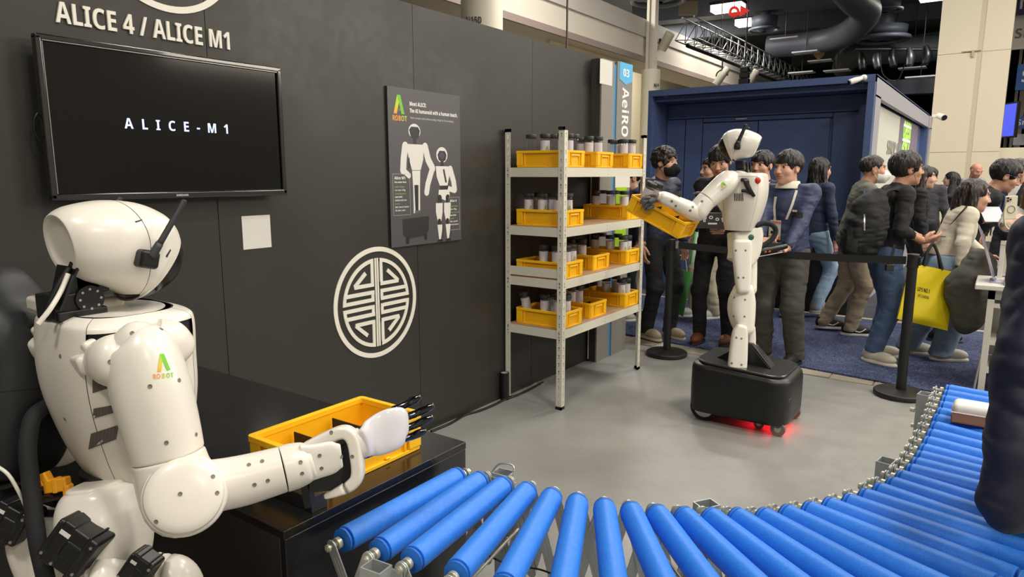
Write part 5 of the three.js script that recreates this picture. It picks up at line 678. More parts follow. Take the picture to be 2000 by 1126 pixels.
  for (const [x, y, w, h, a] of [[112, 946, 0.045, 0.026, 0.15], [84, 936, 0.03, 0.022, 0.5], [134, 960, 0.012, 0.03, 0.1]]) { const g = merge([box(w, h, 0.02, 0, 0, 0, 0.003), box(w * 0.2, h * 1.1, 0.022, 0, 0, 0, 0.002)]); g.rotateZ(a); g.applyMatrix4(basisM(Rt, Up, Fw.clone().negate(), at(x, y, 1.345))); part('connector', g, std(0xeaa018, 0.5), bot, 'yellow power connector'); }
  settle(bot, V(XS, 0, -0.6));
  // black moulded housing standing behind the robot
  const hs = thing('equipment_housing', 'black moulded equipment housing standing behind the near robot', 'equipment');
  const hb = part('housing', loft([[-20, 545, 20, 0.05], [-8, 552, 44, 0.10], [0, 600, 66, 0.15], [8, 650, 92, 0.17], [6, 720, 106, 0.17], [4, 800, 108, 0.17], [0, 868, 104, 0.16], [-6, 890, 92, 0.13]].map(([x, y, h, b]) => ({ c: at(x, y, 1.44), a: h * 1.44 / FPX, b: b * 0.7, n: 2.8 })), { side: Rt, seg: 48, sub: 6, caps: [0.5, 0.2] }), std(0x1a1b1e, 0.5), hs);
  const ft = at(-6, 880, 1.46); part('stand_post', [rod(V(ft.x, 0.03, ft.z), V(ft.x, ft.y + 0.02, ft.z), 0.05, 0.05, 24), box(0.34, 0.03, 0.34, ft.x, 0.015, ft.z, 0.01)], M.black, hs);
  for (const q of [[[56, 637], [94, 632], [92, 641], [60, 645]], [[36, 828], [84, 826], [82, 834], [40, 836]], [[0, 764], [92, 756], [92, 758], [0, 766]]]) drape(q, [hb], std(0x060607, 0.8), 'slot', 0.0008, 6, 2);
  settle(hs, V(ft.x, 0, ft.z));
  // brown carton on the floor behind
  const bx = onY(10, 1120, 0); const cb = thing('cardboard_carton', 'brown cardboard carton on the floor behind the near robot', 'carton', [-1.95, 0, -0.36]); part('carton_body', box(0.42, 0.62, 0.4, 0, 0.31, 0, 0.003), std(0x8a6a48, 0.8), cb); part('flap', [boxMM([-0.21, 0.621, -0.2], [-0.002, 0.624, 0.2]), boxMM([0.002, 0.621, -0.2], [0.21, 0.624, 0.2])], std(0x94734f, 0.8), cb);
}
// ------------------------------------------------------------------ wheeled humanoid carrying a crate
{
  const ZS = -4.3, bot = thing('wheeled_robot', 'white humanoid robot on a black wheeled base lifting a yellow crate', 'robot');
  const X0 = -1.3, D0 = 4.28, core = robotTorso(bot, V(X0, 1.182, ZS), Math.PI / 2, true);
  const ya = 0.24, ear = onZ(1439, 290, ZS + 0.114 * Math.cos(ya)); const head = robotHead(bot, V(ear.x - 0.114 * Math.sin(ya), ear.y, ZS), 0, Math.PI / 2 + ya, [-0.36, 0.93], 1.8);
  part('neck', [rod([X0 - 0.02, 1.52, ZS], [X0 - 0.02, 1.548, ZS], 0.05, 0.042, 24), rod([X0 - 0.02, 1.54, ZS], [X0 - 0.03, 1.6, ZS], 0.022, 0.022, 16), box(0.05, 0.05, 0.07, X0 - 0.03, 1.575, ZS, 0.006), rod([X0 + 0.02, 1.53, ZS + 0.03], [X0 + 0.015, 1.59, ZS + 0.03], 0.007), rod([X0 + 0.02, 1.53, ZS - 0.03], [X0 + 0.015, 1.59, ZS - 0.03], 0.007)], M.black, bot, 'black neck joint');
  const pieces = [], P = (n, g, m, l) => pieces.push([n, g, m, l]), d = 4.1;
  P('upper_arm', loftPx([[1430, 346, d + 0.02, 14], [1427, 349, d + 0.02, 20], [1415, 360, d, 23], [1398, 375, d, 22], [1380, 391, d - 0.01, 20]], V(0, 0, 1), { caps: [1, 0.1], round: 0.9 }), mShell);
  P('shoulder_cap', loftPx([[1440, 352, d + 0.06, 19], [1450, 353, d + 0.09, 18], [1458, 354, d + 0.12, 15]], V(0, 1, 0), { caps: [0.3, 1], round: 0.7 }), mShell);
  P('elbow_housing', loftPx([[1379, 392, d - 0.01, 20], [1371, 401, d - 0.01, 20.5], [1363, 412, d - 0.01, 20.5]], V(0, 0, 1), { caps: [0.1, 1], round: 0.95 }), mShell);
  P('forearm', loftPx([[1362, 415, d - 0.01, 18], [1348, 411, d - 0.02, 18.5], [1334, 404, d - 0.03, 17], [1322, 398, d - 0.03, 15.5]], V(0, 0, 1), { caps: [0.5, 0.2] }), mShell);
  P('forearm_cuff', loftPx([[1321, 397, d - 0.03, 15.5, 0.8, 3], [1308, 391, d - 0.03, 16, 0.8, 3], [1294, 385, d - 0.03, 16, 0.7, 3], [1287, 383, d - 0.03, 13, 0.6, 2.6]], V(0, 0, 1), { caps: [0.2, 0.8] }), mShell);
  // hand with fingers over the crate edge
  const hm = std(0x63656a, 0.45);
  P('palm', loftPx([[1289, 388, d, 11, 0.5], [1279, 391, d, 12, 0.45], [1267, 394, d, 11, 0.4]], V(0, 0, 1), { caps: [0.3, 0.6] }), hm, 'grey robot palm');
  [[[1268, 386], [1257, 387], [1251, 396]], [[1269, 392], [1260, 394], [1256, 402]], [[1271, 398], [1263, 401], [1259, 407]], [[1275, 403], [1267, 407], [1262, 410]]].forEach(([a, b, c]) => P('finger', loft([{ c: at(a[0], a[1], d), a: 0.0105, b: 0.0105 }, { c: at(b[0], b[1], d + 0.005), a: 0.01, b: 0.01 }, { c: at(c[0], c[1], d + 0.02), a: 0.0075, b: 0.0075 }], { seg: 14, sub: 4, round: 0.9 }), hm));
  P('thumb', loft([{ c: at(1282, 383, d + 0.03), a: 0.01, b: 0.01 }, { c: at(1272, 382, d + 0.06), a: 0.009, b: 0.009 }, { c: at(1263, 384, d + 0.08), a: 0.007, b: 0.007 }], { seg: 14, sub: 4 }), hm);
  const near = []; for (const [n, g, m, l] of pieces) near.push(part(n, g, m, bot, l)); for (const [n, g, m] of pieces) part(n, mirrorGeo(Array.isArray(g) ? merge(g) : g, 'z', ZS), m, bot);
  const shells = near.filter(m => /upper|elbow|forearm|cap/.test(m.name)), tor = core.children.filter(c => /shell|panel|yoke/.test(c.name));
  for (const [x, y] of [[1371, 393], [1353, 404], [1348, 411], [1320, 402], [1312, 393]]) screw(x, y, shells, 0.006);
  drape([[1400, 362], [1420, 350], [1421, 364], [1409, 373]], near.filter(m => m.name === 'upper_arm'), mLogo, 'printed_logo', 0.002);
  for (let i = 0; i < 6; i++) drape([[1434 + i * 3.1, 377.5], [1435.6 + i * 3.1, 377.3], [1436.2 + i * 3.1, 392], [1434.8 + i * 3.1, 392.2]], tor, M.black, 'vent_slot', 0.002, 2, 5);
  { const s = surf(1480, 352, tor) || { p: at(1480, 352, 4.25), n: V(0.3, 0, 0.9).normalize() }; const g = lathe([[0, 0.012], [0.014, 0.011], [0.019, 0.004], [0.02, 0]], 24); g.applyQuaternion(new THREE.Quaternion().setFromUnitVectors(QY, s.n)); g.translate(s.p.x, s.p.y, s.p.z); part('stop_button', g, std(0xb82420, 0.35), bot, 'red round stop button'); }
  { const q = (x, y) => { const h = surf(x, y, tor); return h ? h.p.addScaledVector(h.n, 0.006) : at(x, y, 4.1); }; part('shoulder_strap', [loft([[1449, 351, 5], [1457, 353, 8], [1459, 360, 7], [1464, 370, 6], [1472, 382, 4]].map(([x, y, h]) => ({ c: q(x, y), a: h * 0.0022, b: 0.01, n: 3 })), { side: Rt, seg: 16 }), loft([[1450, 372], [1458, 373], [1466, 377]].map(([x, y]) => ({ c: q(x, y), a: 0.009, b: 0.009 })), { side: Up, seg: 14 })], M.black, bot, 'black shoulder cable cover'); }
  // hips and folding leg column
  const Hx = at(1454, 478, D0);
  part('hip_box', loft([[1454, 452, 33], [1455, 462, 33], [1453, 490, 30], [1445, 510, 24]].map(([x, y, h]) => ({ c: at(x, y, D0), a: h * D0 / FPX * 0.88, b: 0.09, n: 6 })), { side: Rt, seg: 44, caps: [0.25, 0.3] }), mShell, bot);
  const slab = (name, list, b, dd) => part(name, loft(list.map(([x, y, h]) => ({ c: at(x, y, dd), a: h * dd / FPX, b, n: 3.2 })), { side: Rt, seg: 44, sub: 6, caps: [1, 1], round: 0.7 }), mShell, bot);
  const t1 = slab('thigh_plate', [[1449, 474, 18], [1449, 486, 19], [1450, 520, 17], [1451, 552, 14.5], [1451, 566, 12]], 0.03, D0 - 0.1); slab('thigh_plate', [[1458, 490, 17], [1459, 530, 16], [1460, 566, 14]], 0.075, D0 + 0.03);
  const t2 = slab('knee_shell', [[1452, 566, 17], [1449, 585, 23], [1448, 605, 24], [1450, 625, 21], [1453, 642, 16]], 0.085, D0 - 0.02);
  const t3 = slab('shin_plate', [[1447, 640, 11], [1445, 652, 15], [1442, 690, 17.5], [1440, 718, 18], [1440, 726, 16]], 0.03, D0 - 0.11); slab('shin_plate', [[1462, 640, 10], [1463, 665, 10], [1464, 690, 6]], 0.06, D0 + 0.02);
  for (const [x, y] of [[1437, 489], [1456, 489], [1442, 542], [1452, 542], [1434, 581], [1455, 585], [1433, 617], [1454, 618], [1438, 659], [1448, 661], [1429, 709], [1448, 712]]) screw(x, y, [t1, t2, t3], 0.005);
  { const s = surf(1467, 463, [bot.getObjectByName('hip_box')]); if (s) { const g = lathe([[0, 0.004], [0.016, 0.003], [0.018, 0]], 20); g.applyQuaternion(new THREE.Quaternion().setFromUnitVectors(QY, s.n)); g.translate(s.p.x, s.p.y, s.p.z); part('joint_cap', g, std(0x1e5a48, 0.5), bot, 'dark green joint cap'); } }
  part('cable_hose', tube([at(1476, 441, 4.2), at(1490, 436, 4.2), at(1506, 438, 4.2), at(1515, 449, 4.22), at(1510, 464, 4.22), at(1496, 476, 4.22), at(1480, 485, 4.22), at(1467, 491, 4.23)], 0.016, 60, 12), M.rubber, bot, 'black looped cable hose at its waist');
  // base: rounded wedge body on wheels
  const bx = -1.205, bz = -4.245, L = 0.61, W = 0.5;
  const rr = (l, w, r) => { const o = []; for (const [sx, sz, s] of [[1, 1, 0], [-1, 1, 1], [-1, -1, 2], [1, -1, 3]]) for (let i = 0; i <= 8; i++) { const th = (s + i / 8) * Math.PI / 2; o.push([sx * (l / 2 - r) + r * Math.cos(th), sz * (w / 2 - r) + r * Math.sin(th)]); } return o; };
  const layers = [[0.085, 0.95, 0.1], [0.07, 0.97, 0.11], [0.1, 0.985, 0.12], [0.2, 0.99, 0.12], [0.315, 0.985, 0.12], [0.338, 0.965, 0.11], [0.352, 0.93, 0.1], [0.362, 0.80, 0.09], [0.366, 0.3, 0.03], [0.366, 0.02, 0.002]];
  { const cols = rr(1, 1, 0.1).length, Pn = []; for (const [y, s, r] of [[0.1, 0.02, 0.002], ...layers]) for (const [x, z] of rr(L * s, W * s, r)) { const tilt = y > 0.3 ? -0.018 * (x / (L / 2)) : 0; Pn.push(bx + x, y + tilt, bz + z); } const g = gridGeo(Pn, layers.length + 1, cols, true); part('base_body', g, std(0x121214, 0.42, 0, { side: THREE.DoubleSide }), bot, 'black wheeled base body'); }
  part('base_top', [(() => { const g = extrude(rr(L * 0.86, W * 0.84, 0.09), 0.006, 0.004); g.rotateX(-Math.PI / 2); g.rotateZ(-0.059); g.translate(bx, 0.364, bz); return g; })()], phys(0x2b2a28, 0.3, { clearcoat: 0.6, clearcoatRoughness: 0.2 }), bot, 'glossy dark base lid');
  part('column_foot', [extrude([[-0.17, 0], [0.17, 0], [0.07, 0.1], [0.04, 0.12], [-0.03, 0.12], [-0.08, 0.06]], 0.1, 0.006).translate(bx - 0.02, 0.368, bz - 0.03), extrude([[-0.05, 0], [0.17, 0], [0.05, 0.13], [0.02, 0.13]], 0.03, 0.004).translate(bx - 0.01, 0.368, bz + 0.04)], M.black, bot, 'black bracket holding the leg column');
  for (const [x, z, r, w, dr] of [[-1.405, -4.075, 0.085, 0.045, 1], [-1.405, -4.415, 0.085, 0.045, 1], [-0.955, -4.06, 0.042, 0.028, 0], [-0.955, -4.43, 0.042, 0.028, 0], [-1.08, -4.12, 0.03, 0.024, 0]]) { const wh = part(dr ? 'drive_wheel' : 'caster', [rod([x, r, z - w / 2], [x, r, z + w / 2], r, r, 28)], dr ? M.rubber : std(0x7a6a5c, 0.6), bot, dr ? 'black drive wheel' : 'small caster wheel'); part('wheel_hub', [rod([x, r, z - w / 2 - 0.002], [x, r, z + w / 2 + 0.002], r * (dr ? 0.72 : 0.45), r * (dr ? 0.72 : 0.45), 24)], M.steel, wh); if (!dr) part('caster_fork', [box(0.02, 0.06, w + 0.016, x, r + 0.04, z)], M.darkSteel, wh); }
  for (const [px, py] of [[1346, 742], [1543, 783]]) { const s = surf(px, py, [bot.getObjectByName('base_body')]); if (s) { const g = lathe([[0, 0.0015], [0.009, 0.002], [0.013, 0.003], [0.015, 0]], 16); g.scale(1, 1, 1.6); g.applyQuaternion(new THREE.Quaternion().setFromUnitVectors(QY, s.n)); g.translate(s.p.x, s.p.y, s.p.z); part('sensor_port', g, M.darkGrey, bot); } }
  drape([[1553, 789], [1569, 775], [1569, 776.5], [1553, 790.5]], [bot.getObjectByName('base_body')], M.blackMatte, 'panel_slit', 0.001, 6, 1);
  // red under-glow lamp below the base: a strip and its light
  const rl = part('glow_strip', box(0.24, 0.008, 0.2, bx + 0.17, 0.066, bz + 0.04), std(0xff2030, 0.5, 0, { emissive: 0xff1428, emissiveIntensity: 1.5 }), bot, 'red light strip under the base');
  const L1 = new THREE.RectAreaLight(0xff1830, 2.6, 0.24, 0.2); L1.name = 'glow_light'; L1.position.set(bx + 0.17, 0.058, bz + 0.04); L1.rotation.x = -Math.PI / 2; bot.add(L1);
  settle(bot, V(bx, 0, bz));
  // crate in its hands, two tumblers in it
  const cc = at(1287, 421, 4.22), tilt = -0.43; const c = crate('yellow plastic crate tilted in the wheeled robot\'s hands', [cc.x, cc.y - 0.045, cc.z], 0); c.rotation.z = tilt;
  for (const [lx, lz, k] of [[-0.135, 0.03, 'A'], [-0.13, -0.055, 'w']]) { const p = V(lx, 0.005, lz).applyAxisAngle(V(0, 0, 1), tilt).add(c.position); const t = tumbler(p.toArray(), k, k === 'A' ? 'tumbler with green A mark tilted in the carried crate' : 'plain paper lined tumbler tilted in the carried crate', 'tumblers in the carried crate'); t.rotation.set(0, 0, tilt); t.rotateY(0.3); }
}
// ------------------------------------------------------------------ black plinth with crate and stop bar
{
  const H = 0.77, x1 = -1.18, z0 = -0.83, z1 = -1.443;
  const t = thing('plinth', 'long black plinth table standing against the black wall', 'plinth', [(WX + x1) / 2, 0, (z0 + z1) / 2]);
  const mTop = phys(0x171615, 0.2), w = x1 - WX - 0.004, d = z0 - z1;
  part('front_board', box(0.018, H - 0.02, d - 0.004, w / 2 - 0.009, (H - 0.02) / 2, 0, 0.002), phys(0x15151a, 0.2), t); part('back_board', box(0.018, H - 0.02, d - 0.004, -w / 2 + 0.009, (H - 0.02) / 2, 0, 0.002), M.black, t);
  for (const s of [-1, 1]) part('end_board', box(w - 0.04, H - 0.02, 0.018, 0, (H - 0.02) / 2, s * (d / 2 - 0.011), 0.002), phys(0x252422, 0.36), t);
  part('top_board', box(w, 0.02, d, 0, H - 0.01, 0, 0.0015), mTop, t);
  crate('open yellow crate with black dividers on the black plinth', [-1.372, H + 0.0005, -1.148], Math.PI / 2);
  // low black stop bar across the plinth
  const a = onY(612, 1000, H), b = onY(402, 893, H); const sb = thing('stop_bar', 'low black stop bar lying across the plinth beside the crate', 'bar', [0, 0, 0]); const za = (a.z + b.z) / 2;
  part('bar', boxMM([WX + 0.3, H, za - 0.02], [a.x, H + 0.035, za + 0.02], 0.002), M.black, sb); part('end_plate', boxMM([a.x, H + 0.001, za - 0.021], [a.x + 0.003, H + 0.037, za + 0.021]), M.darkGrey, sb);
}
// ------------------------------------------------------------------ expandable roller conveyor
{
  const CY = 0.72, R = 0.0285, conv = thing('roller_conveyor', 'curved expandable conveyor with blue rollers on galvanised scissor frame', 'conveyor');
  const mBlue = std(0xffffff, 0.5, 0, { map: noiseTexture(256, 51, (u, v, L) => { const n = (L[5](u, v) - 0.5) * 14 + (L[6](u, v) - 0.5) * 22 + (L[2](u, v) - 0.5) * 10; const w = L[6](u, v) > 0.93 ? 30 : 0; return [38 + n * 0.6 + w, 122 + n * 0.7 + w, 226 + n * 0.5 + w * 0.5]; }) }), mBlueCap = std(0x1e6fd0, 0.5), galv = std(0xb4b9b9, 0.36, 0.55), zinc = std(0xcdcab8, 0.35, 0.55);
  // roller centre lines: far (inner) end and near (outer) end pixel, taken on the plane of the rollers
  const ends = [[[891, 933], [683, 1047]], [[934, 941], [752, 1067]], [[980, 951], [808, 1090]], [[1027, 962], [901, 1108]], [[1076, 974], [995, 1126]], [[1127, 985], [1102, 1126]], [[1181, 995], [1198, 1126]], [[1234, 1002], [1290, 1126]], [[1286, 1008], [1372, 1126]], [[1336, 1012], [1456, 1126]], [[1388, 1014], [1534, 1126]], [[1438, 1014], [1612, 1126]], [[1484, 1014], [1690, 1126]], [[1530, 1009], [1776, 1126]], [[1576, 1002], [1880, 1126]], [[1618, 994], [1948, 1122]], [[1657, 986], [1986, 1102]], [[1690, 975], [1994, 1076]], [[1719, 963], [1962, 1050]], [[1744, 951], [1914, 1007]], [[1763, 938], [1914, 986]], [[1779, 925], [1944, 968]], [[1790, 912], [1941, 952]], [[1799, 898], [1940, 935]], [[1806, 884], [1934, 920]], [[1814, 869], [1928, 900]], [[1821, 854], [1927, 882]], [[1828, 839], [1927, 866]], [[1833, 824], [1930, 850]], [[1839, 811], [1940, 836]], [[1843, 798], [1942, 818]], [[1847, 786], [1942, 805]], [[1851, 775], [1943, 793]], [[1854, 765], [1943, 782]]];
  const rollers = []; for (const [a, b] of ends) rollers.push([onY(a[0], a[1], CY), onY(b[0], b[1], CY)]);
  const W = rollers[4][0].distanceTo(rollers[4][1]); const LEN = 0.43;
  rollers.forEach((r, i) => { const d = r[1].clone().sub(r[0]).normalize(); r[0].addScaledVector(d, -0.025); r[1] = r[0].clone().addScaledVector(d, LEN); r[2] = d; });
  // even the spacing: where two neighbours would touch, slide the later one on
  for (let i = 1; i < rollers.length; i++) for (const e of [0, 1]) { const p = rollers[i - 1][e], q = rollers[i][e], dd = q.clone().sub(p), l = dd.length(); if (l < 2 * R + 0.003) q.copy(p).addScaledVector(dd.normalize(), 2 * R + 0.003); }
  const body = lathe([[0, 0], [R * 0.93, 0], [R, 0.002], [R, LEN - 0.05 - 0.002], [R * 0.93, LEN - 0.05], [0, LEN - 0.05]], 32), capG = lathe([[0, 0], [R * 0.35, 0], [R * 0.4, 0.004], [R * 0.92, 0.004], [R * 0.94, 0.012], [0, 0.012]], 28);
  { const uv = body.attributes.uv, p = body.attributes.position; for (let i = 0; i < p.count; i++) uv.setXY(i, uv.getX(i) * 1.0, p.getY(i) * 6); }
  const axle = rod([0, -0.03, 0], [0, LEN + 0.03, 0], 0.005, 0.005, 10), coll = merge([rod([0, -0.004, 0], [0, 0.006, 0], 0.013, 0.013, 16), rod([0, LEN - 0.006, 0], [0, LEN + 0.004, 0], 0.013, 0.013, 16), rod([0, -0.028, 0], [0, -0.022, 0], 0.009, 0.009, 6), rod([0, LEN + 0.022, 0], [0, LEN + 0.028, 0], 0.009, 0.009, 6)]);
  const link = (a, b, off, dir) => { const n = dir.clone(), A = a.clone().addScaledVector(n, off), B = b.clone().addScaledVector(n, off), d = B.clone().sub(A), l = d.length(); const pts = [], hw = 0.014; for (let i = 0; i <= 8; i++) { const t = Math.PI / 2 + i / 8 * Math.PI; pts.push([hw * Math.cos(t), hw * Math.sin(t)]); } for (let i = 0; i <= 8; i++) { const t = -Math.PI / 2 + i / 8 * Math.PI; pts.push([l + hw * Math.cos(t), hw * Math.sin(t)]); } const g = extrude(pts, 0.002, 0.0006), rib = box(l * 0.8, 0.004, 0.004, l / 2, 0.005, 0.001, 0.0015), rib2 = box(l * 0.8, 0.004, 0.004, l / 2, -0.005, 0.001, 0.0015); const x = d.clone().normalize(), z = n.clone().addScaledVector(x, -n.dot(x)).normalize(), y = new THREE.Vector3().crossVectors(z, x); return merge([g, rib, rib2]).applyMatrix4(basisM(x, y, z, A)); };
  const DROP = 0.24, pivots = [];
  rollers.forEach(([a, b, d], i) => {
    const q = new THREE.Quaternion().setFromUnitVectors(QY, d), s = a.clone();
    const r = part('roller', body, mBlue, conv, 'blue plastic roller'); r.position.copy(a).addScaledVector(d, 0.025); r.quaternion.copy(q);
    for (const e of [0, 1]) { const c = part('roller_cap', capG, mBlueCap, r); c.position.y = e ? LEN - 0.05 : 0; if (!e) c.rotation.x = Math.PI; }
    const ax = part('axle', [axle, coll], zinc, conv, 'zinc axle and collars'); ax.position.copy(a); ax.quaternion.copy(q);
  });
  for (let i = 0; i < rollers.length - 1; i++) for (const e of [0, 1]) {       // crossing scissor links under each pair
    const [p, d] = [rollers[i][e], rollers[i][2]], p2 = rollers[i + 1][e], d2 = rollers[i + 1][2], o = e ? 1 : -1;
    part('scissor_link', link(p, p2.clone().add(V(0, -DROP, 0)), o * 0.014, d), galv, conv); part('scissor_link', link(p.clone().add(V(0, -DROP, 0)), p2, o * 0.019, d2), galv, conv);
    const m = p.clone().add(p2).multiplyScalar(0.5).add(V(0, -DROP / 2, 0)); part('pivot_bolt', rod(m.clone().addScaledVector(d, -0.006 + o * 0.016), m.clone().addScaledVector(d, 0.006 + o * 0.018), 0.005, 0.005, 8), zinc, conv); if (e === 0 && i % 2 === 0) part('cross_rod', rod(m.clone().addScaledVector(d, 0), rollers[i][1].clone().add(rollers[i + 1][1]).multiplyScalar(0.5).add(V(0, -DROP / 2, 0)), 0.004, 0.004, 8), zinc, conv);
  }
  // legs: square tube sockets and posts with casters
  for (const [i, e] of [[1, 1], [1, 0], [10, 0], [10, 1], [21, 0], [21, 1], [31, 0], [31, 1]]) {
    const a = rollers[i][e].clone().add(rollers[i + 1][e]).multiplyScalar(0.5), d = rollers[i][2].clone().add(rollers[i + 1][2]).normalize(), o = e ? 1 : -1, p = a.clone().addScaledVector(d, o * 0.045).add(V(0, -0.022, 0)), x = d, z = new THREE.Vector3().crossVectors(x, QY);
    const q = (g, n, m, l) => { g.applyMatrix4(basisM(x, QY, z, p)); return part(n, g, m, conv, l); };
    const hs = 0.02, sh = [[-hs, -hs * 1.3], [hs, -hs * 1.3], [hs, hs * 1.3], [-hs, hs * 1.3]], ih = sh.map(v => [v[0] * 0.84, v[1] * 0.88]).reverse(); const sock = extrude(sh, 0.16, 0, [ih]); sock.rotateX(-Math.PI / 2); sock.translate(0, -0.13, 0);
    const lg = q(merge([sock, box(0.004, 0.16, 0.1, -o * 0.022, -0.06, 0, 0.001)]), 'leg_socket', galv, 'galvanised leg socket'); q(box(0.03, CY - 0.12 - 0.07, 0.04, 0, -(CY - 0.12 - 0.07) / 2 - 0.05, 0), 'leg', galv);
    part('caster', [rod(V(p.x, 0.045, p.z).addScaledVector(x, -0.012), V(p.x, 0.045, p.z).addScaledVector(x, 0.012), 0.045, 0.045, 24)], M.rubber, conv); part('caster_fork', [box(0.045, 0.05, 0.04, p.x, 0.098, p.z)], galv, conv);
    for (const [yy, zz] of [[-0.03, 0.035], [-0.1, 0.0], [-0.03, -0.035]]) q(rod([o * 0.02, yy, zz], [o * 0.034, yy, zz], 0.008, 0.008, 8), 'bolt', zinc);
  }
  { const c = []; for (const i of [2, 3, 4, 5, 6, 7, 8, 9, 10, 12]) { const [a, b] = rollers[i]; c.push(a.clone().lerp(b, 0.3).add(V(0, -0.13 - 0.01 * (i % 2), 0))); } part('slack_cord', tube(c, 0.0025, 80, 6), M.black, conv, 'thin black cord under the rollers'); }
  { const p = rollers[1][0], q = rollers[2][0]; part('hook_wire', tube([p.clone().add(V(0.0, 0.0, -0.03)), p.clone().add(V(0.02, 0.03, -0.045)), q.clone().add(V(-0.01, 0.03, -0.045)), q.clone().add(V(0, 0, -0.03))], 0.0025, 24, 6), M.steel, conv); }
  const base = V(-0.6, 0, -1.5); settle(conv, base);
  // moulded item in a card sleeve riding on the rollers
  const p = onY(1856, 824, CY + R), it = thing('packaged_part', 'white moulded part on a brown card tray riding on the rollers', 'package', [p.x, CY + R + 0.001, p.z]); it.rotation.y = 0.02;
  part('card_tray', [boxMM([0, 0, -0.12], [0.26, 0.003, 0]), boxMM([0, 0, -0.003], [0.26, 0.032, 0]), boxMM([0, 0, -0.12], [0.003, 0.025, 0])], std(0xa8714a, 0.7), it, 'brown card tray'); part('white_block', box(0.135, 0.05, 0.085, 0.07, 0.032, -0.055, 0.016, 4), std(0xe9e4d6, 0.5), it, 'rounded white block');
  part('tray_edge', boxMM([0.0, 0.032, -0.004], [0.26, 0.034, 0.001]), std(0xdcd2c2, 0.7), it);
}
// ------------------------------------------------------------------ belt barrier posts
{
  const mk = (px, py, label) => { const p = onY(px, py, 0), t = thing('barrier_post', label, 'barrier', [p.x, 0, p.z]); part('base', lathe([[0, 0.0], [0.165, 0], [0.17, 0.006], [0.17, 0.03], [0.16, 0.038], [0.05, 0.046], [0.034, 0.05], [0, 0.05]], 48), std(0x1a1917, 0.5), t); part('pole', rod([0, 0.045, 0], [0, 0.9, 0], 0.0315, 0.0315, 32), std(0x161616, 0.45), t); part('head', lathe([[0, 0.9], [0.036, 0.9], [0.036, 0.985], [0.034, 0.992], [0, 0.993]], 32), M.black, t); part('belt_clip', box(0.02, 0.06, 0.03, 0.036, 0.945, 0, 0.003), M.black, t); part('cap_ring', lathe([[0.03, 0.993], [0.036, 0.99], [0.0365, 0.985]], 32), M.darkGrey, t); return t; };
  const a = mk(1302, 693, 'black belt barrier post beside the rack'), b = mk(1758, 772, 'black belt barrier post near the conveyor end');
  const A = a.position, B = b.position, d = B.clone().sub(A), L = d.length(); d.normalize(); const P = [], n = 24; for (let i = 0; i <= n; i++) { const t = i / n, q = A.clone().addScaledVector(d, 0.05 + (L - 0.09) * t), sag = -0.02 * 4 * t * (1 - t); for (const h of [0.972, 0.918]) P.push(q.x - A.x, h + sag, q.z - A.z); }
  const g = gridGeo(P, n + 1, 2, false); part('belt', g, std(0x1b1b1d, 0.7, 0, { side: THREE.DoubleSide }), a, 'black webbing belt');
  part('belt_end', box(0.045, 0.06, 0.012, d.x * 0.045, 0.945, d.z * 0.045, 0.003), M.steel, a);
}
// ------------------------------------------------------------------ people
const FwH = V(Fw.x, 0, Fw.z).normalize();
const camDir = (r, t) => V(0, 0, 0).addScaledVector(Rt, r).addScaledVector(FwH, -t).normalize();
const groundAt = (px, d) => { const p = at(px, 340, d); p.y = 0; return p; };
const linc = hex => { const c = new THREE.Color(hex); return [c.r, c.g, c.b]; };
const frameQ = (f, u) => { const r = new THREE.Vector3().crossVectors(f, u).normalize(), uu = new THREE.Vector3().crossVectors(r, f); return { q: new THREE.Quaternion().setFromRotationMatrix(new THREE.Matrix4().makeBasis(r, uu, f.clone().negate())), r, u: uu, f }; };
function ik(S, T, l1, l2, hint) { const d = T.clone().sub(S); let L = d.length(); const mx = (l1 + l2) * 0.995; if (L > mx) { T = S.clone().addScaledVector(d.normalize(), mx); L = mx; } else d.normalize(); const a = (l1 * l1 - l2 * l2 + L * L) / (2 * L), h = Math.sqrt(Math.max(0, l1 * l1 - a * a)); const n = hint.clone().addScaledVector(d, -hint.dot(d)).normalize(); return [S.clone().addScaledVector(d, a).addScaledVector(n, h), T]; }
const mHair = {}; const hairMat = c => mHair[c] || (mHair[c] = std(c, 0.5));
const mCloth = {}; const clothMat = (c, r = 0.85) => mCloth[c + '_' + r] || (mCloth[c + '_' + r] = std(c, r));
const mSkin = new THREE.MeshStandardMaterial({ vertexColors: true, roughness: 0.55 });
const folds = (amp, f = 9, seed = 0) => (x, y, z) => { const n = noise3(x * f * 0.7 + seed, y * f * 1.5 + x * 3 + seed, z * f * 0.7), m = noise3(x * f * 1.5 - seed, y * f * 3.1 + z * 5, z * f * 1.5); return amp * ((1 - 2.2 * Math.abs(n)) * 0.75 + (1 - 2 * Math.abs(m)) * 0.4); };
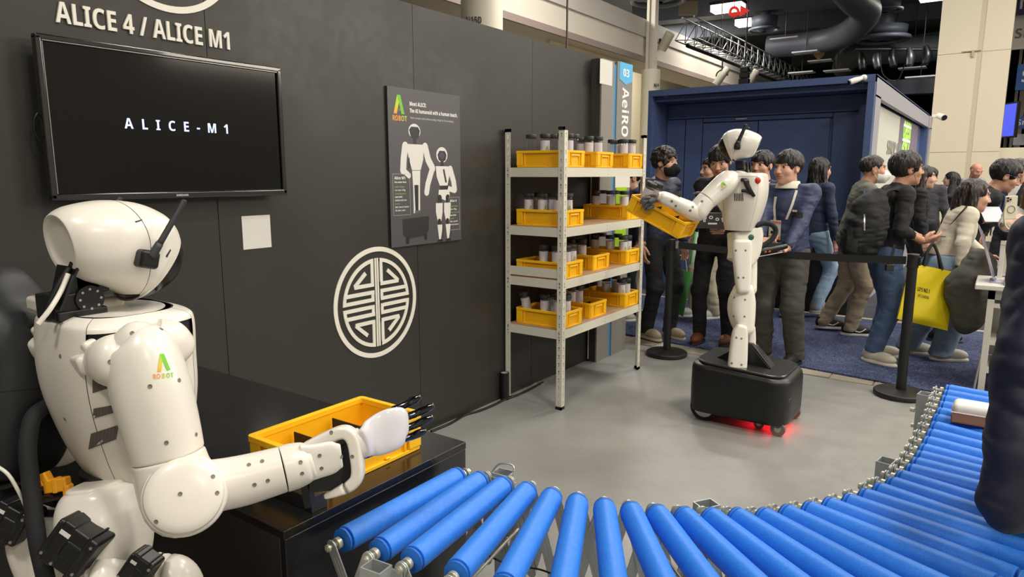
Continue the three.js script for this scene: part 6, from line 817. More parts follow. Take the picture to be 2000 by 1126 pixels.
function handPrims(W, dir, palm, side, curl, k = 1) {          // W wrist, dir along fingers, palm = way the palm faces, side = +1 thumb to the right of dir seen from the back
  const d = dir.clone().normalize(), n = palm.clone().addScaledVector(d, -palm.dot(d)).normalize(), s = new THREE.Vector3().crossVectors(d, n).multiplyScalar(side), out = []; const P = (a, b, c) => W.clone().addScaledVector(d, a * k).addScaledVector(s, b * k).addScaledVector(n, c * k);
  out.push(cap(P(-0.02, 0, 0), P(0.02, 0, 0), 0.024 * k, 0.024 * k)); for (const b of [-0.028, -0.01, 0.01, 0.028]) out.push(cap(P(0.02, b * 0.7, 0), P(0.085, b, 0.002), 0.015 * k, 0.0125 * k, { k: 0.012 }));
  [[-0.03, 0.062], [-0.01, 0.072], [0.011, 0.076], [0.03, 0.068]].forEach(([b, L]) => { let p = P(0.088, b, 0.002), a = curl * 0.5; for (const [q, r] of [[0.45, 0.0095], [0.32, 0.0088], [0.26, 0.0078]]) { const dd = d.clone().multiplyScalar(Math.cos(a)).addScaledVector(n, Math.sin(a)), e = p.clone().addScaledVector(dd, L * q * 1.15 * k); out.push(cap(p, e, r * k, r * 0.92 * k, { k: 0.004 })); p = e; a += curl * 0.75; } });
  { let p = P(0.025, 0.03, 0.008); const e = P(0.06, 0.052, 0.02), e2 = P(0.088, 0.05, 0.03 + 0.012 * curl); out.push(cap(p, e, 0.0135 * k, 0.0105 * k, { k: 0.008 }), cap(e, e2, 0.0105 * k, 0.0085 * k, { k: 0.004 })); }
  return out;
}
function scaleAt(list, C, s) { for (const p of list) { const m = v => v.map((q, i) => [C.x, C.y, C.z][i] + (q - [C.x, C.y, C.z][i]) * s); if (p.t === 0) { p.a = m(p.a); p.d = p.d.map(v => v * s); p.r1 *= s; p.r2 *= s; } else { p.c = m(p.c); if (p.t === 1) p.r = p.r.map(v => v * s); if (p.t === 2) { p.h = p.h.map(v => v * s); p.r *= s; } } } return list; }
function person(o) {
  const g = thing('person', o.label, 'person'); const B = o.pos.clone(); B.y = 0; const f = camDir(...o.face), r = new THREE.Vector3().crossVectors(f, QY).normalize();
  let h = o.h || 1.72; if (o.top) for (let i = 0; i < 4; i++) { const hd = B.clone().addScaledVector(f, (o.lean || 0) + 0.03); hd.y = h; h = at(o.top[0], o.top[1], depthOf(hd)).y; }
  const k = h / 1.74, ln = o.lean || 0, L = (a, b, c) => B.clone().addScaledVector(f, a).addScaledVector(r, b).setY(c);
  const bq = frameQ(f, QY).q, skin = linc(o.skin || 0xc99a80), bulk = o.bulk || 1, hairHex = o.hair ? o.hair.c : 0x1a1716;
  const pel = L(ln * 0.12, 0, 0.95 * k), wai = L(ln * 0.35, 0, 1.08 * k), che = L(ln * 0.75, 0, 1.28 * k), nek = L(ln * 0.98 - 0.01, 0, 1.455 * k), Hc = L(ln + 0.045 + (o.headF || 0), o.headR || 0, h - 0.137);
  const sh = s => L(ln * 0.92 - 0.01, s * 0.164 * k * (o.slim || 1), 1.405 * k);
  // arms
  const arms = [1, -1].map(s => { const S = sh(s), key = s > 0 ? 'R' : 'L', a = (o.arms || {})[key]; const T = a ? (a.w.isVector3 ? a.w : at(...a.w)) : L(ln * 0.6 + 0.06, s * 0.25, 0.86 * k); const hint = a && a.hint ? camDir(a.hint[0], a.hint[1]).add(V(0, a.hint[2] || 0, 0)) : f.clone().multiplyScalar(-0.5).addScaledVector(r, s * 0.5).add(V(0, -0.6, 0)); const [E, W] = ik(S, T, 0.29 * k, 0.255 * k, hint); return { s, S, E, W, dir: a && a.dir ? camDir(a.dir[0], a.dir[1]).add(V(0, a.dir[2] || 0, 0)).normalize() : W.clone().sub(E).normalize(), palm: a && a.palm ? camDir(a.palm[0], a.palm[1]).add(V(0, a.palm[2] || 0, 0)).normalize() : r.clone().multiplyScalar(-s).addScaledVector(f, 0.3), curl: a && a.curl !== undefined ? a.curl : 0.5, side: a && a.side || (s > 0 ? 1 : -1) }; });
  const legs = [1, -1].map(s => { const key = s > 0 ? 'R' : 'L', q = (o.feet || {})[key] || [0, s * 0.11]; const hip = L(ln * 0.12, s * 0.088 * k, 0.9 * k), ank = L(q[0] - 0.03, q[1], 0.085 + (q[2] || 0)); const [kn] = ik(hip, ank, 0.42 * k, 0.42 * k, f.clone().addScaledVector(r, s * 0.1)); return { s, hip, kn, ank, dir: q[3] ? camDir(...q[3]) : f, lift: q[2] || 0 }; });
  // body: one surface for torso and limbs, with finer head and hands joined in
  const headF = (() => { const hf = o.headDir ? camDir(...o.headDir) : f.clone(); const p = o.pitch || 0; const d = hf.clone().multiplyScalar(Math.cos(p)).add(V(0, -Math.sin(p), 0)); return frameQ(d, QY); })();
  const HS = o.headS || 1.08, HLs = (a, b, c) => Hc.clone().addScaledVector(headF.f, a * HS).addScaledVector(headF.r, b * HS).addScaledVector(headF.u, c * HS), HL = (a, b, c) => Hc.clone().addScaledVector(headF.f, a).addScaledVector(headF.r, b).addScaledVector(headF.u, c), hq = headF.q, hw = o.headW || 1, er = (a, b, c) => [a * hw, b, c];
  const bodyP = [cap(pel, wai, 0.11, 0.1), cap(wai, che, 0.1, 0.12), cap(sh(1), sh(-1), 0.05), cap(che, nek, 0.1, 0.055), cap(nek, HL(-0.02, 0, -0.05), 0.054, 0.054)];
  for (const a of arms) bodyP.push(cap(a.S, a.E, 0.045, 0.038), cap(a.E, a.W, 0.037, 0.028)); for (const l of legs) bodyP.push(cap(l.hip, l.kn, 0.075, 0.052), cap(l.kn, l.ank, 0.05, 0.036), cap(l.ank, l.ank.clone().addScaledVector(l.dir, 0.14).setY(0.045 + l.lift), 0.034, 0.03));
  const body = sdfMesh(bodyP, 0.02, { k: 0.03, color: () => skin });
  const hp = [ell(HL(-0.012, 0, 0.035), er(0.073, 0.084, 0.092), hq), ell(HL(0.024, 0, -0.02), er(0.064, 0.085, 0.07), hq), ell(HL(0.03, 0, -0.072), er(0.052, 0.04, 0.054), hq), ell(HL(0.064, 0, -0.097), er(0.022, 0.017, 0.02), hq), cap(HL(0.088, 0, 0.014), HL(0.106, 0, -0.026), 0.0085, 0.0125, { k: 0.012 }), ell(HL(0.096, 0, -0.03), [0.0175, 0.008, 0.01], hq, { k: 0.008 })];
  for (const s of [1, -1]) hp.push(ell(HL(0.078, s * 0.028, 0.03), er(0.025, 0.009, 0.013), hq, { k: 0.014 }), ell(HL(0.058, s * 0.042, -0.026), er(0.022, 0.022, 0.02), hq), ell(HL(0.1, s * 0.031, 0.011), [0.017, 0.01, 0.013], hq, { op: 's', k: 0.012 }), ell(HL(0.075, s * 0.031, 0.009), [0.0135, 0.0115, 0.013], hq, { k: 0.003 }), ell(HL(-0.008, s * 0.076 * hw, -0.002), [0.011, 0.032, 0.021], hq, { k: 0.008 }), ell(HL(0.0, s * 0.088 * hw, 0.0), [0.007, 0.02, 0.011], hq, { op: 's', k: 0.006 }));
  hp.push(ell(HL(0.086, 0, -0.052), [0.023, 0.006, 0.012], hq, { k: 0.008 }), ell(HL(0.084, 0, -0.064), [0.019, 0.007, 0.012], hq, { k: 0.008 }), cap(HL(-0.018, 0, -0.06), nek, 0.053, 0.058, { k: 0.03 }));
  const hairC = linc(hairHex), inv = hq.clone().invert(), loc = V(0, 0, 0);
  const faceColor = (x, y, z) => { loc.set(x - Hc.x, y - Hc.y, z - Hc.z).multiplyScalar(1 / HS).applyQuaternion(inv); const a = -loc.z, b = loc.x, c = loc.y, ab = Math.abs(b); if (a > 0.055) { const ey = Math.hypot((ab - 0.031) / 0.0145, (c - 0.009) / 0.0062); if (ey < 1 && a > 0.07) return Math.abs(ab - 0.031) < 0.0068 ? [0.02, 0.014, 0.012] : [0.55, 0.5, 0.47]; if (c > 0.0145 && c < 0.0185 && ab > 0.016 && ab < 0.046) return [skin[0] * 0.35, skin[1] * 0.3, skin[2] * 0.3]; if (Math.abs(c - 0.035 + (ab - 0.03) * (ab - 0.03) * 8) < 0.0052 && ab > 0.013 && ab < 0.05) return hairC.map((v, i) => v * 0.7 + skin[i] * 0.15); if (Math.abs(c + 0.058) < 0.0125 && ab < 0.023 && a > 0.07) return Math.abs(c + 0.058) < 0.002 ? [skin[0] * 0.3, skin[1] * 0.18, skin[2] * 0.18] : [skin[0] * 0.82, skin[1] * 0.55, skin[2] * 0.55]; } if (o.beard && a > 0.02 && c < -0.035 && !(ab < 0.022 && c > -0.05)) return hairC.map((v, i) => v * 0.45 + skin[i] * 0.45); return skin; };
  const cell = o.far ? 0.0062 : 0.0042, geos = [body, sdfMesh(scaleAt(hp, Hc, HS), cell, { k: 0.022, color: faceColor })];
  for (const a of arms) geos.push(sdfMesh(handPrims(a.W, a.dir, a.palm, a.side, a.curl, k), o.far ? 0.0065 : 0.0046, { k: 0.006, color: () => skin }));
  part('body', joinColored(geos), mSkin, g);
  // hair
  if (o.hair && o.hair.style !== 'bald') {
    const st = o.hair.style, v = o.hair.vol || 0, fr = o.hair.fringe === undefined ? 0.06 : o.hair.fringe, H = [ell(HL(-0.016, 0, 0.042), er(0.085 + v, 0.087 + v * 1.3, 0.104 + v), hq)];
    if (o.hair.bun) H.push(ell(HL(-0.1, 0, 0.07), [0.05, 0.05, 0.05], hq));
    H.push(rbox(HL(0.135, 0, fr - 0.155), [0.12, 0.15, 0.075], 0.02, hq, { op: 's', k: 0.015 }));
    const nn = headF.u.clone().multiplyScalar(-1).addScaledVector(headF.f, 0.55).normalize(); H.push(half(HL(0, 0, -0.03 - (o.hair.low || 0)), nn, { k: 0.012 }));
    for (const s of [1, -1]) H.push(ell(HL(0.004, s * 0.095 * hw, -0.012), [0.035, 0.034, 0.03], hq, { op: 's', k: 0.01 }));
    if (st === 'long') { const ll = o.hair.len || 0.34; for (const s of [1, -1]) H.push(cap(HL(-0.03, s * 0.062, 0.03), HL(-0.035, s * 0.078, -0.14), 0.036, 0.04), cap(HL(-0.035, s * 0.078, -0.14), HL(-0.02 + (o.hair.fall || 0), s * 0.085, -ll), 0.04, 0.022)); H.push(cap(HL(-0.08, 0, 0.0), HL(-0.09, 0, -ll * 0.9), 0.06, 0.05)); }
    const curl = st === 'curly', wob = (x, y, z) => curl ? 0.011 * noise3(x * 38, y * 38, z * 38) + 0.006 * noise3(x * 80, y * 80, z * 80) : 0.0055 * noise3(x * 60, y * 14, z * 60) + 0.003 * noise3(x * 140, y * 36, z * 140);
    part('hair', sdfMesh(scaleAt(H, Hc, HS), o.far ? 0.008 : 0.0055, { k: st === 'long' ? 0.03 : 0.015, wob }), hairMat(hairHex), g);
  } else if (o.hair) part('hair', sdfMesh(scaleAt([ell(HL(-0.014, 0, 0.03), er(0.079, 0.085, 0.097), hq), rbox(HL(0.1, 0, 0.06), [0.12, 0.2, 0.1], 0.02, hq, { op: 's' }), half(HL(0, 0, 0.045), headF.u, { k: 0.01 }), half(HL(0, 0, -0.05), headF.u.clone().negate(), { k: 0.01 })], Hc, HS), 0.007, { k: 0.01 }), hairMat(hairHex), g);
  // trousers
  const pt = o.pants || { c: 0x22242a }, wd = pt.w || 1, tp = [ell(L(ln * 0.1, 0, 0.93 * k), [0.165 * k * bulk, 0.13, 0.12 * bulk], bq)];
  for (const l of legs) tp.push(cap(l.hip, l.kn, 0.094 * wd, 0.072 * wd), cap(l.kn, l.ank.clone().add(V(0, pt.lift || -0.02, 0)), 0.071 * wd, 0.062 * wd)); tp.push(half(L(0, 0, 1.03 * k), [0, 1, 0], { k: 0.01 })); if (pt.hem) tp.push(half(L(0, 0, pt.hem), [0, -1, 0], { k: 0.005 }));
  else tp.push(half(L(0, 0, 0.045), [0, -1, 0], { k: 0.005 }));
  const pants = part('trousers', sdfMesh(tp, 0.0125, { k: 0.035, wob: folds(0.0058, 11, (o.seed || 1) * 3.7) }), clothMat(pt.c), g);
  // shoes
  const so = o.shoes || { c: 0x26221f, sole: 0x161412 };
  if (!o.noShoes) for (const l of legs) { const d = l.dir, q = frameQ(d, QY).q, F = l.ank.clone(); F.y = l.lift; const at_ = (a, y, b = 0) => F.clone().addScaledVector(d, a).addScaledVector(new THREE.Vector3().crossVectors(d, QY), b).setY(y + l.lift); const s = part('shoe', sdfMesh([ell(at_(0.1, 0.052), [0.05, 0.05, 0.105], q), ell(at_(-0.01, 0.062), [0.045, 0.06, 0.066], q), cap(at_(-0.005, 0.07), at_(-0.01, 0.11), 0.04, 0.042), half(at_(0, 0.022), [0, -1, 0], { k: 0.004 }), half(at_(0, 0.118), [0, 1, 0], { k: 0.004 })], 0.008, { k: 0.03 }), clothMat(so.c, 0.6), g); part('sole', sdfMesh([ell(at_(0.1, 0.012), [0.054, 0.045, 0.115], q), ell(at_(-0.01, 0.012), [0.048, 0.045, 0.073], q), half(at_(0, 0.03), [0, 1, 0], { k: 0.004 }), half(at_(0, 0.002), [0, -1, 0], { k: 0.002 })], 0.008, { k: 0.05 }), clothMat(so.sole, 0.7), s); if (so.mark) part('shoe_mark', [tube([at_(0.04, 0.05, 0.047), at_(0.08, 0.045, 0.05), at_(0.13, 0.075, 0.043)], 0.006, 12, 6), tube([at_(0.04, 0.05, -0.047), at_(0.08, 0.045, -0.05), at_(0.13, 0.075, -0.043)], 0.006, 12, 6)], clothMat(so.mark), s); }
  // top
  const t = o.topw || { c: 0x20242e }, tb = bulk * (t.b || 1), hem = (t.hem || 0.9) * k, J = [ell(che.clone().setY(1.27 * k), [0.17 * k * tb, 0.2, 0.122 * tb], bq), ell(wai.clone().setY(1.07 * k), [0.16 * k * tb, 0.2, 0.122 * tb], bq), ell(pel.clone().setY(0.95 * k), [0.172 * k * tb, 0.17, 0.13 * tb], bq), cap(sh(1), sh(-1), 0.066 * tb), cap(che, nek, 0.11, 0.062), half(L(0, 0, hem), [0, -1, 0], { k: 0.012 })];
  for (const a of arms) { const w2 = t.sleeve === 'up' ? a.E.clone().lerp(a.W, 0.45) : t.cover && a.s < 0 ? a.W.clone().addScaledVector(a.W.clone().sub(a.E).normalize(), 0.02) : a.W.clone().addScaledVector(a.dir, -0.005); J.push(cap(a.S, a.E, 0.061 * tb, 0.052 * tb, { k: 0.04 }), cap(a.E, w2, 0.051 * tb, 0.041 * tb, { k: 0.02 })); }
  for (const a of arms) if (!t.cover || a.s > 0) J.push(cap(a.W.clone().addScaledVector(a.dir, -0.02), a.W.clone().addScaledVector(a.dir, 0.09), 0.034, 0.034, { op: 's', k: 0.006 }));
  if (t.vneck) J.push(cap(nek.clone().addScaledVector(f, 0.06).add(V(0, 0.04, 0)), che.clone().addScaledVector(f, 0.13).add(V(0, -0.06, 0)), 0.06, 0.012, { op: 's', k: 0.01 }));
  else J.push(cap(nek.clone().add(V(0, 0.0, 0)), HL(0, 0, -0.08), 0.05, 0.062, { op: 's', k: 0.01 }));
  const jk = part(t.name || 'jacket', sdfMesh(J, 0.011 * (o.fine || 1), { k: 0.045, wob: folds((t.fold || 0.0065) * 0.75, 13, (o.seed || 1) * 1.3) }), clothMat(t.c, t.r || 0.8), g);
  if (t.vneck) part('shirt', sdfMesh([ell(che.clone().setY(1.27 * k), [0.165 * k * bulk, 0.195, 0.11 * bulk], bq), cap(che, nek, 0.1, 0.058), cap(sh(1), sh(-1), 0.05), cap(nek, HL(0, 0, -0.08), 0.046, 0.058, { op: 's', k: 0.01 }), half(L(0, 0, 1.02 * k), [0, -1, 0])], 0.014, { k: 0.04 }), clothMat(t.shirt || 0xb8bcc4), g);
  if (t.collar) { const c = nek.clone().addScaledVector(f, 0.012).add(V(0, 0.015, 0)); const P = [], n = 28; for (let i = 0; i <= n; i++) { const a = (0.1 + 0.8 * i / n) * Math.PI * 2 - Math.PI / 2 + Math.PI; const dx = Math.cos(a), dz = Math.sin(a); for (const [rr, y] of [[0.066, 0.028], [0.075, 0.03], [0.098, -0.022 - 0.03 * Math.pow(Math.abs(2 * i / n - 1), 3)], [0.09, -0.028 - 0.03 * Math.pow(Math.abs(2 * i / n - 1), 3)]]) { const q = c.clone().addScaledVector(r, dx * rr * 1.05).addScaledVector(f, -dz * rr * 1.1).add(V(0, y, 0)); P.push(q.x, q.y, q.z); } } part('collar', gridGeo(P, n + 1, 4, false), new THREE.MeshStandardMaterial({ color: t.collar, roughness: 0.8, side: THREE.DoubleSide }), g); }
  // mask and glasses
  if (o.mask) { const mm = part('face_mask', sdfMesh(scaleAt([ell(HL(0.034, 0, -0.055), [0.068, 0.062, 0.082], hq), cap(HL(0.095, 0, -0.02), HL(0.118, 0, -0.055), 0.016, 0.02, { k: 0.03 }), cap(HL(0.118, 0, -0.055), HL(0.088, 0, -0.1), 0.02, 0.02, { k: 0.03 }), half(HL(0.022, 0, 0), headF.f.clone().negate(), { k: 0.004 }), half(HL(0.1, 0, -0.004), headF.u.clone().addScaledVector(headF.f, 0.18).normalize(), { k: 0.004 }), half(HL(0, 0, -0.115), headF.u.clone().negate(), { k: 0.006 })], Hc, HS), 0.005, { k: 0.01 }), clothMat(o.mask, 0.9), g, 'face mask'); for (const s of [1, -1]) part('ear_loop', [tube([HLs(0.03, s * 0.072, -0.02), HLs(0.005, s * 0.083, 0.02), HLs(-0.02, s * 0.08, 0.03), HLs(-0.026, s * 0.082, 0.0)], 0.0022, 16, 6), tube([HLs(0.025, s * 0.07, -0.085), HLs(0.0, s * 0.08, -0.05), HLs(-0.022, s * 0.082, -0.02)], 0.0022, 16, 6)], clothMat(o.mask, 0.9), mm); }
  if (o.glasses) { const gm = std(o.glasses, 0.3, 0.8), q = []; for (const s of [1, -1]) { const c = HLs(0.101, s * 0.033, 0.008), T = new THREE.TorusGeometry(0.024, 0.0012, 6, 24); T.scale(1.08, 0.82, 1); T.applyQuaternion(hq); T.translate(c.x, c.y, c.z); q.push(T, tube([HLs(0.1, s * 0.06, 0.014), HLs(0.06, s * 0.078, 0.015), HLs(0.0, s * 0.086, 0.014), HLs(-0.02, s * 0.084, 0.0)], 0.0018, 16, 6)); } q.push(tube([HLs(0.103, 0.01, 0.01), HLs(0.107, 0, 0.013), HLs(0.103, -0.01, 0.01)], 0.0016, 8, 6)); part('glasses', q, gm, g); }
  if (o.badge) { const c = L(ln * 0.6 + 0.135, 0, (o.badge.y || 1.12) * k); const q = part('badge', box(0.075, 0.11, 0.004, 0, 0, 0, 0.001).applyMatrix4(basisM(r.clone().negate(), QY, f, c)), clothMat(o.badge.c || 0xe6e2da), g, 'white name badge'); part('lanyard', [-1, 1].map(s => loft([{ c: c.clone().add(V(0, 0.055, 0)).addScaledVector(r, s * 0.015), a: 0.009, b: 0.0018, n: 4 }, { c: L(ln * 0.75 + 0.142, s * 0.045, 1.28 * k), a: 0.009, b: 0.0018, n: 4 }, { c: L(ln * 0.9 + 0.1, s * 0.075, 1.42 * k), a: 0.009, b: 0.0018, n: 4 }, { c: L(ln - 0.02, s * 0.075, 1.475 * k), a: 0.009, b: 0.0018, n: 4 }], { side: r, seg: 8, sub: 5 })), clothMat(o.badge.strap || 0xdedbd2), q); }
  const R = { g, L, HL: HLs, f, r, k, che, nek, wai, arms, jk, pants, B };
  if (o.extra) o.extra(R); settle(g, B); return R;
}
const G0 = (px, py) => onY(px, py, 0);
// curly-haired man in a black mask behind the rack
person({ label: 'man with curly hair and black face mask standing behind the rack', pos: groundAt(1292, 6.3), face: [0.5, 0.85], headDir: [0.75, 0.65], top: [1292, 288], seed: 1, skin: 0xd2a184, hair: { c: 0x2a211d, style: 'curly', vol: 0.012, fringe: 0.05, low: 0.03 }, mask: 0x17181b, topw: { c: 0x1f2638, hem: 0.82, r: 0.55 }, pants: { c: 0x16171b, w: 1.05 }, shoes: { c: 0xa89a80, sole: 0xb8ad98 }, feet: { R: [0.02, 0.12], L: [0.1, -0.1] } });
person({ label: 'person in navy hooded jacket seen between rack and sign tower', pos: groundAt(1238, 7.1), face: [-0.95, 0.3], top: [1240, 322], seed: 2, skin: 0xc8987c, hair: { c: 0x15110f, style: 'short', fringe: 0.05 }, topw: { c: 0x2c3a58, hem: 0.85 }, pants: { c: 0x1a1b20 }, shoes: { c: 0xd8d4cc, sole: 0xe0dcd4 } });
person({ label: 'person in cream trousers and white sneakers behind the wheeled robot', pos: groundAt(1396, 7.2), face: [-0.95, 0.25], top: [1402, 306], seed: 3, skin: 0xcf9f86, hair: { c: 0x1a1513, style: 'short' }, topw: { c: 0x2a2c30, hem: 0.88 }, pants: { c: 0xcdc4aa, w: 1.15 }, shoes: { c: 0xd8d6d0, sole: 0xe8e6e0 }, feet: { R: [0.16, 0.06], L: [0.02, -0.1] } });
person({ label: 'man in black jacket and brown shoes looking down behind the wheeled robot', pos: groundAt(1408, 6.05), face: [-0.5, 0.86], pitch: 0.35, top: [1414, 284], seed: 4, skin: 0xcb9b80, hair: { c: 0x1b1614, style: 'short', vol: 0.008, fringe: 0.035 }, topw: { c: 0x18181a, hem: 0.8 }, pants: { c: 0x101114 }, shoes: { c: 0x6a3c22, sole: 0x2a1810 }, feet: { R: [0.04, 0.12], L: [-0.02, -0.12] }, arms: { R: { w: [1390, 440, 5.85] }, L: { w: [1418, 440, 5.75] } } });
person({ label: 'man in navy jacket with white lanyard behind the robot head', pos: groundAt(1492, 6.3), face: [-0.75, 0.66], top: [1482, 294], seed: 5, skin: 0xcb9a80, hair: { c: 0x14110f, style: 'short', vol: 0.006, fringe: 0.035 }, topw: { c: 0x242b3e, hem: 0.88 }, pants: { c: 0x202126 }, badge: { strap: 0xe6e4dc } });
// man with the hand controller
person({
  label: 'man in navy jacket with white collar holding a hand controller', pos: groundAt(1542, 5.42), face: [-0.66, 0.75], headDir: [-0.85, 0.5], top: [1548, 294], seed: 6, bulk: 1.12, slim: 1.08, skin: 0xd6a68c, hair: { c: 0x1d1815, style: 'short', vol: 0.008, fringe: 0.03, low: 0.02 }, topw: { c: 0x303b5c, hem: 0.9, collar: 0xddd8c8, r: 0.6, fold: 0.008 }, pants: { c: 0x4b4843, w: 1.22 }, shoes: { c: 0x1d1c1b, sole: 0x121212 }, feet: { R: [0.02, 0.13], L: [0.0, -0.13] },
  arms: { R: { w: [1482, 492, 5.2], dir: [0.6, 0.5, 0], palm: [0, 0.1, 1], curl: 0.9 }, L: { w: [1534, 489, 5.18], dir: [-0.9, 0.3, 0.1], palm: [0.1, 0.1, 1], curl: 0.8 } },
  extra: ({ g, jk, L, k }) => { // lanyard, badge and patches laid on the jacket
    const W = clothMat(0xdcd8cc), S = [jk];
    for (const [a, b, c] of [[[1516, 384], [1513, 404], [1514, 430]], [[1556, 372], [1548, 398], [1536, 428]]]) { drape([[a[0] - 2.6, a[1]], [a[0] + 2.6, a[1]], [b[0] + 2.6, b[1]], [b[0] - 2.6, b[1]]], S, W, 'lanyard', 0.006, 2, 8); drape([[b[0] - 2.6, b[1]], [b[0] + 2.6, b[1]], [c[0] + 2.6, c[1]], [c[0] - 2.6, c[1]]], S, W, 'lanyard', 0.006, 2, 8); }
    const s = surf(1517, 448, S); if (s) { const x = new THREE.Vector3().crossVectors(QY, s.n).normalize(), y = new THREE.Vector3().crossVectors(s.n, x); const gm = (w, h, dx, dy, dz) => box(w, h, 0.002, dx, dy, dz).applyMatrix4(basisM(x, y, s.n, s.p.clone().addScaledVector(s.n, 0.03))); const bd = part('badge', gm(0.1, 0.15, 0, 0, 0), clothMat(0xe4ded2), g, 'name badge with orange foot'); part('badge_band', gm(0.1, 0.03, 0, -0.06, 0.0015), clothMat(0xe0a058), bd); part('badge_band', gm(0.1, 0.02, 0, 0.058, 0.0015), clothMat(0xd88a80), bd); part('badge_mark', gm(0.022, 0.022, -0.02, -0.02, 0.0015), M.black, bd); }
    drape([[1546, 413], [1568, 416], [1568, 426], [1546, 423]], S, clothMat(0x1b1512), 'name_patch', 0.005, 5, 3); drape([[1548, 409], [1558, 410.5], [1558, 414.5], [1548, 413]], S, W, 'flag_patch', 0.006, 4, 2);
  }
});
{ const c = at(1500, 491, 5.07), t = thing('hand_controller', 'black game style controller with orange buttons in the man\'s hands', 'controller', c.toArray()); t.rotation.y = YAW; part('controller_body', loft([{ c: [-0.11, -0.02, 0], a: 0.03, b: 0.02 }, { c: [-0.05, 0.0, 0], a: 0.034, b: 0.022 }, { c: [0.06, 0.022, 0], a: 0.034, b: 0.022 }, { c: [0.13, 0.04, 0], a: 0.022, b: 0.018 }], { side: [0, 0.3, 1], seg: 20 }), M.black, t); part('screen', box(0.1, 0.05, 0.006, 0.05, 0.04, -0.015, 0.002), M.darkGrey, t); for (const x of [-0.07, -0.03, 0.0]) part('button', ball(0.012, x, 0.006 + x * 0.1, 0.024, 10, 8), std(0xd0602a, 0.5), t); part('edge_trim', rod([-0.1, -0.04, 0.02], [0.1, -0.002, 0.02], 0.004), M.steel, t); }
// long-haired walker behind him
person({ label: 'long haired woman in jeans walking behind the man with the controller', pos: groundAt(1596, 7.2), face: [0.9, -0.4], top: [1578, 306], seed: 7, far: false, skin: 0xcf9f88, hair: { c: 0x17110f, style: 'long', len: 0.42 }, topw: { c: 0x2c3550, hem: 0.9 }, pants: { c: 0x8aa2bc, w: 1.05 }, shoes: { c: 0x7a736a, sole: 0x8a8478 }, feet: { R: [0.06, 0.08, 0.06], L: [-0.22, -0.06, 0.02] } });
// man in the grey blazer
person({
  label: 'man in grey blazer and white face mask with backpack straps', pos: groundAt(1672, 6.45), face: [0.97, 0.22], lean: 0.1, top: [1700, 302], seed: 8, bulk: 1.08, skin: 0xcc9a7c, hair: { c: 0x2a2320, style: 'short', vol: -0.002, fringe: 0.075 }, mask: 0xdedcd6, topw: { c: 0x696b60, hem: 0.78, vneck: true, shirt: 0x9aa0a8, name: 'blazer', fold: 0.006 }, pants: { c: 0x9c8d78, w: 1.1 }, shoes: { c: 0x1b1b1d, sole: 0xd8d4cc, mark: 0xe8e6e0 }, feet: { R: [0.06, 0.1], L: [-0.14, -0.08, 0.02] }, arms: { R: { w: [1648, 510, 6.35], dir: [0.1, 0.1, -1] } },
  extra: ({ g, jk }) => { for (const a of [[[1664, 362], [1672, 360], [1668, 405], [1660, 408]]]) drape(a, [jk], clothMat(0x2b2a28), 'strap', 0.008, 3, 8); for (const q of [[[1687, 372], [1690, 372], [1692, 396], [1689, 396]]]) drape(q, [jk, g.getObjectByName('shirt')], clothMat(0x6a8fd0), 'lanyard', 0.006, 2, 6); }
});
// man with the black backpack
const carrier = person({
  label: 'man with glasses, black sweater and jeans wearing a backpack', pos: groundAt(1736, 5.5), face: [0.98, 0.12], lean: 0.09, pitch: -0.05, top: [1768, 297], seed: 9, bulk: 1.05, skin: 0xc9977a, hair: { c: 0x241d1a, style: 'short', vol: 0.012, fringe: 0.05, low: 0.015 }, glasses: 0x6a6260, topw: { c: 0x1b1a1b, hem: 0.86, sleeve: 'up', name: 'sweater' }, pants: { c: 0x445878, w: 1.15, hem: 0.09 }, shoes: { c: 0xcfc6b4, sole: 0xd8d0c2 }, feet: { R: [-0.02, 0.1, 0, [0.5, 0.8]], L: [0.06, -0.06] },
  arms: { R: { w: [1802, 470, 5.42], dir: [1, 0.1, 0.15], palm: [0, -0.2, 1], curl: 0.6, hint: [-0.6, 0.3, -0.7] }, L: { w: [1806, 468, 5.66], dir: [1, 0, 0.1], palm: [0, 0.2, 1], curl: 0.5, hint: [-0.5, -0.3, -0.8] } },
  extra: ({ g, HL }) => { part('earphone', [ball(0.006, ...HL(0.004, 0.088, -0.004).toArray(), 10, 8), tube([HL(0.004, 0.09, -0.008), HL(0.03, 0.085, -0.1), at(1775, 400, 5.3), at(1784, 440, 5.3), at(1789, 500, 5.32)], 0.0016, 40, 5)], M.black, g); }
});
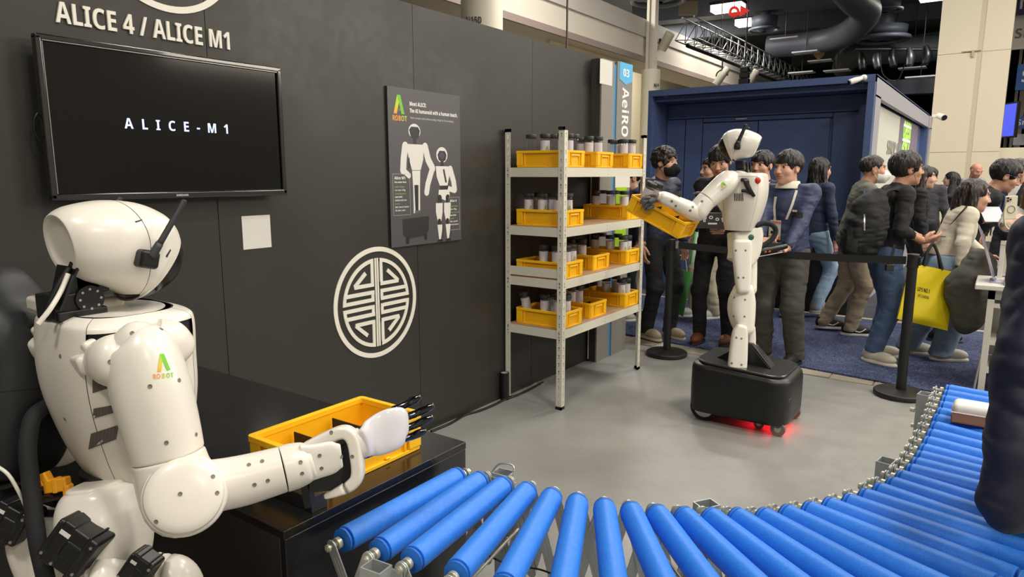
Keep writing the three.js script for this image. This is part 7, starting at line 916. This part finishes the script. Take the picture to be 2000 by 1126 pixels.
{ // backpack on his back
  const t = thing('backpack', 'bulky black backpack worn on the man\'s back', 'backpack'), d = 5.42; const body = part('bag', sdfMesh([ell(at(1692, 442, d), [0.17, 0.26, 0.16], frameQ(carrier.f, V(0, 1, 0).addScaledVector(carrier.f, 0.3).normalize()).q), ell(at(1672, 466, d), [0.14, 0.17, 0.12], frameQ(carrier.f, QY).q), ell(at(1712, 415, d), [0.14, 0.2, 0.1], frameQ(carrier.f, QY).q), cap(at(1740, 400, d + 0.01), at(1748, 470, d + 0.01), 0.1, 0.1, { op: 's' })], 0.012, { k: 0.06, wob: folds(0.014, 9, 5) }), clothMat(0x151516, 0.8), t);
  drape([[1656, 462], [1676, 468], [1674, 494], [1653, 486]], [body], M.darkGrey, 'mesh_pocket', 0.006, 5, 5); drape([[1664, 437], [1686, 430], [1688, 436], [1666, 443]], [body], M.black, 'compression_strap', 0.006, 6, 2); drape([[1655, 448], [1667, 446], [1668, 465], [1656, 467]], [body], std(0x2d2c2b, 0.7), 'side_pocket', 0.008, 4, 4); drape([[1687, 418], [1690, 418], [1690, 450], [1687, 450]], [body], M.steel, 'zip_line', 0.004, 1, 6);
  part('shoulder_strap', [loft([at(1722, 384, 5.36), at(1736, 372, 5.36), at(1752, 372, 5.36), at(1764, 385, 5.35), at(1771, 408, 5.35)].map(c => ({ c, a: 0.028, b: 0.007, n: 3 })), { side: FwH, seg: 14 })], clothMat(0x161617), t); part('grab_handle', tube([at(1698, 396, d), at(1704, 388, d), at(1716, 388, d), at(1722, 394, d)], 0.009, 20, 8), M.black, t); settle(t, at(1692, 520, d));
  solo('smartphone', box(0.075, 0.009, 0.15, 0, 0, 0, 0.004).applyMatrix4(basisM(camDir(0.2, -1), QY, camDir(1, 0.2), at(1824, 461, 5.54))), std(0x4a4a52, 0.25, 0.2), 'dark smartphone held by the man with the backpack', 'phone');
  { const p = at(1737, 522, 5.33).sub(carrier.B), M4 = basisM(Rt, QY, FwH.clone().negate(), p); part('camera_pouch', [box(0.06, 0.05, 0.035, 0, 0, 0, 0.006), box(0.03, 0.02, 0.03, 0, 0.03, 0, 0.004), bar([0, 0.04, 0.005], [0.015, 0.18, 0.02], 0.022, 0.003, V(0, 0, 1))].map(g => g.applyMatrix4(M4)), M.darkGrey, carrier.g, 'small grey camera hanging at the hip'); }
}
// yellow tote bag
{
  const d = 5.36, TL = at(1778, 513, d), TR = at(1865, 531, d - 0.02), BR = at(1850, 645, d - 0.02), BL = at(1752, 622, d); const t = thing('tote_bag', 'bright yellow tote bag with black lettering NO.1 CAMERA', 'bag'); const P = [], nu = 16, nv = 18;
  const sheet = s => { const P = []; for (let j = 0; j <= nv; j++) for (let i = 0; i <= nu; i++) { const u = i / nu, v = j / nv, p = TL.clone().lerp(TR, u).lerp(BL.clone().lerp(BR, u), v); const bul = Math.sin(Math.PI * u) * (0.25 + 0.75 * v) * 0.045 + 0.012 * (0.3 - Math.abs(noise3(u * 4 + v * 2, v * 5, s * 3))); P.push(...p.addScaledVector(FwH, -s * (0.004 + Math.max(0, bul) * Math.min(1, (1.02 - v) * 8))).toArray()); } return gridGeo(P, nv + 1, nu + 1, false); };
  const my = new THREE.MeshStandardMaterial({ color: 0xe6cf14, roughness: 0.55, side: THREE.DoubleSide }); const front = part('front_sheet', sheet(1), my, t); part('back_sheet', sheet(-1), my, t);
  const lt = canvasTexture(512, 160, (g) => { g.clearRect(0, 0, 512, 160); g.fillStyle = '#000'; g.fillRect(0, 0, 512, 160); g.fillStyle = '#fff'; g.font = 'bold 64px sans-serif'; g.textAlign = 'right'; g.fillText("LD'S NO.1", 500, 66); g.font = '50px sans-serif'; g.fillText('60 CAMERA', 494, 136); }); lt.colorSpace = THREE.NoColorSpace;
  drape([[1776, 553], [1818, 562], [1815, 589], [1772, 577]], [front], std(0x1c1a10, 0.6, 0, { alphaMap: lt, transparent: true }), 'bag_lettering', 0.003, 10, 5);
  for (const s of [1, -1]) part('handle', tube([TL.clone().lerp(TR, 0.3).addScaledVector(FwH, -s * 0.012), at(1812, 490, d - s * 0.012), at(1822, 476, d), at(1830, 490, d - s * 0.012), TL.clone().lerp(TR, 0.7).addScaledVector(FwH, -s * 0.012)], 0.011, 30, 6), clothMat(0x2a2724), t); settle(t, BL.clone().lerp(BR, 0.5));
}
// green shopping bag
{ const d = 6.6, TL = at(1318, 522, d), TR = at(1352, 532, d), BR = at(1334, 618, d), BL = at(1314, 608, d), t = thing('shopping_bag', 'green and white shopping bag hanging behind the barrier post', 'bag'); const sh = s => { const P = []; for (let j = 0; j <= 10; j++) for (let i = 0; i <= 8; i++) { const u = i / 8, v = j / 10; P.push(...TL.clone().lerp(TR, u).lerp(BL.clone().lerp(BR, u), v).addScaledVector(FwH, -s * (0.004 + Math.sin(Math.PI * u) * 0.04 * (1 - v * 0.9))).toArray()); } return gridGeo(P, 11, 9, false); }; const m = new THREE.MeshStandardMaterial({ color: 0x5cb055, roughness: 0.5, side: THREE.DoubleSide }); part('bag_sheet', sh(1), m, t); part('bag_sheet', sh(-1), m, t); part('handle', tube([TL.clone().lerp(TR, 0.3), at(1326, 500, d), at(1336, 500, d), TL.clone().lerp(TR, 0.7)], 0.006, 24, 6), M.whiteMatte, t); settle(t, BL.clone()); }
{ const d = 7.05, t = thing('shopping_bag', 'white and green paper bag carried beside the cream trousers', 'bag'); const P = [at(1358, 452, d), at(1372, 456, d), at(1366, 520, d), at(1348, 516, d)]; const g = new THREE.BufferGeometry().setFromPoints([...P, ...P.map(p => p.clone().addScaledVector(FwH, 0.08))]); g.setIndex([0, 2, 1, 0, 3, 2, 4, 5, 6, 4, 6, 7, 0, 1, 5, 0, 5, 4, 3, 7, 6, 3, 6, 2, 0, 4, 7, 0, 7, 3, 1, 2, 6, 1, 6, 5]); const q = g.toNonIndexed(); q.computeVertexNormals(); part('bag_body', q, new THREE.MeshStandardMaterial({ color: 0xd4dccb, roughness: 0.6, side: THREE.DoubleSide }), t); part('green_edge', tube([P[0].clone().addScaledVector(FwH, -0.004), P[3].clone().addScaledVector(FwH, -0.004)], 0.014, 8, 6), std(0x6fb45c, 0.6), t); settle(t, P[3]); }
// black printed panel in front of the black-jacketed man
{
  const d = 5.62, c = at(1385, 431, d), tex = canvasTexture(512, 256, (g) => { g.fillStyle = '#2b2927'; g.fillRect(0, 0, 512, 256); g.fillStyle = '#d8d6d2'; g.strokeStyle = '#d8d6d2'; const bot = (x, y, s) => { g.beginPath(); g.arc(x, y, 9 * s, 0, 7); g.fill(); g.fillRect(x - 13 * s, y + 12 * s, 26 * s, 34 * s); g.fillRect(x - 22 * s, y + 14 * s, 6 * s, 32 * s); g.fillRect(x + 16 * s, y + 14 * s, 6 * s, 32 * s); g.fillRect(x - 12 * s, y + 48 * s, 9 * s, 36 * s); g.fillRect(x + 3 * s, y + 48 * s, 9 * s, 36 * s); }; bot(190, 40, 1.3); bot(70, 110, 0.8); bot(450, 60, 1); g.lineWidth = 12; g.beginPath(); g.arc(280, 70, 22, 0, 7); g.stroke(); g.beginPath(); g.arc(370, 100, 20, 0, 7); g.stroke(); g.fillStyle = '#cfc9bc'; g.fillRect(240, 160, 130, 28); g.fillStyle = '#a04038'; g.fillRect(10, 110, 18, 40); });
  const t = thing('printed_box', 'black flat box printed with white robot figures held by a man', 'box', c.toArray()); t.rotation.y = YAW - 0.12; part('box_body', box(0.29, 0.125, 0.1, 0, 0, -0.05, 0.003), M.blackMatte, t); const g = new THREE.PlaneGeometry(0.288, 0.123); g.translate(0, 0, 0.0015); part('print', g, std(0xffffff, 0.5, 0, { map: tex }), t, 'white printed robot figures');
}
// further people towards the white wall
person({ label: 'woman in black quilted vest behind the man with the backpack', pos: groundAt(1797, 7.6), face: [0.95, 0.35], top: [1803, 322], seed: 10, skin: 0xd0a48e, hair: { c: 0x211815, style: 'long', len: 0.36 }, topw: { c: 0x17171a, hem: 0.92, fold: 0.008, name: 'vest' }, pants: { c: 0x15161a }, shoes: { c: 0x2a2a2c, sole: 0x3a3a3c }, far: true });
person({ label: 'dark clad person standing against the white wall behind the kiosk', pos: groundAt(1817, 9.6), face: [0.6, -0.8], top: [1815, 326], seed: 11, skin: 0xb88a72, hair: { c: 0x17120f, style: 'short' }, topw: { c: 0x3a3a40, hem: 0.88 }, pants: { c: 0x24252c }, far: true });
person({ label: 'woman all in black holding out a paper cup by the white wall', pos: groundAt(1864, 12), face: [-0.7, -0.6], top: [1864, 335], seed: 12, skin: 0xc8987c, hair: { c: 0x100d0c, style: 'long', len: 0.4 }, topw: { c: 0x121214, hem: 0.75 }, pants: { c: 0x131316 }, arms: { L: { w: [1836, 382, 11.7] } }, far: true });
{ const p = at(1833, 377, 11.65); const t = thing('paper_cup', 'pale paper cup in the hand of the woman in black', 'cup', [p.x, p.y - 0.05, p.z]); part('cup', lathe([[0, 0], [0.03, 0], [0.042, 0.11], [0.039, 0.11], [0.028, 0.005]], 20), std(0xd6cdb8, 0.6), t); part('lid', lathe([[0.043, 0.108], [0.043, 0.116], [0.03, 0.122], [0, 0.122]], 20), M.whiteMatte, t); }
person({ label: 'balding man in grey plaid shirt looking down by the white wall', pos: groundAt(1902, 12.2), face: [0.1, 1], pitch: 0.4, top: [1904, 318], seed: 13, skin: 0xc78d74, hair: { c: 0x8a5a38, style: 'bald' }, beard: true, topw: { c: 0x8d8e90, hem: 0.85, name: 'shirt', fold: 0.008 }, pants: { c: 0x2e3444 }, arms: { R: { w: [1890, 400, 11.9] }, L: { w: [1916, 400, 11.9] } }, badge: { strap: 0x6a7fc8, y: 1.2 }, far: true });
person({ label: 'man with glasses and black jacket leaning over a white paper', pos: groundAt(1866, 6.2), face: [0.9, 0.42], lean: 0.3, pitch: 0.35, headF: 0.03, top: [1948, 314], seed: 14, bulk: 1.12, skin: 0xca977c, hair: { c: 0x15110f, style: 'short', vol: 0.012, fringe: 0.065 }, glasses: 0x8a8480, topw: { c: 0x17171b, hem: 0.84 }, pants: { c: 0x1a1b20 }, shoes: { c: 0x1a1a1a, sole: 0x2a2a2a }, arms: { R: { w: [1912, 432, 5.95], dir: [0.9, 0.3, 0], palm: [0, 0, 1], curl: 0.8 }, L: { w: [1945, 430, 6.1], dir: [0.3, 0.6, 0.1], palm: [-0.3, 0, 1] } }, badge: { strap: 0x5a80d0, y: 1.1 } });
{ const t = solo('paper_sheet', box(0.16, 0.002, 0.2, 0, 0, 0).applyMatrix4(basisM(camDir(0.9, 0.2), camDir(-0.3, 0.35).add(V(0, 1.2, 0)).normalize(), new THREE.Vector3().crossVectors(camDir(0.9, 0.2), camDir(-0.3, 0.35).add(V(0, 1.2, 0)).normalize()).normalize(), at(1938, 418, 5.85))), std(0xc9cad2, 0.7), 'white paper sheet in the leaning man\'s hands', 'paper'); }
person({ label: 'man in dark suit with white shirt and short beard', pos: groundAt(1990, 7.3), face: [-0.8, 0.5], top: [1972, 308], seed: 15, skin: 0xc48c70, beard: true, hair: { c: 0x2c211c, style: 'short', vol: -0.004, fringe: 0.08 }, topw: { c: 0x1d1e26, hem: 0.78, vneck: true, shirt: 0xdedad2, name: 'suit_jacket' }, pants: { c: 0x1b1c24 }, far: true });
// woman in the cream cardigan
const knit = person({
  label: 'woman with long dark hair and cream cardigan bending forward', pos: groundAt(1852, 5.55), face: [0.97, 0.22], lean: 0.16, pitch: 0.12, h: 1.56, top: [1886, 349], seed: 16, slim: 0.86, skin: 0xd6a68e, hair: { c: 0x2a201c, style: 'long', len: 0.46, fall: 0.02, fringe: 0.08 }, topw: { c: 0xd6cdb9, hem: 1.02, name: 'cardigan', fold: 0.004 }, pants: { c: 0x7f96ae, w: 1.42 }, shoes: { c: 0xcac4b8, sole: 0xd4cec2 }, feet: { R: [0.08, 0.08], L: [-0.12, -0.1] }, arms: { R: { w: [1876, 536, 5.4], dir: [0.1, 0.2, -1], hint: [-0.8, 0.3, -0.2] }, L: { w: [1925, 500, 5.75] } },
  extra: ({ g, jk }) => drape([[1855, 440], [1858, 438], [1893, 402], [1890, 400]], [jk], clothMat(0x1c1a1a), 'bag_strap', 0.006, 2, 8)
});
{ const t = thing('draped_coat', 'grey wool coat draped over the cardigan woman\'s arm', 'coat'); part('coat', sdfMesh([cap(at(1912, 505, 5.25), at(1880, 560, 5.25), 0.09, 0.11), cap(at(1880, 560, 5.25), at(1885, 625, 5.25), 0.12, 0.1), cap(at(1915, 520, 5.3), at(1912, 610, 5.3), 0.1, 0.09), cap(at(1890, 630, 5.25), at(1905, 610, 5.25), 0.07, 0.08)], 0.013, { k: 0.06, wob: folds(0.01, 9, 9) }), clothMat(0x54524b, 0.95), t); settle(t, at(1893, 650, 5.25)); }
{ const t = thing('shoulder_bag', 'black leather shoulder bag at the cardigan woman\'s side', 'bag'); part('bag_body', sdfMesh([rbox(at(1890, 508, 5.42), [0.075, 0.085, 0.03], 0.02, new THREE.Quaternion().setFromAxisAngle(QY, YAW), {}), cap(at(1880, 525, 5.42), at(1902, 535, 5.42), 0.03, 0.03)], 0.008, { k: 0.03 }), clothMat(0x141314, 0.5), t); settle(t, at(1890, 540, 5.42)); }
// phone holder: raised arms in a grey hoodie
person({ label: 'person in grey hoodie holding up a phone to take a picture', pos: groundAt(2035, 5.05), face: [-0.35, 0.94], top: [2020, 346], seed: 17, skin: 0xd8ab92, hair: { c: 0x5a3d20, style: 'long', len: 0.4 }, topw: { c: 0xa7a49b, hem: 0.86, name: 'hoodie', b: 1.05 }, pants: { c: 0x39404e }, arms: { R: { w: [1963, 446, 4.72], dir: [0.25, 0, 1], palm: [0.8, -0.3, 0], curl: 0.9, hint: [-0.4, 0, -1] }, L: { w: [1992, 446, 4.72], dir: [-0.35, 0, 1], palm: [-0.8, -0.3, 0], curl: 1.0, hint: [0.6, 0, -1] } } });
{ const p = at(1974, 405, 4.66), t = thing('smartphone', 'phone in a cream case with three lenses held up', 'phone', p.toArray()); t.rotation.y = YAW - 0.1; t.rotation.z = 0.04; part('case', box(0.078, 0.158, 0.011, 0, 0, 0, 0.005, 3), std(0xd8d2bc, 0.5), t); part('camera_plate', box(0.034, 0.036, 0.003, -0.018, 0.056, 0.0065, 0.004), std(0xc6c0aa, 0.5), t); for (const [x, y] of [[-0.026, 0.064], [-0.026, 0.046], [-0.01, 0.055]]) part('lens', rod([x, y, 0.007], [x, y, 0.0105], 0.0072, 0.0072, 16), GLOSSB, t); part('magnet_ring', new THREE.TorusGeometry(0.024, 0.003, 8, 32).translate(0, -0.012, 0.0065), std(0x8f8a7c, 0.4), t); part('wrist_strap', tube([[-0.036, 0.03, 0.008], [-0.045, -0.05, 0.012], [-0.03, -0.13, 0.02], [0.02, -0.16, 0.02]], 0.006, 24, 8), std(0xd0c6a8, 0.6), t); }
// person in the navy coat close at the right, back turned, hand at the pocket
person({ label: 'person in dark navy coat standing close beside the conveyor', pos: groundAt(2215, 1.43), face: [-0.12, -1], h: 1.7, seed: 18, bulk: 1.16, fine: 0.7, skin: 0xc99a80, hair: { c: 0x1a1614, style: 'short', vol: 0.006, low: 0.03 }, topw: { c: 0x161a30, hem: 0.74, b: 1.14, r: 0.6, name: 'coat', cover: true, fold: 0.009 }, pants: { c: 0x1a1b20 }, shoes: { c: 0x141414, sole: 0x101010 }, arms: { L: { w: [1966, 1010, 1.30], dir: [0.25, -1, -0.05], palm: [1, 0, 0], curl: 0.6, hint: [-0.6, 0.5, 0] } } });
// ------------------------------------------------------------------ white display table at the right
{
  const d = 4.75, y = at(1905, 556, d).y, t = thing('display_table', 'white folding display table with shelves at the aisle edge', 'table'); const A = onY(1915, 765, 0), x0 = A.x - 0.06, z0 = A.z + 0.12;
  const wm = std(0xd9d6cc, 0.5), gm = std(0xb4b4b0, 0.45, 0.3), X1 = x0 + 1.1, Z1 = z0 - 0.55, yt = onZ(1910, 548, z0 - 0.2).y;
  part('table_top', boxMM([x0 - 0.04, yt - 0.035, Z1], [X1, yt, z0], 0.008), wm, t); part('apron', boxMM([x0 + 0.04, yt - 0.1, z0 - 0.06], [X1 - 0.05, yt - 0.035, z0 - 0.04]), gm, t);
  for (const [x, z] of [[x0 + 0.06, z0 - 0.06], [x0 + 0.06, Z1 + 0.06], [X1 - 0.1, z0 - 0.06], [X1 - 0.1, Z1 + 0.06]]) part('leg', boxMM([x - 0.02, 0, z - 0.02], [x + 0.02, yt - 0.035, z + 0.02]), wm, t);
  for (const h of [0.16, 0.36, 0.62]) part('shelf', boxMM([x0 + 0.06, h, Z1 + 0.05], [X1 - 0.1, h + 0.03, z0 - 0.05]), wm, t); part('backing', boxMM([x0 + 0.08, 0.2, Z1 + 0.04], [X1 - 0.12, yt - 0.05, Z1 + 0.05]), std(0xcfcdc8, 0.6), t); part('folding_brace', rod([x0 + 0.02, 0.03, z0 - 0.05], [x0 + 0.08, yt - 0.04, z0 - 0.05], 0.008), gm, t);
  settle(t, V(x0, 0, z0));
  const p = onZ(1937, 540, z0 - 0.25), sgn = thing('acrylic_stand', 'slanted lilac edged acrylic sign stand on the white table', 'sign stand', [p.x, yt + 0.001, z0 - 0.25]); part('plate', bar([0.02, 0.0, 0], [-0.1, 0.36, -0.12], 0.24, 0.006, V(1, 0.4, 0)), phys(0xc8c4dc, 0.15, { transmission: 0.5, thickness: 0 }), sgn); part('foot', box(0.12, 0.006, 0.24, 0.05, 0.003, 0), phys(0xd4d2e0, 0.2, { transmission: 0.5, thickness: 0 }), sgn);
  const q = onZ(1948, 470, z0 - 0.3), mon = thing('white_screen_panel', 'white framed panel standing on the display table', 'panel', [q.x + 0.02, yt + 0.001, z0 - 0.34]); part('panel_frame', [boxMM([0, 0.03, 0], [0.75, 0.27, 0.015], 0.003), boxMM([0, 0.25, -0.005], [0.75, 0.28, 0.03], 0.004), boxMM([0, 0, -0.005], [0.03, 0.28, 0.025], 0.004)], wm, mon); part('panel_face', boxMM([0.03, 0.05, 0.016], [0.74, 0.245, 0.018]), std(0xcfc9ba, 0.5), mon); part('panel_foot', boxMM([0, 0, -0.05], [0.75, 0.012, 0.06]), wm, mon);
  const w = onZ(1985, 535, z0 - 0.1), dv = thing('camera_rig', 'black camera rig with cables on the white table', 'camera', [w.x + 0.1, yt + 0.001, z0 - 0.16]); part('rig_body', box(0.17, 0.09, 0.1, 0.05, 0.045, 0, 0.01), M.black, dv); for (let i = 0; i < 5; i++) part('cooling_fin', box(0.008, 0.07, 0.11, -0.01 + i * 0.025, 0.05, 0.003), M.darkGrey, dv); part('cable', [tube([[-0.02, 0.08, 0], [-0.07, 0.11, 0.02], [-0.11, 0.09, 0], [-0.08, 0.06, -0.02]], 0.008, 24, 8), tube([[0, 0.09, 0.02], [-0.05, 0.13, 0.03], [-0.09, 0.13, 0.0]], 0.006, 24, 8)], M.black, dv);
  const cl = thing('clear_tray', 'clear plastic tray on the edge of the white table', 'tray', [p.x + 0.1, yt + 0.001, z0 - 0.1]); part('tray', [boxMM([-0.03, 0, -0.06], [0.26, 0.004, 0.06]), boxMM([-0.03, 0, 0.056], [0.26, 0.04, 0.06]), boxMM([-0.03, 0, -0.06], [0.26, 0.04, -0.056]), boxMM([-0.03, 0, -0.06], [-0.026, 0.04, 0.06])], phys(0xe0e2e6, 0.1, { transmission: 0.8, thickness: 0 }), cl);
}
// ------------------------------------------------------------------ shadows on, hand the scene over
scene.traverse(o => { if (o.isMesh) { o.castShadow = true; o.receiveShadow = true; } if (o.isLight) o.castShadow = true; });
renderer.render(scene, camera);
